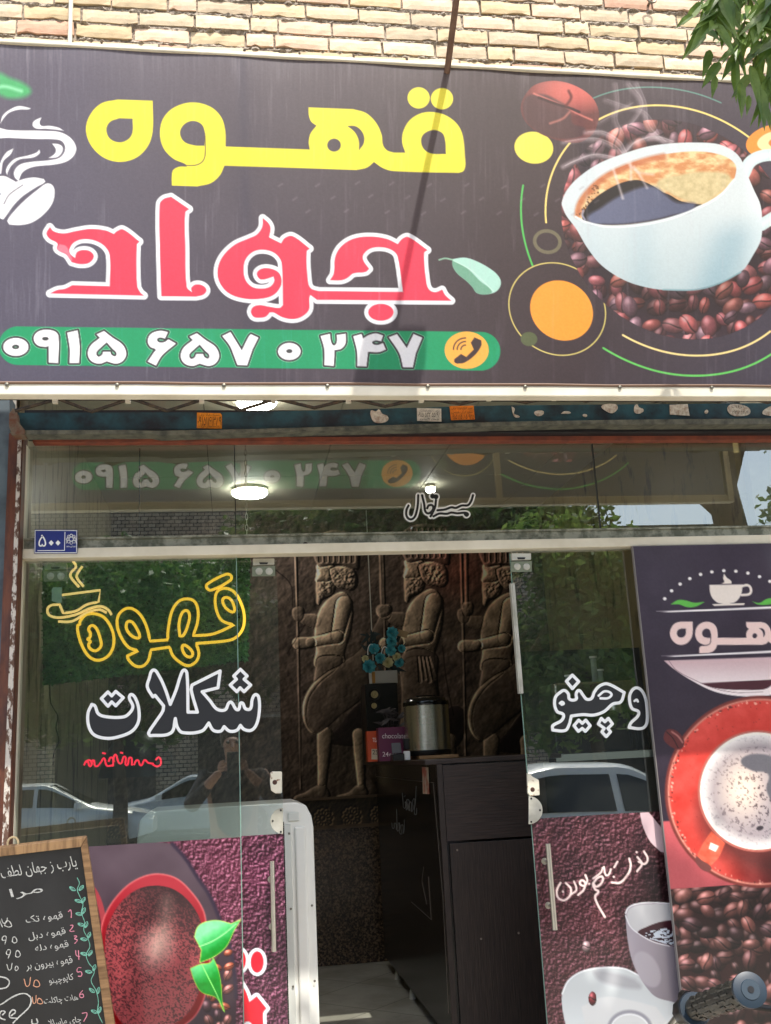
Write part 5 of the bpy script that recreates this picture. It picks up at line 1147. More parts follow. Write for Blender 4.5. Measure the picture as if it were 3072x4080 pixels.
# things on the counter -----------------------------------------------------
TZ = CT + .0205
def at_(x, y, Yp): return W3(x, y, Yp)
pot = thing('steel_urn', 'brushed steel hot water urn with a glossy black lid on a wooden board', 'urn', tuple(Vector((float(W(1707, 2990, 1.2)[0]), 1.2, TZ + .016))))
px_ = pot.location.x; pr = .5 * (float(W(1797, 2900, 1.2)[0]) - float(W(1617, 2900, 1.2)[0])); zb = TZ + .016; zt = float(W(1707, 2812, 1.2)[1])
MB().lathe([(pr * .96, 0), (pr, .006), (pr, .022), (pr * .98, .024)], (px_, 1.2, zb), 40).build('base_ring', M_dark, pot, True)
MB().lathe([(pr * .985, .024), (pr * .985, zt - zb)], (px_, 1.2, zb), 48).build('body', M_steelh, pot, True)
MB().lathe([(pr * 1.0, 0), (pr * 1.02, .006), (pr * 1.0, .018), (pr * .9, .026), (pr * .86, .034), (pr * .6, .040), (pr * .1, .042)], (px_, 1.2, zt), 40).build('lid', mat('gloss_black', S8(10, 10, 11), .12), pot, True)
MB().box((px_ - .045, 1.18, zt + .034), (px_ + .045, 1.22, zt + .048)).build('lid_handle', MATS['gloss_black'], pot, bevel=.004)
MB().box((px_ - pr - .012, 1.16, zb + .03), (px_ - pr * .9, 1.2, zb + .08)).build('tap', M_dark, pot, bevel=.004)
b0 = at_(1668, 3010, 1.1); b1 = at_(1824, 3010, 1.1)
MB().box((b0.x, 1.08, TZ + .0005), (b1.x, 1.34, TZ + .0155)).build('wooden_board', mat('light_wood', S8(176, 136, 92), .55, 0, col2=S8(140, 104, 66), ns=8, stretch=(1, 6, 6)), bevel=.002)
tag(bpy.data.objects['wooden_board'], 'light wooden board lying on the counter under the steel urn', 'board')
sp0 = at_(1457, 2800, 1.95); sp1 = at_(1586, 2800, 1.95); spt = float(W(1520, 2722, 1.95)[1])
spk = thing('loudspeaker', 'black loudspeaker with two pale cones standing on the counter under the flowers', 'speaker', ((sp0.x + sp1.x) / 2, 1.95, TZ))
MB().box((sp0.x, 1.95, TZ), (sp1.x, 2.15, spt)).build('cabinet', M_dark, spk, bevel=.004)
for yy, rr in ((2767, .026), (2812, .020)):
    q = at_(1492 - (2 if yy > 2800 else 0), yy, 1.95)
    MB().lathe([(rr * 1.25, .0), (rr * 1.2, -.006), (rr * .9, -.002)], (q.x, 1.949, q.z), 28, 'Y').build('surround', mat('rubber', S8(26, 26, 26), .6), spk, True)
    MB().lathe([(rr * .75, -.0015), (rr * .7, -.006), (rr * .3, -.003), (.001, -.009)], (q.x, 1.948, q.z), 28, 'Y').build('cone', mat('pale_cone', S8(190, 176, 130), .5), spk, True)
vb = thing('flower_arrangement', 'turquoise and cream flowers in a white box on top of the loudspeaker', 'flowers', ((sp0.x + sp1.x) / 2 + .01, 2.02, spt))
v0 = at_(1480, 2700, 1.98); v1 = at_(1584, 2700, 1.98); vt = float(W(1530, 2672, 1.98)[1])
MB().box((v0.x, 1.98, spt), (v1.x, 2.08, vt)).build('white_box', mat('white_card', S8(190, 190, 186), .6), vb, bevel=.002)
MB().box((v0.x + .003, 1.978, spt + .004), (v0.x + .02, 1.981, vt - .005)).build('gold_label', mat('gold_print', S8(190, 140, 70), .5), vb)
def flower(c, r, m, par, nm):
    b = MB(); rr = random.Random(int(c.x * 9999))
    for ring in range(4):
        n = 9 - ring; 
        for k in range(n):
            a = 2 * math.pi * k / n + ring * .4; tl_ = .25 + ring * .33; d = Vector((math.cos(a) * math.cos(tl_), -math.sin(tl_), math.sin(a) * math.cos(tl_))); s_ = Vector((-math.sin(a), 0, math.cos(a)))
            R__ = r * (1 - ring * .14); b.add([c + d * R__ * .1 - s_ * R__ * .1, c + d * R__ * .8 - s_ * R__ * .3, c + d * R__ * rr.uniform(.9, 1.08), c + d * R__ * .8 + s_ * R__ * .3], [(0, 1, 2, 3)])
    return b.build(nm, m, par)
M_tq = mat('turquoise_petal', S8(88, 186, 200), .6, 0, col2=S8(48, 136, 156), ns=60); M_crm = mat('cream_petal', S8(210, 206, 160), .6)
for x, y, r_, m in ((1562, 2523, 27, M_tq), (1560, 2556, 25, M_tq), (1490, 2585, 24, M_tq), (1555, 2592, 25, M_tq), (1470, 2656, 29, M_tq), (1515, 2623, 24, M_tq), (1590, 2640, 22, M_tq), (1600, 2585, 18, M_tq), (1545, 2640, 24, M_crm), (1580, 2618, 20, M_crm), (1455, 2625, 16, M_crm)):
    q = at_(x, y, 1.96); flower(q, r_ / F * 5.46, m, vb, 'flower')
lv_ = MB(); r1 = random.Random(3)
for k in range(60):
    q = at_(1530 + r1.uniform(-85, 80), 2600 + r1.uniform(-80, 70) , 2.0 + r1.uniform(-.01, .04)); a = r1.uniform(0, 6.28); l = r1.uniform(.02, .045); d = Vector((math.cos(a), r1.uniform(-.3, .3), math.sin(a))) * l; s_ = Vector((-math.sin(a), 0, math.cos(a))) * l * .25
    lv_.add([q - d, q - s_, q + d, q + s_], [(0, 1, 2, 3)])
lv_.build('dark_leaves', mat('dark_leaf', S8(22, 44, 48), .5), vb)
hm = MB()
for x, y in ((1480, 2600), (1535, 2610)):
    hm = MB(); q = at_(x, y, 1.955); hm.tube([q + Vector((.02 * math.cos(a), 0, .045 * math.sin(a))) for a in np.linspace(-.2, 3.4, 12)], .0025, 6); hm.build('white_ribbon', M_white, vb, True)
crd = MB().px([(1545, 2500), (1583, 2507), (1580, 2545), (1548, 2540)], 1.99, .001); crd.build('card_frame', M_white, vb); MB().px([(1588, 2507), (1628, 2518), (1620, 2543), (1582, 2532)], 1.985, .001).build('tag_card', mat('tan_card', S8(170, 146, 110), .7), vb)
ob = thing('tea_box', 'orange and cream box on the counter left of the purple box', 'box', tuple(at_(1488, 3020, 1.3)))
def carton(t, x0, y0, x1, y1, Yp, dp, m):
    a = at_(x0, y0, Yp); b = at_(x1, y1, Yp); MB().box((a.x, Yp, TZ), (b.x, Yp + dp, a.z)).build('carton', m, t, bevel=.001)
    return a, b
carton(ob, 1462, 2914, 1510, 3020, 1.33, .06, mat('orange_card', S8(196, 74, 30), .5))
MB().px([(1480, 2984), (1509, 2984), (1509, 3026), (1480, 3026)], 1.3295, .0006).build('print_panel', mat('cream_card', S8(196, 184, 160), .6), ob)
text('25', box4(1484, 2988, 1506, 3006), onY(1.3285), M_ink, parent=ob); text('TEA', box4(1484, 2940, 1508, 2956), onY(1.3285), M_white, parent=ob)
pb = thing('chocolate_box', 'purple box lettered chocolate on the counter left of the steel urn', 'box', tuple(at_(1565, 3020, 1.25)))
carton(pb, 1507, 2900, 1620, 3020, 1.25, .07, mat('purple_card', S8(96, 28, 66), .45))
text('chocolate', box4(1523, 2922, 1618, 2942), onY(1.2485), mat('pale_print', S8(226, 214, 216), .5), parent=pb); text('24', box4(1524, 2996, 1548, 3014), onY(1.2485), MATS['pale_print'], parent=pb); text('PCS', box4(1552, 3003, 1580, 3012), onY(1.2485), MATS['pale_print'], parent=pb)
pn = thing('card_reader', 'small black payment terminal with a tilted screen in front of the purple box', 'card reader', tuple(at_(1585, 3020, 1.1)))
a = at_(1560, 2960, 1.1); b = at_(1600, 3010, 1.1); MB().box((a.x, 1.08, TZ), (b.x + .01, 1.16, TZ + .03)).build('terminal', M_dark, pn, bevel=.003)
MB().box((a.x, 1.10, TZ + .03), (b.x, 1.108, a.z), Matrix.Rotation(math.radians(-20), 3, 'X')).build('screen', mat('grey_screen', S8(96, 98, 104), .2), pn, bevel=.002)
MB().box((b.x + .012, 1.10, TZ), (b.x + .04, 1.13, TZ + .04)).build('paper_roll', M_white, pn, bevel=.004)
pp = thing('potted_plant', 'small dark leaved plant behind the purple box', 'plant', tuple(at_(1560, 2895, 1.5)))
dl = MB()
for k in range(16):
    q = at_(1560 + r1.uniform(-60, 60), 2850 + r1.uniform(-40, 45), 1.5 + r1.uniform(-.04, .04)); base = Vector((at_(1560, 2950, 1.5).x, 1.5, TZ + .05)); dl.tube([base, base.lerp(q, .6) + Vector((0, 0, .02)), q], .0015, 5)
    a = r1.uniform(-.6, .6) + (0 if q.x > base.x else math.pi); d = Vector((math.cos(a), 0, math.sin(a))) * .032; s_ = Vector((0, .6, 1)).normalized() * .009; dl.add([q - d, q + s_, q + d * 1.1, q - s_], [(0, 1, 2, 3)])
dl.build('foliage', mat('grey_leaf', S8(58, 52, 58), .5), pp); MB().lathe([(.03, 0), (.04, .06)], (base.x, 1.5, TZ), 16).build('pot', M_dark, pp, True)
# evaporative cooler ---------------------------------------------------------
KY = .32
cool = thing('air_cooler', 'large white plastic air cooler standing just inside the left door', 'air cooler', (.0, KY, FZ))
M_plw = mat('white_plastic', S8(240, 240, 232), .3, 0, col2=S8(232, 232, 224), ns=3); M_plg = mat('grey_plastic', S8(214, 216, 208), .4)
q0 = W3(547, 3240, KY); q1 = W3(1248, 3225, KY); top = float(W(1180, 3196, KY)[1]); xr = float(W(1262, 3700, KY)[0]); xl = q0.x; zs = top - .075
prof = [(xl, zs - .02), (xl + .01, top - .03), (xl + .04, top - .002), (xr - .06, top), (xr - .025, top - .012), (xr - .006, top - .05), (xr, top - .09), (xr, FZ + .16), (xl, FZ + .16)]
MB().prism([(x, KY, z) for x, z in prof], (0, .38, 0)).build('body', M_plw, cool, bevel=.006)
MB().box((xl + .01, KY + .02, FZ + .03), (xr - .012, KY + .36, FZ + .158)).build('water_tank', M_plw, cool, bevel=.008)
sx = float(W(1165, 3500, KY)[0])
MB().box((sx - .05, KY - .006, FZ + .18), (sx, KY + .004, zs)).build('side_channel', M_plg, cool, bevel=.002)
MB().box((sx + .012, KY - .010, FZ + .19), (xr - .03, KY + .002, zs - .01)).build('front_panel', M_plw, cool, bevel=.006)
MB().box((sx - .01, KY - .008, top - .065), (xr - .05, KY + .002, top - .035)).build('grip_recess', M_plg, cool, bevel=.003)
gh = MB(); gx_ = float(W(1133, 3600, KY)[0]); zq = zs
while zq > FZ + .2: gh.box((gx_ - .006, KY - .0105, zq - .006), (gx_ + .002, KY - .006, zq)); zq -= .0125
gh.box((gx_ - .012, KY - .006, FZ + .18), (gx_ + .006, KY + .006, zs + .01)); gh.build('vent_slots', mat('vent_dark', S8(40, 44, 46), .5), cool)
for x, y in ((1152, 3321), (1159, 3621), (1168, 3931), (1243, 3608), (1254, 3909)):
    q = W3(x, y, KY - .011); MB().lathe([(.004, 0), (.003, -.002)], (q.x, KY - .010, q.z), 10, 'Y').build('screw', M_screw, cool)
for x in (xl + .06, xr - .07):
    for yy in (KY + .05, KY + .32): MB().lathe([(.02, 0), (.02, .03)], (x, yy, FZ), 14).build('caster', M_dark, cool, True)
# artificial hedge panel, neon signs ---------------------------------------------
hq = [(169, 2236), (996, 2222), (988, 2632), (172, 2730)]; HYP = .13
hedge = thing('hedge_panel', 'artificial green leaf panel hung behind the left window with the yellow neon sign', 'hedge panel', tuple(W3(560, 2480, HYP)))
MB().px(hq, HYP + .015, .01).build('backing_mat', mat('hedge_back', S8(16, 30, 18), .9), hedge)
hl = []; hf = []; r2 = np.random.RandomState(8)
for k in range(15000):
    u_, v_ = r2.rand(), r2.rand(); x = (hq[0][0] * (1 - u_) + hq[1][0] * u_) * (1 - v_) + (hq[3][0] * (1 - u_) + hq[2][0] * u_) * v_; y = (hq[0][1] * (1 - u_) + hq[1][1] * u_) * (1 - v_) + (hq[3][1] * (1 - u_) + hq[2][1] * u_) * v_
    p = W3(x, y, HYP + r2.uniform(-.03, .012)); d = Vector(r2.normal(size=3)).normalized(); n = Vector((r2.normal() * .5, -1, r2.normal() * .5 + .4)).normalized(); d = (d - n * d.dot(n)).normalized(); s_ = d.cross(n); l = r2.uniform(.006, .012)
    o_ = len(hl); hl += [p - d * l, p - s_ * l * .38, p + d * l, p + s_ * l * .38]; hf.append((o_, o_ + 1, o_ + 2, o_ + 3))
hm_ = MB(); hm_.v = [tuple(v) for v in hl]; hm_.f = hf
tag(hm_.build('leaves', mat('hedge_leaf', S8(48, 98, 52), .45, 0, col2=S8(86, 140, 70), ns=30), hedge), kind='stuff')
def neon(name, label, col, es, strokes, Y, r, cat='neon sign', back=True):
    al = np.concatenate([q for q, _ in strokes]); c = al.mean(0); t = thing(name, label, cat, tuple(W3(c[0], c[1], Y)))
    m = mat('neon_' + name + '%d' % int(col[1] * 100), col, .4, emit=col, es=es); b = MB()
    for q, cl_ in strokes: b.tube([W3(x, y, Y) for x, y in q], r, 8, closed=cl_)
    b.build('glowing_tube', m, t, True)
    return t
YL = (1.0, .56, .04)
def NP(s_, cl_=False): return (SP(s_, cl_, 5), cl_)
neon('neon_sign', 'glowing yellow neon Persian word for coffee in front of the green leaf panel', YL, .60, [
    NP('Q4 445,378 480,345 530,342 580,365 620,430 630,500 610,560 570,592 530,597 490,575 455,520 432,450 430,405 440,400', True), NP('Q4 490,425 510,405 535,425 555,480 558,520 530,545 500,535 490,510 500,495 485,480 495,475 500,450', True),
    NP('Q4 830,492* 928,485* 930,430 950,330 985,275 1030,258 1075,272 1095,320 1092,390 1068,462* 1180,452 1295,402* 1230,380 1200,330 1190,260 1205,215 1250,200 1300,225 1340,300 1352,370 1340,430 1300,475 1240,492 1085,505* 1100,560 1085,605 1040,628 990,605 955,570 938,525* 835,540* 820,600 790,630 750,630 715,600 702,575* 765,545* 710,525 665,460 648,400 655,350 690,315 730,312 775,345 810,410', True),
    NP('Q4 700,395 712,382 735,390 765,440 772,470 755,475 725,460 700,425', True), NP('Q4 995,465* 990,400 1005,340 1030,322 1048,345 1040,400 1015,460', True), NP('Q4 1008,520 1025,515 1060,545 1065,570 1045,580 1018,560', True),
    NP('Q4 1232,262 1248,250 1275,260 1295,300 1292,330 1260,318 1238,292', True), NP('Q4 1145,178 1250,122 1278,130 1275,155 1170,210 1145,200', True)], .085, .0050)
YW = (1.0, .66, .22)
neon('neon_sign', 'small pale yellow neon cup outline with steam above the neon word', YW, .50, [
    NP('Q4 403,48 420,80 395,110 390,135 437,193', False), NP('Q4 456,78 430,115 425,140 462,190', False), NP('Q4 343,237* 555,210* 545,275* 480,290 420,325 350,338* 328,285*', False),
    NP('Q4 322,290 280,295 262,320 275,350 330,362 420,345 500,310 560,300 600,320 617,347', False), NP('Q4 322,384 400,382 480,335 550,318 590,335', False)], .083, .0044)
neon('neon_sign', 'small glowing red tubes added for a mirrored neon script low behind the left window', (1.0, .02, .06), .8, [NP('Q4 ' + s_, False) for s_ in ('465,1180 480,1155 500,1185 515,1150 530,1185 560,1160 575,1140 590,1180 620,1180', '625,1185 630,1130 640,1120 665,1170 690,1130 700,1180 720,1135 730,1180', '740,1178 760,1150 780,1180 800,1150 820,1165 850,1170', '845,1175 870,1185 890,1170 880,1135 860,1150', '470,1165 495,1150 510,1175', '600,1160 615,1135 632,1160', '565,1110 585,1115', '665,1108 680,1112')], .35, .0032)  # red script is a reflection in the glass, added here as tubes inside
# dark arched lamp shade / stool behind left window, wire
lsd = thing('dome_lamp', 'black dome shaped lamp shade hanging behind the left window', 'lamp', tuple(W3(560, 3050, 1.3)))
q = W3(548, 3095, 1.3); MB().lathe([(.17, 0), (.168, .02), (.15, .09), (.11, .15), (.06, .19), (.015, .2), (.012, .24)], (q.x, 1.3, q.z), 32).build('shade', M_dark, lsd, True)
MB().tube([(q.x, 1.3, q.z + .24), (q.x, 1.3, ZC)], .003, 6).build('cord', M_dark, lsd)
wr = thing('loose_wire', 'thin black wire hanging down the marble behind the left window', 'wire', tuple(W3(220, 2800, .2)))
MB().tube([W3(x, y, .12) for x, y in SP('Q4 275,720 280,830 300,870 320,910 310,970 325,1040 300,1110 290,1180', False)], .0022, 6).build('wire', M_dark, wr, True)
# bar on the right behind the glass
bar = thing('bar_shelf', 'dark bar shelf behind the right window', 'shelf', (1.6, .9, FZ))
MB().box((1.36, .8, FZ), (XR - .002, 1.25, 1.44)).build('cabinet', M_blk, bar); MB().box((1.34, .78, 1.441), (XR - .002, 1.27, 1.47)).build('top', mat('grey_worktop', S8(120, 128, 128), .4), bar)
MB().box((1.36, 1.2, 1.472), (XR - .002, 1.23, 1.95)).build('back_panel', M_black, bar)
for i, (xx, h_) in enumerate(((2235, .25), (2290, .34), (2330, .30), (2398, .42), (2420, .36))):
    q = at_(xx, 2980, 1.0); t = thing('glass_tube', ('tall clear glass tube standing on the bar behind the right window, %s' % ('leftmost of five', 'second from the left', 'the middle one', 'tallest of the five', 'rightmost of five')[i]), 'glass tube', (q.x, 1.0, 1.4705), 'glass tubes on the bar')
    MB().lathe([(.014, 0), (.014, h_)], (q.x, 1.0, 1.4705), 14).build('tube', mat('clear_tube', S8(150, 165, 165), .1, 0), t, True); MB().lathe([(.018, 0), (.018, .008)], (q.x, 1.0, 1.4705 + h_), 14).build('rim', M_white, t, True)
for i in range(4):
    x0 = 2515 + i * 24; a = at_(x0, 3000, .95); b = at_(x0 + 21, 3110, .95)
    t = thing('drink_can', 'tall black drink can with white print on the bar, %s' % ('leftmost of four', 'second from the left of four', 'third from the left of four', 'rightmost of four')[i], 'can', ((a.x + b.x) / 2, .95, 1.4705), 'black cans on the bar')
    r_ = (b.x - a.x) / 2; MB().lathe([(r_ * .85, 0), (r_, .006), (r_, .15), (r_ * .8, .165)], ((a.x + b.x) / 2, .95, 1.4705), 20).build('can', M_dark, t, True)
jug = thing('coffee_machine', 'steel coffee machine with a row of spouts on the bar behind the right window', 'coffee machine', (1.62, .95, 1.4705))
MB().box((1.42, .98, 1.471), (1.80, 1.18, 1.78)).build('housing', M_dark, jug, bevel=.01); MB().box((1.42, .93, 1.70), (1.80, .979, 1.78)).build('group_head', M_steelh, jug, bevel=.01)
for x in (1.5, 1.6, 1.7): MB().lathe([(.03, 0), (.03, .03), (.02, .05)], (x, .95, 1.65), 18).tube([(x, .95, 1.66), (x - .01, .86, 1.64)], .008, 8).build('portafilter', M_steel, jug, True)

# ================================================================== ACROSS THE STREET (seen in the glass)
M_brk = bpy.data.materials.new('grey_brick'); M_brk.use_nodes = True
_t = M_brk.node_tree; _b = _t.nodes.new('ShaderNodeTexBrick'); _tc = _t.nodes.new('ShaderNodeTexCoord'); _mp = _t.nodes.new('ShaderNodeMapping'); _mp.inputs['Rotation'].default_value = (math.radians(90), 0, 0)
_b.inputs['Color1'].default_value = (*S8(206, 186, 160), 1); _b.inputs['Color2'].default_value = (*S8(176, 156, 134), 1); _b.inputs['Mortar'].default_value = (*S8(60, 52, 46), 1); _b.inputs['Scale'].default_value = 2.2; _b.inputs['Mortar Size'].default_value = .03
_t.links.new(_tc.outputs['Object'], _mp.inputs[0]); _t.links.new(_mp.outputs[0], _b.inputs['Vector']); _t.links.new(_b.outputs[0], _t.nodes['Principled BSDF'].inputs['Base Color']); _t.nodes['Principled BSDF'].inputs['Roughness'].default_value = .9
def building(name, label, x0, x1, y, h, wins, mt, sign_=None):
    t = thing(name, label, 'building', ((x0 + x1) / 2, y - 4, 0))
    MB().box((x0, y - 8, -.14), (x1, y, h)).build('wall', mt, t); MB().box((x0 - .1, y - 8.1, h), (x1 + .1, y + .15, h + .25)).build('roof', M_lip, t)
    for (a, b, c, d, nm) in wins:
        w_ = MB().box((a, y + .002, c), (b, y + .05, d)).build(nm, mat('dark_pane', S8(30, 38, 42), .1), t)
        MB().box((a - .06, y + .002, d), (b + .06, y + .09, d + .08)).box((a - .06, y + .002, c - .08), (b + .06, y + .09, c)).build('frame', M_cream, w_)
    return t
building('brick_building', 'two storey brick building across the street seen mirrored in the transom', -9.5, 4.6, -27.4, 10.5, [(-8, -6, .1, 2.8, 'shop_window'), (-5, -2.2, .1, 2.8, 'shop_window'), (-1, 2.4, .1, 2.8, 'shop_window'), (-7.5, -6, 4.4, 6.2, 'window'), (-4, -2.5, 4.4, 6.2, 'window'), (0, 1.5, 4.4, 6.2, 'window'), (3, 4, 4.4, 6.2, 'window')], M_brk)
building('low_shop_building', 'low brick shop across the street mirrored in the right door glass', 4.9, 16.9, -27.6, 8.2, [(5.6, 8.6, .1, 2.6, 'shop_window'), (9.6, 13, .1, 2.6, 'shop_window')], M_brk)
fs = thing('far_shop_sign', 'teal shop sign with two white mugs across the street', 'sign', (11., -27.4, 4.9))
MB().box((10.1, -27.5, 5.9), (12.9, -27.3, 7.5)).build('board', mat('teal_board', S8(60, 160, 160), .5), fs)
for x in (11.5, 12.3): MB().lathe([(.26, 0), (.34, .1), (.36, .6), (.33, .62)], (x, -27.2, 6.2), 20).tube([(x + .34, -27.2, 6.3), (x + .5, -27.2, 6.4), (x + .5, -27.2, 6.65), (x + .34, -27.2, 6.7)], .04, 8).build('white_mug', M_white, fs, True)
awn = thing('far_awning', 'pale slanted awning across the street mirrored in the right glass', 'awning', (11, -26.5, 3)); MB().prism([(10.2, -27.38, 5.2), (10.2, -26.2, 4.4), (10.2, -26.2, 4.3), (10.2, -27.38, 5.1)], (4.2, 0, 0)).build('canopy', mat('awning_cloth', S8(180, 170, 120), .7), awn)
MB().box((-36, -28.3, -.14), (-9.7, -27.9, 6.4)).build('boundary_wall', M_brk); tag(bpy.data.objects['boundary_wall'], 'long brick boundary wall far left across the street', 'wall')
# trees
def tree(label, x, y, th, blobs, n, leaf, seed, m, group='street trees', lean=(0, 0), tr=.13, name='street_tree', long=False, loc_only=False):
    t = thing(name, label, 'tree', (x, y, 0), group); r = np.random.RandomState(seed); rr = random.Random(seed)
    tk = MB(); pts = [Vector((x, y, -.1)), Vector((x + .03, y, th * .4)), Vector((x + lean[0] * .5 - .04, y + lean[1] * .5, th * .75)), Vector((x + lean[0], y + lean[1], th))]
    tk.tube(pts, [tr * 1.25, tr, tr * .85, tr * .7], 12)
    for (bx, by, bz, br) in blobs:
        for q in range(2):
            e = Vector((bx + rr.uniform(-.3, .3) * br, by + rr.uniform(-.3, .3) * br, bz + rr.uniform(0, .4) * br)); s0 = pts[-1] - Vector((0, 0, rr.uniform(0, .3)))
            tk.tube([s0, s0.lerp(e, .5) + Vector((0, 0, .12)), e], [tr * .5, tr * .3, tr * .08], 7)
    tk.build('trunk', mat('bark', S8(110, 96, 80), .9, 0, col2=S8(70, 60, 50), ns=14, bump=.6, stretch=(1, 1, .3)), t, True)
    V = []; Fc = []; tot = sum(b[3] ** 2 for b in blobs)
    for (bx, by, bz, br) in blobs:
        k = int(n * br ** 2 / tot); cl = r.normal(size=(max(6, k // 60), 3)); cl /= np.linalg.norm(cl, axis=1)[:, None]; cl *= (r.rand(len(cl), 1) ** .35) * br * np.array([1, 1, .85])
        ci = r.randint(len(cl), size=k); c = cl[ci] + r.normal(size=(k, 3)) * br * .16 + np.array([bx, by, bz])
        d = r.normal(size=(k, 3)) * np.array([1, 1, .6]) + np.array([0, 0, -.9 if long else -.2]); d /= np.linalg.norm(d, axis=1)[:, None]
        u_ = np.cross(d, r.normal(size=(k, 3))); u_ /= np.linalg.norm(u_, axis=1)[:, None]; l = leaf * r.uniform(.7, 1.25, (k, 1)); wd = .2 if long else .42
        q = np.stack([c - d * l, c - u_ * l * wd - d * l * .2, c + d * l, c + u_ * l * wd - d * l * .2], 1); o_ = len(V) * 0
        V.append(q.reshape(-1, 3))
    V = np.concatenate(V); nq = len(V) // 4
    me = bpy.data.meshes.new('crown'); me.vertices.add(len(V)); bpy.context.view_layer.update(); me.vertices.foreach_set('co', (V - np.array([x, y, 0])).astype(np.float32).ravel())
    me.loops.add(nq * 4); me.loops.foreach_set('vertex_index', np.arange(nq * 4, dtype=np.int32)); me.polygons.add(nq); me.polygons.foreach_set('loop_start', np.arange(0, nq * 4, 4, dtype=np.int32)); me.polygons.foreach_set('loop_total', np.full(nq, 4, np.int32)); me.update(calc_edges=True)
    me.materials.append(m); link(bpy.data.objects.new('crown', me), t)
    return t
M_leafA = mat('leaf_green', S8(96, 134, 60), .5, 0, col2=S8(150, 172, 90), ns=3, transl=.5); M_leafB = mat('leaf_dark', S8(62, 100, 46), .5, 0, col2=S8(110, 136, 66), ns=2.5, transl=.45)
tree('round crowned tree across the road mirrored in the right door', 6.4, -14.2, 2.2, [(6.4, -14.2, 3.2, 1.5), (5.3, -14, 2.6, 1.1), (7.6, -14.4, 4.2, 1.2), (6.2, -14.2, 4.8, 1.1)], 16000, .10, 31, M_leafA)
tree('tall tree across the road mirrored below the calligraphy on the transom', 3.6, -16, 4.2, [(3.6, -16, 6.0, 1.5), (2.0, -16, 5.7, 1.3), (5.2, -16.2, 5.9, 1.3), (6.7, -16, 5.7, 1.0), (.6, -16.3, 5.6, .9)], 15000, .12, 32, M_leafB)
tree('tall dense tree at the far right across the road', 21.2, -27, 6, [(21.4, -27, 8, 3), (21.6, -27, 12, 2.9), (21.1, -27, 15.5, 2.6), (23, -27, 12, 3)], 16000, .2, 33, M_leafB, tr=.16)
tree('bushy tree across the road mirrored in the left window', -2.3, -18.6, 2.4, [(-4.4, -18.6, 4.6, 1.4), (-2.6, -18.6, 4.9, 1.4), (-.8, -18.6, 4.6, 1.4), (.4, -18.6, 3.9, 1.1), (-3.5, -18.6, 3.1, 1.1), (-1.4, -18.6, 3.0, 1.1)], 24000, .12, 34, M_leafB, tr=.14)
# pavement tree next to the camera: its hanging twigs come in at the top right and its crown shades the lower front
lt = tree('pavement tree beside the shop with leaves hanging in at the top right', 3.3, -2.3, 3.2, [(4.2, -2.6, 5.2, .8), (2.7, -2.65, 4.75, .42), (2.1, -2.65, 4.75, .4), (1.5, -2.65, 4.75, .4), (.9, -2.65, 4.75, .4), (.35, -2.65, 4.75, .38), (-.2, -2.65, 4.75, .38)], 12500, .07, 35, M_leafA, group='street trees', lean=(-.2, -.1))
lv3 = []; lf3 = []; r3 = np.random.RandomState(12); tw = MB()
def longleaf(p, d, l, wd, nrm):
    d = d.normalized(); s_ = d.cross(nrm).normalized(); dn = s_.cross(d).normalized(); o_ = len(lv3); K = 6
    for i in range(K + 1):
        t = i / K; wv = wd * math.sin(math.pi * min(1, t * 1.0 + .02) ** .75) * (1 - .25 * t) * (1 + .12 * (i % 2)); c = p + d * l * t + Vector((0, 0, -.12 * l * t * t))
        lv3.append(tuple(c - s_ * wv + dn * wv * .35)); lv3.append(tuple(c)); lv3.append(tuple(c + s_ * wv + dn * wv * .35))
    for i in range(K):
        a = o_ + i * 3; lf3.append((a, a + 1, a + 4, a + 3)); lf3.append((a + 1, a + 2, a + 5, a + 4))
twigs = [((3000, -80), (2960, 120), (2930, 230)), ((3100, -60), (3040, 140), (2990, 300)), ((3160, 0), (3100, 200), (3062, 360)), ((2900, -120), (2870, -10), (2850, 90)), ((3080, -140), (2960, -40), (2800, 10)), ((3200, 60), (3130, 220), (3090, 330)), ((2960, -100), (2900, 20), (2800, 110)), ((3120, -80), (3060, 40), (3020, 120))]
for k, tg in enumerate(twigs):
    Yt = -1.30 - .07 * (k % 4); p0, p1, p2 = [W3(q[0], q[1], Yt) for q in tg]; hub = Vector((2.2, -1.9, 3.4))
    tw.tube([hub, hub.lerp(p0, .6) + Vector((0, 0, .08)), p0, p1, p2], [.008, .005, .0028, .002, .001], 6)
    for j in range(13):
        t = j / 12.; c = p0.lerp(p1, t * 2) if t < .5 else p1.lerp(p2, t * 2 - 1)
        for s2 in (-1, 1):
            if r3.rand() < .12: continue
            d = Vector((s2 * r3.uniform(.1, .8) - .25, r3.uniform(-.5, .3), -1 + r3.uniform(-.1, .5))); longleaf(c, d, r3.uniform(.06, .12), r3.uniform(.009, .0165), Vector((r3.uniform(-.7, .7), -1, r3.uniform(-.2, .8))))
for (x, y, a, l) in ((2810, 130, 2.35, .115), (2830, 200, 2.0, .09), (2850, 300, 1.9, .07), (2950, 330, 1.75, .1), (2990, 260, 1.6, .12), (3030, 350, 1.7, .12), (2900, 60, 2.2, .1), (2760, 60, 2.5, .07), (2870, 250, 2.3, .10), (2985, 380, 1.9, .06), (3050, 420, 1.6, .07)):
    longleaf(W3(x, y, -1.45), Vector((math.cos(a), -.1, -math.sin(a))), l, l * .14, Vector((.2, -1, .4)))
b_ = MB(); b_.v = lv3; b_.f = lf3; b_.build('hanging_leaves', mat('near_leaf', S8(86, 116, 48), .4, 0, col2=S8(130, 156, 76), ns=14, transl=.4), lt, True); tw.build('twigs', mat('twig', S8(96, 90, 60), .7), lt, True)

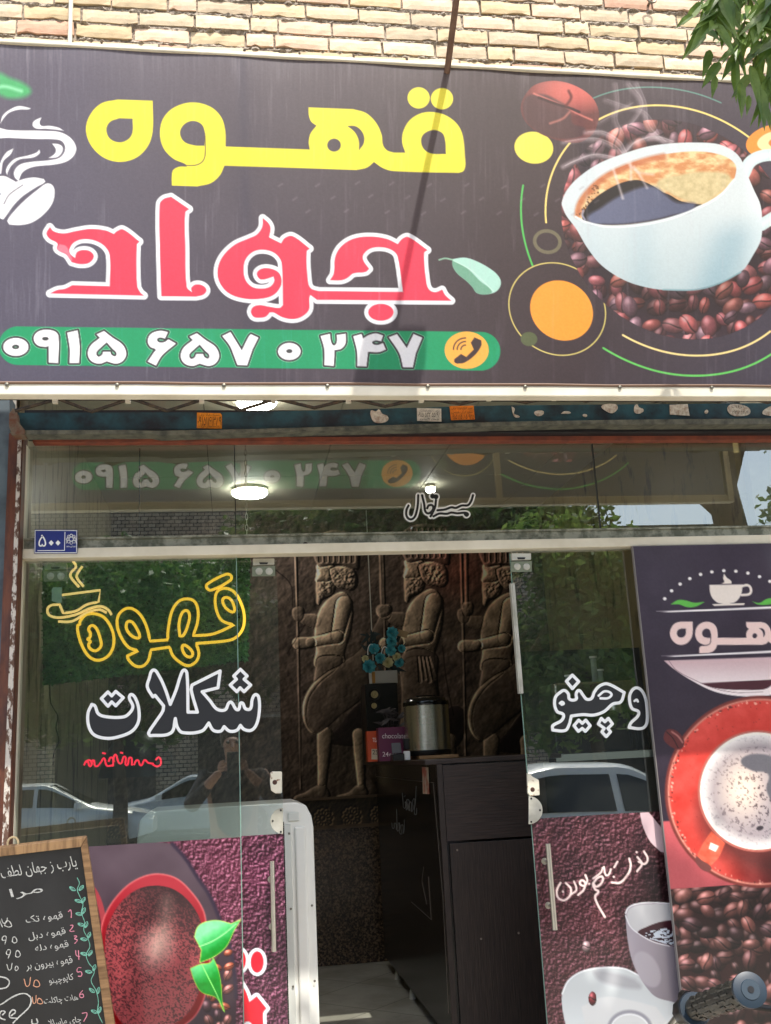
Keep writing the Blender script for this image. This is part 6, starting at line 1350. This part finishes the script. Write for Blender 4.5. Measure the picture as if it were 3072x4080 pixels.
# ------------------------------------------------------------------ cars
M_carglass = mat('car_glass', S8(18, 24, 26), .06); M_tyre = mat('tyre', S8(22, 22, 22), .8); M_rimc = mat('alloy', S8(180, 182, 184), .3, .8)
def car(label, loc, rz, paint, name='parked_car', scale=1., hatch=False, van=False):
    t = thing(name, label, 'car', loc, 'cars parked in the street', rz); Mx = Matrix.Translation(Vector(loc)) @ Matrix.Rotation(rz, 4, 'Z')
    def build(b, nm, m, par, sm=False): b.v = [tuple(Mx @ (Vector(v) * scale)) for v in b.v]; return b.build(nm, m, par, sm)
    # stations along x (front at +x): x, sill z, belt z, half width, roof z, roof half width
    if van: st = [(-2.1, .42, .95, .70, .95, .66), (-2.02, .30, 1.02, .80, 1.62, .62), (-1.4, .26, 1.03, .85, 1.80, .68), (0, .24, 1.0, .86, 1.84, .70), (.75, .24, .99, .86, 1.76, .68), (1.35, .24, .98, .84, 1.0, .74), (1.95, .26, .86, .80, .88, .70), (2.12, .34, .66, .70, .68, .62)]
    elif hatch: st = [(-2.0, .44, .80, .70, .82, .62), (-1.9, .30, .98, .78, 1.02, .66), (-1.55, .26, .98, .82, 1.30, .58), (-.7, .24, .96, .84, 1.47, .60), (.1, .24, .93, .85, 1.44, .60), (.95, .24, .90, .84, .96, .74), (1.7, .26, .78, .81, .82, .72), (2.0, .34, .62, .70, .64, .64)]
    else: st = [(-2.3, .46, .82, .70, .86, .60), (-2.2, .32, .98, .80, 1.03, .68), (-1.55, .26, .98, .84, 1.06, .72), (-.85, .24, .95, .86, 1.44, .60), (.15, .24, .92, .87, 1.43, .60), (1.0, .24, .90, .86, .96, .76), (1.85, .26, .76, .82, .82, .72), (2.25, .36, .60, .68, .62, .60)]
    sec = []
    from bisect import bisect
    xs = np.linspace(st[0][0], st[-1][0], 61); A = np.array(st)
    def cr(col, x):
        return float(np.interp(x, A[:, 0], A[:, col]))
    def sm_(col, x): return (cr(col, x - .10) + cr(col, x) * 2 + cr(col, x + .10)) / 4
    wx = (-1.35, 1.38) if not hatch else (-1.3, 1.22); wr = .33; NS = []
    for x in xs:
        s0, bz, hw, rz_, rw = [sm_(c, x) for c in range(1, 6)]
        for w0 in wx:
            if abs(x - w0) < wr + .05: s0 = max(s0, math.sqrt(max(0, (wr + .05) ** 2 - (x - w0) ** 2)) + .30)
        sec.append([(x, y, z) for y, z in ((0, s0), (hw * .96, s0), (hw, (s0 + bz) / 2), (hw * .985, bz - .05), (hw * .95, bz), (rw + .02, rz_ - .04), (rw - .06, rz_), (0, rz_ + .015))])
    n = len(sec); m = len(sec[0]); body = MB(); vs = []; fs = []
    for sgn in (1, -1):
        o_ = len(vs)
        for s_ in sec: vs += [(p[0], p[1] * sgn, p[2]) for p in s_]
        for i in range(n - 1):
            for j in range(m - 1): fs.append((o_ + i * m + j, o_ + i * m + j + 1, o_ + (i + 1) * m + j + 1, o_ + (i + 1) * m + j))
        for e in (0, n - 1): fs.append(tuple(o_ + e * m + j for j in range(m)))
    body.add(vs, fs); build(body, 'body', paint, t, True)
    # side windows, screens
    for sgn in (1, -1):
        g = MB()
        for (xa, xb) in (((-1.05, -.12), (-.04, .72)) if not van else ((-1.7, -.7), (-.6, .15), (.22, .86))):
            pts = []
            for x in np.linspace(xa, xb, 7): pts.append((x, sm_(3, x) * .95 * .93 + .055, sm_(2, x) + .03))
            up = []
            for x in np.linspace(xb, xa, 7):
                f_ = min(1, (sm_(4, x) - sm_(2, x)) / .5); y0 = sm_(3, x) * .95; z0 = sm_(2, x); y1 = sm_(5, x) + .02; z1 = sm_(4, x) - .04; k_ = .86
                up.append((x, y0 + (y1 - y0) * k_ + .008, z0 + (z1 - z0) * k_))
            low = []
            for x in np.linspace(xa, xb, 7):
                y0 = sm_(3, x) * .95; z0 = sm_(2, x); y1 = sm_(5, x) + .02; z1 = sm_(4, x) - .04; low.append((x, y0 + (y1 - y0) * .1 + .010, z0 + (z1 - z0) * .1))
            q = low + up; g.add([(p[0], p[1] * sgn, p[2]) for p in q], [tuple(range(len(q)))])
        build(g, 'side_window', M_carglass, t)
    fx0, fx1 = ((.22, .98) if not van else (.82, 1.32)); 
    def screen(xa, xb): return MB().add([(xa, -.52, sm_(4, xa) + .012), (xa, .52, sm_(4, xa) + .012), (xb, .66, sm_(4, xb) + .02), (xb, -.66, sm_(4, xb) + .02)], [(0, 1, 2, 3)])
    build(screen(fx0, fx1), 'windscreen', M_carglass, t)
    build(screen(-.92, -1.5) if not van else screen(-2.0, -2.06), 'rear_screen', M_carglass, t)
    for w0 in wx:
        for sgn in (1, -1):
            wh = MB().lathe([(wr * .8, -.09), (wr, -.07), (wr, .07), (wr * .8, .09)], (w0, sgn * .74, wr), 30, 'Y'); wo_ = build(wh, 'wheel', M_tyre, t, True)
            rm_ = MB().lathe([(wr * .66, sgn * .085), (wr * .62, sgn * .095), (wr * .5, sgn * .07), (.06, sgn * .075), (.05, sgn * .1)], (w0, sgn * .74, wr), 24, 'Y')
            for q in range(6):
                a = q * math.pi / 3; rm_.box((w0 - .02, sgn * .82 - .012, wr + .05), (w0 + .02, sgn * .82 + .012, wr * 1.62), Matrix.Rotation(a, 3, 'Y'), (w0, sgn * .82, wr))
            rm_.v = [tuple(Mx @ (Vector(v) * scale)) for v in rm_.v]; rm_.build('rim', M_rimc, wo_, True)
    xf = st[-1][0]; xr_ = st[0][0]
    for sgn in (1, -1):
        build(MB().prism([(xf - .42, sgn * .78, .66), (xf - .05, sgn * .52, .60), (xf - .03, sgn * .50, .70), (xf - .40, sgn * .74, .80)], (.03, sgn * .03, .0)), 'headlight', mat('headlight_glass', S8(210, 216, 220), .1), t)
        build(MB().box((xr_ + .02, sgn * .48 if sgn > 0 else -.80, .72), (xr_ + .16, .80 if sgn > 0 else -.48, .92)), 'tail_lamp', mat('tail_red', S8(150, 14, 20), .2), t)
        build(MB().box((.72, sgn * .84 if sgn > 0 else -1.0, .92), (.86, 1.0 if sgn > 0 else -.84, 1.03)), 'mirror', paint, t)
    build(MB().box((xf - .16, -.5, .38), (xf - .02, .5, .52)), 'grille', M_dark, t); build(MB().box((xr_ + .0, -.26, .58), (xr_ + .06, .26, .68)), 'number_plate', M_white, t)
    if van: build(MB().box((-1.5, .58, 1.86), (.5, .60, 1.88)).box((-1.5, -.60, 1.86), (.5, -.58, 1.88)), 'roof_rail', M_steel, t)
    return t
P_sil = mat('silver_paint', S8(232, 234, 232), .25, .05, coat=.6); P_wht = mat('white_paint', S8(226, 228, 226), .25, 0, coat=.6); P_blu = mat('blue_silver_paint', S8(200, 208, 214), .25, .1, coat=.6)
car('silver saloon car mirrored low in the left window, nose to the right', (-3.9, -19.5, -.13), 0, P_sil, scale=1.0)
car('blue silver saloon partly behind the silver one in the left window', (-.9, -22.0, -.13), math.pi, P_blu)
car('white saloon whose rear is mirrored at the far left of the window', (-4.9, -7.6, -.13), math.pi, P_wht)
car('white estate car mirrored low in the right door glass', (3.9, -7.4, -.13), 0, P_wht, van=False, hatch=True)
# ------------------------------------------------------------------ photographer (mirrored in the left window)
def figure():
    t = thing('person', 'person in dark clothes on the pavement holding up a phone with both hands', 'person', (.0, -3.98, 0))
    def skin(nm, joints, edges, m, par, sub=2):
        me = bpy.data.meshes.new(nm); me.from_pydata([j[0] for j in joints], edges, []); o = bpy.data.objects.new(nm, me); COL.objects.link(o)
        md = o.modifiers.new('s', 'SKIN'); md.use_smooth_shade = True
        for i, j in enumerate(joints): me.skin_vertices[0].data[i].radius = (j[1], j[1] if len(j) < 3 else j[2])
        me.skin_vertices[0].data[0].use_root = True
        ms = o.modifiers.new('d', 'SUBSURF'); ms.levels = sub; ms.render_levels = sub
        bpy.context.view_layer.update(); dg = bpy.context.evaluated_depsgraph_get(); me2 = bpy.data.meshes.new_from_object(o.evaluated_get(dg)); bpy.data.objects.remove(o)
        me2.materials.clear(); me2.materials.append(m); me2.name = nm; me2.transform(Matrix.Translation(-par.location)); me2.polygons.foreach_set('use_smooth', [True] * len(me2.polygons))
        return link(bpy.data.objects.new(nm, me2), par)
    by = -3.98; SK = mat('skin', S8(150, 112, 92), .6); CL = mat('black_shirt', S8(24, 24, 28), .8, 0, col2=S8(34, 34, 38), ns=8); TR = mat('dark_trousers', S8(38, 40, 48), .85)
    skin('body', [((0, by, .95), .15, .11), ((0, by, 1.15), .14, .10), ((0, by + .01, 1.36), .165, .11), ((0, by + .02, 1.46), .06), ((0, by + .04, 1.54), .052), ((0, by + .05, 1.62), .075, .09), ((0, by + .05, 1.70), .07, .085),
                  ((-.19, by + .02, 1.41), .06), ((-.30, by + .16, 1.22), .047), ((-.14, by + .36, 1.40), .034), ((-.085, by + .42, 1.455), .026), ((.19, by + .02, 1.41), .06), ((.30, by + .16, 1.22), .047), ((.14, by + .36, 1.40), .034), ((.085, by + .42, 1.455), .026),
                  ((-.09, by, .86), .10), ((-.10, by + .02, .48), .065), ((-.11, by - .01, .1), .045), ((-.11, by + .12, .04), .04), ((.09, by, .86), .10), ((.10, by + .02, .48), .065), ((.11, by - .01, .1), .045), ((.11, by + .12, .04), .04)],
         [(0, 1), (1, 2), (2, 3), (3, 4), (4, 5), (5, 6), (2, 7), (7, 8), (8, 9), (9, 10), (2, 11), (11, 12), (12, 13), (13, 14), (0, 15), (15, 16), (16, 17), (17, 18), (0, 19), (19, 20), (20, 21), (21, 22)], SK, t)
    skin('shirt', [((0, by, .93), .158, .12), ((0, by, 1.15), .150, .112), ((0, by + .01, 1.36), .172, .12), ((0, by + .015, 1.43), .09), ((-.19, by + .02, 1.41), .072), ((-.30, by + .16, 1.22), .060), ((-.15, by + .345, 1.388), .043), ((.19, by + .02, 1.41), .072), ((.30, by + .16, 1.22), .060), ((.15, by + .345, 1.388), .043)],
         [(0, 1), (1, 2), (2, 3), (2, 4), (4, 5), (5, 6), (2, 7), (7, 8), (8, 9)], CL, t)
    skin('trousers', [((0, by, .93), .152, .118), ((-.09, by, .84), .112), ((-.10, by + .02, .48), .078), ((-.11, by - .01, .12), .06), ((.09, by, .84), .112), ((.10, by + .02, .48), .078), ((.11, by - .01, .12), .06)], [(0, 1), (1, 2), (2, 3), (0, 4), (4, 5), (5, 6)], TR, t)
    skin('hair', [((0, by + .0, 1.66), .085, .08), ((0, by + .03, 1.76), .082, .095), ((0, by - .03, 1.70), .085, .07), ((-.075, by + .01, 1.62), .035), ((.075, by + .01, 1.62), .035)], [(0, 1), (0, 2), (0, 3), (0, 4)], mat('black_hair', S8(18, 15, 14), .6), t)
    fc = MB()
    for sx_ in (-1, 1): fc.lathe([(.012, 0), (.008, .006)], (sx_ * .032, by + .135, 1.65), 12, 'Y')
    fc.build('eyes', M_dark, t, True); MB().tube([(0, by + .14, 1.655), (0, by + .165, 1.615), (0, by + .145, 1.605)], [.008, .014, .008], 8).tube([(-.025, by + .138, 1.575), (0, by + .146, 1.572), (.025, by + .138, 1.575)], .006, 6).build('nose_and_mouth', SK, t, True)
    for sgn in (-1, 1):      # five separate fingers of each hand closing on the phone
        skin('hand', [((sgn * .085, by + .42, 1.455), .024, .028), ((sgn * .078, by + .435, 1.49), .022, .032), ((sgn * .072, by + .44, 1.52), .018, .03)], [(0, 1), (1, 2)], SK, t)
        for k_, (dz, ln) in enumerate(((.0, .062), (.018, .07), (.036, .066), (.052, .052))):
            z_ = 1.462 + dz; skin('finger', [((sgn * .082, by + .44, z_), .010), ((sgn * .076, by + .474, z_ + .006), .009), ((sgn * .058, by + .484, z_ + .01), .008), ((sgn * (.082 - ln * .55), by + .482, z_ + .012), .0065)], [(0, 1), (1, 2), (2, 3)], SK, t, 1)
        skin('thumb', [((sgn * .08, by + .425, 1.475), .012), ((sgn * .062, by + .432, 1.50), .010), ((sgn * .040, by + .442, 1.512), .009)], [(0, 1), (1, 2)], SK, t, 1)
    return t
figure()
ph = thing('phone', 'dark phone held up in both hands of the person on the pavement', 'phone', (0, -3.525, 1.5))
MB().box((-.038, -3.530, 1.42), (.038, -3.521, 1.58)).build('case', mat('phone_case', S8(40, 44, 50), .3), ph, bevel=.002)
MB().box((-.030, -3.5208, 1.535), (-.006, -3.519, 1.572)).build('camera_bump', M_dark, ph)

# ------------------------------------------------------------------ motorcycle, whose handlebar grip enters bottom right
MY = -1.62
mc = thing('motorcycle', 'motorcycle parked on the pavement whose black ribbed grip enters at the bottom right', 'motorcycle', (1.1, MY - .3, 0))
M_grip = mat('grip_rubber', S8(44, 42, 34), .5, 0, col2=S8(30, 30, 26), ns=40, bump=.3); M_gripb = mat('grip_cap', S8(24, 40, 52), .45)
def WD(x, y, dist):
    d = np.array([(x - PX) / F, (y - PY) / F, 1.]); wd = np.array([d @ R_, d @ N_, d @ U_]); wd /= np.linalg.norm(wd); return Vector((0, CY, CZ)) + Vector(wd) * dist
g1 = WD(2985, 3945, 1.72); g0 = WD(2770, 4020, 1.98); ax = (g0 - g1).normalized(); gl = (g0 - g1).length
gm = MB(); K = 26; pts = []; rs_ = []
for i in range(K):
    t = i / (K - 1); pts.append(g1.lerp(g0, t)); rs_.append(.0165 + (.0016 if (i // 2) % 3 != 1 else 0) + (.002 * math.exp(-((t - .5) / .3) ** 2)))
gm.tube(pts, rs_, 28).build('grip', M_grip, mc, True)
perp = ax.orthogonal().normalized(); perp2 = ax.cross(perp)
rb_ = MB()
for k in range(14):
    a = 2 * math.pi * k / 14
    for i in range(6):
        s0 = .10 + i * .135 + (.0675 if k % 2 else 0); o_ = (perp * math.cos(a) + perp2 * math.sin(a)); c1 = g1.lerp(g0, s0) + o_ * .0176; c2 = g1.lerp(g0, s0 + .10) + o_ * .0176; rb_.tube([c1, c1.lerp(c2, .5) + o_ * .0014, c2], .0026, 6)
rb_.build('grip_ribs', M_grip, mc, True)
cpm = MB(); cpm.tube([g1 - ax * .006, g1 - ax * .004, g1 + ax * .004, g1 + ax * .007], [.018, .0245, .0245, .020], 36); cpm.build('grip_end', M_gripb, mc, True)
MB().tube([g1 - ax * .0075, g1 - ax * .0055], [.0135, .0145], 28).build('end_disc', mat('grip_cap2', S8(30, 48, 60), .5), mc, True); MB().tube([g1 - ax * .0083, g1 - ax * .007], .0048, 16).build('bar_hole', M_dark, mc, True)
MB().tube([g0 - ax * .004, g0 + ax * .004, g0 + ax * .010], [.026, .027, .022], 32).build('inner_flange', M_gripb, mc, True)
sw0 = g0 + ax * .010; sw1 = g0 + ax * .065
MB().tube([sw0, sw0 + ax * .004, sw1 - ax * .006, sw1], [.022, .0245, .0235, .018], 10).tube([sw0 + ax * .02 + Vector((0, 0, .02)), sw0 + ax * .045 + Vector((0, 0, .024))], .012, 10).build('switch_housing', M_dark, mc, True)
MB().box(tuple(sw0 + ax * .02 + Vector((-.012, -.03, -.006))), tuple(sw0 + ax * .02 + Vector((.010, -.018, .008)))).build('switch', M_black, mc, bevel=.002)
stem = Vector((1.0, -.55, 1.0)); hbend = g0 + ax * .16 + Vector((0, 0, -.02))
other = Vector((1.55, -.5, 1.05)); stem = hbend + ax * .16 + Vector((0, 0, -.06)); 
MB().tube([sw1, hbend, stem, stem + ax * .14], .011, 12).build('handlebar', M_steel, mc, True)
lc = sw0 + ax * .03; rgt = Vector((.35, -.3, -.02))
MB().tube([lc + Vector((.0, .03, .0)), lc + Vector((.05, .07, .0)), lc + Vector((.12, .02, -.005)) , lc + Vector((.20, -.06, -.01))], [.008, .007, .006, .006], 10).build('brake_lever', mat('lever_black', S8(26, 26, 26), .4, .4), mc, True)
MB().tube([sw1 + Vector((0, 0, -.01)), sw1 + Vector((-.05, .02, -.06)), sw1 + Vector((-.07, .05, -.2))], .007, 10).build('cable', mat('cable_cover', S8(170, 160, 130), .4), mc, True)
fork = stem + ax * .07; fw = Vector((fork.x - .02, fork.y + .32, .30)) if False else Vector((fork.x - .25, fork.y + .28, .31))
wdir = Vector((fw.x - fork.x, fw.y - fork.y, 0)).normalized(); rear = Vector((fw.x, fw.y, .31)) - wdir * 1.27
sd = wdir.cross(Vector((0, 0, 1)))
fm = MB()
for s_ in (-1, 1): fm.tube([fork + sd * .08 * s_, fw + sd * .07 * s_], .016, 10)
fm.build('fork', M_steel, mc, True)
for c_ in (fw, rear):
    wm = MB(); ring_ = [c_ + wdir * .27 * math.cos(a) + Vector((0, 0, .27 * math.sin(a))) for a in np.linspace(0, 2 * math.pi, 36, endpoint=False)]; wm.tube(ring_, .045, 10, closed=True); wo_ = wm.build('wheel', M_tyre, mc, True)
    sp = MB()
    for q in range(16): a = q * math.pi / 8; sp.tube([c_, c_ + wdir * .24 * math.cos(a) + Vector((0, 0, .24 * math.sin(a)))], .0025, 5)
    sp.build('spokes', M_steel, wo_)
tk_ = fork - wdir * .15 + Vector((0, 0, -.16)); MB().tube([tk_, tk_ - wdir * .12, tk_ - wdir * .32, tk_ - wdir * .46], [.06, .13, .12, .05], 16).build('fuel_tank', mat('red_tank', S8(130, 20, 24), .25, coat=.6), mc, True)
MB().tube([tk_ - wdir * .44, tk_ - wdir * .6 + Vector((0, 0, -.02)), tk_ - wdir * .95 + Vector((0, 0, .02)), tk_ - wdir * 1.1 + Vector((0, 0, .04))], [.06, .11, .11, .05], 14).build('seat', M_dark, mc, True)
MB().tube([tk_ + Vector((0, 0, -.1)), Vector((tk_.x, tk_.y, .35)) - wdir * .3, rear], .022, 10).tube([tk_ - wdir * .5, rear], .018, 10).build('frame', M_black, mc, True)
eg_ = Vector((tk_.x, tk_.y, .42)) - wdir * .28; MB().box(tuple(eg_ - Vector((.13, .13, .14))), tuple(eg_ + Vector((.13, .13, .14)))).build('engine', M_steel, mc, bevel=.03)
MB().tube([eg_ + Vector((0, 0, -.1)), rear + sd * .1 + Vector((0, 0, -.02)), rear + sd * .1 - wdir * .3], .03, 12).build('exhaust', M_steel, mc, True)
MB().tube([fork + wdir * .1 + Vector((0, 0, -.16)), fork + wdir * .2 + Vector((0, 0, -.16))], [.05, .085], 20).build('headlamp', mat('headlight_glass', S8(210, 216, 220), .1), mc, True)
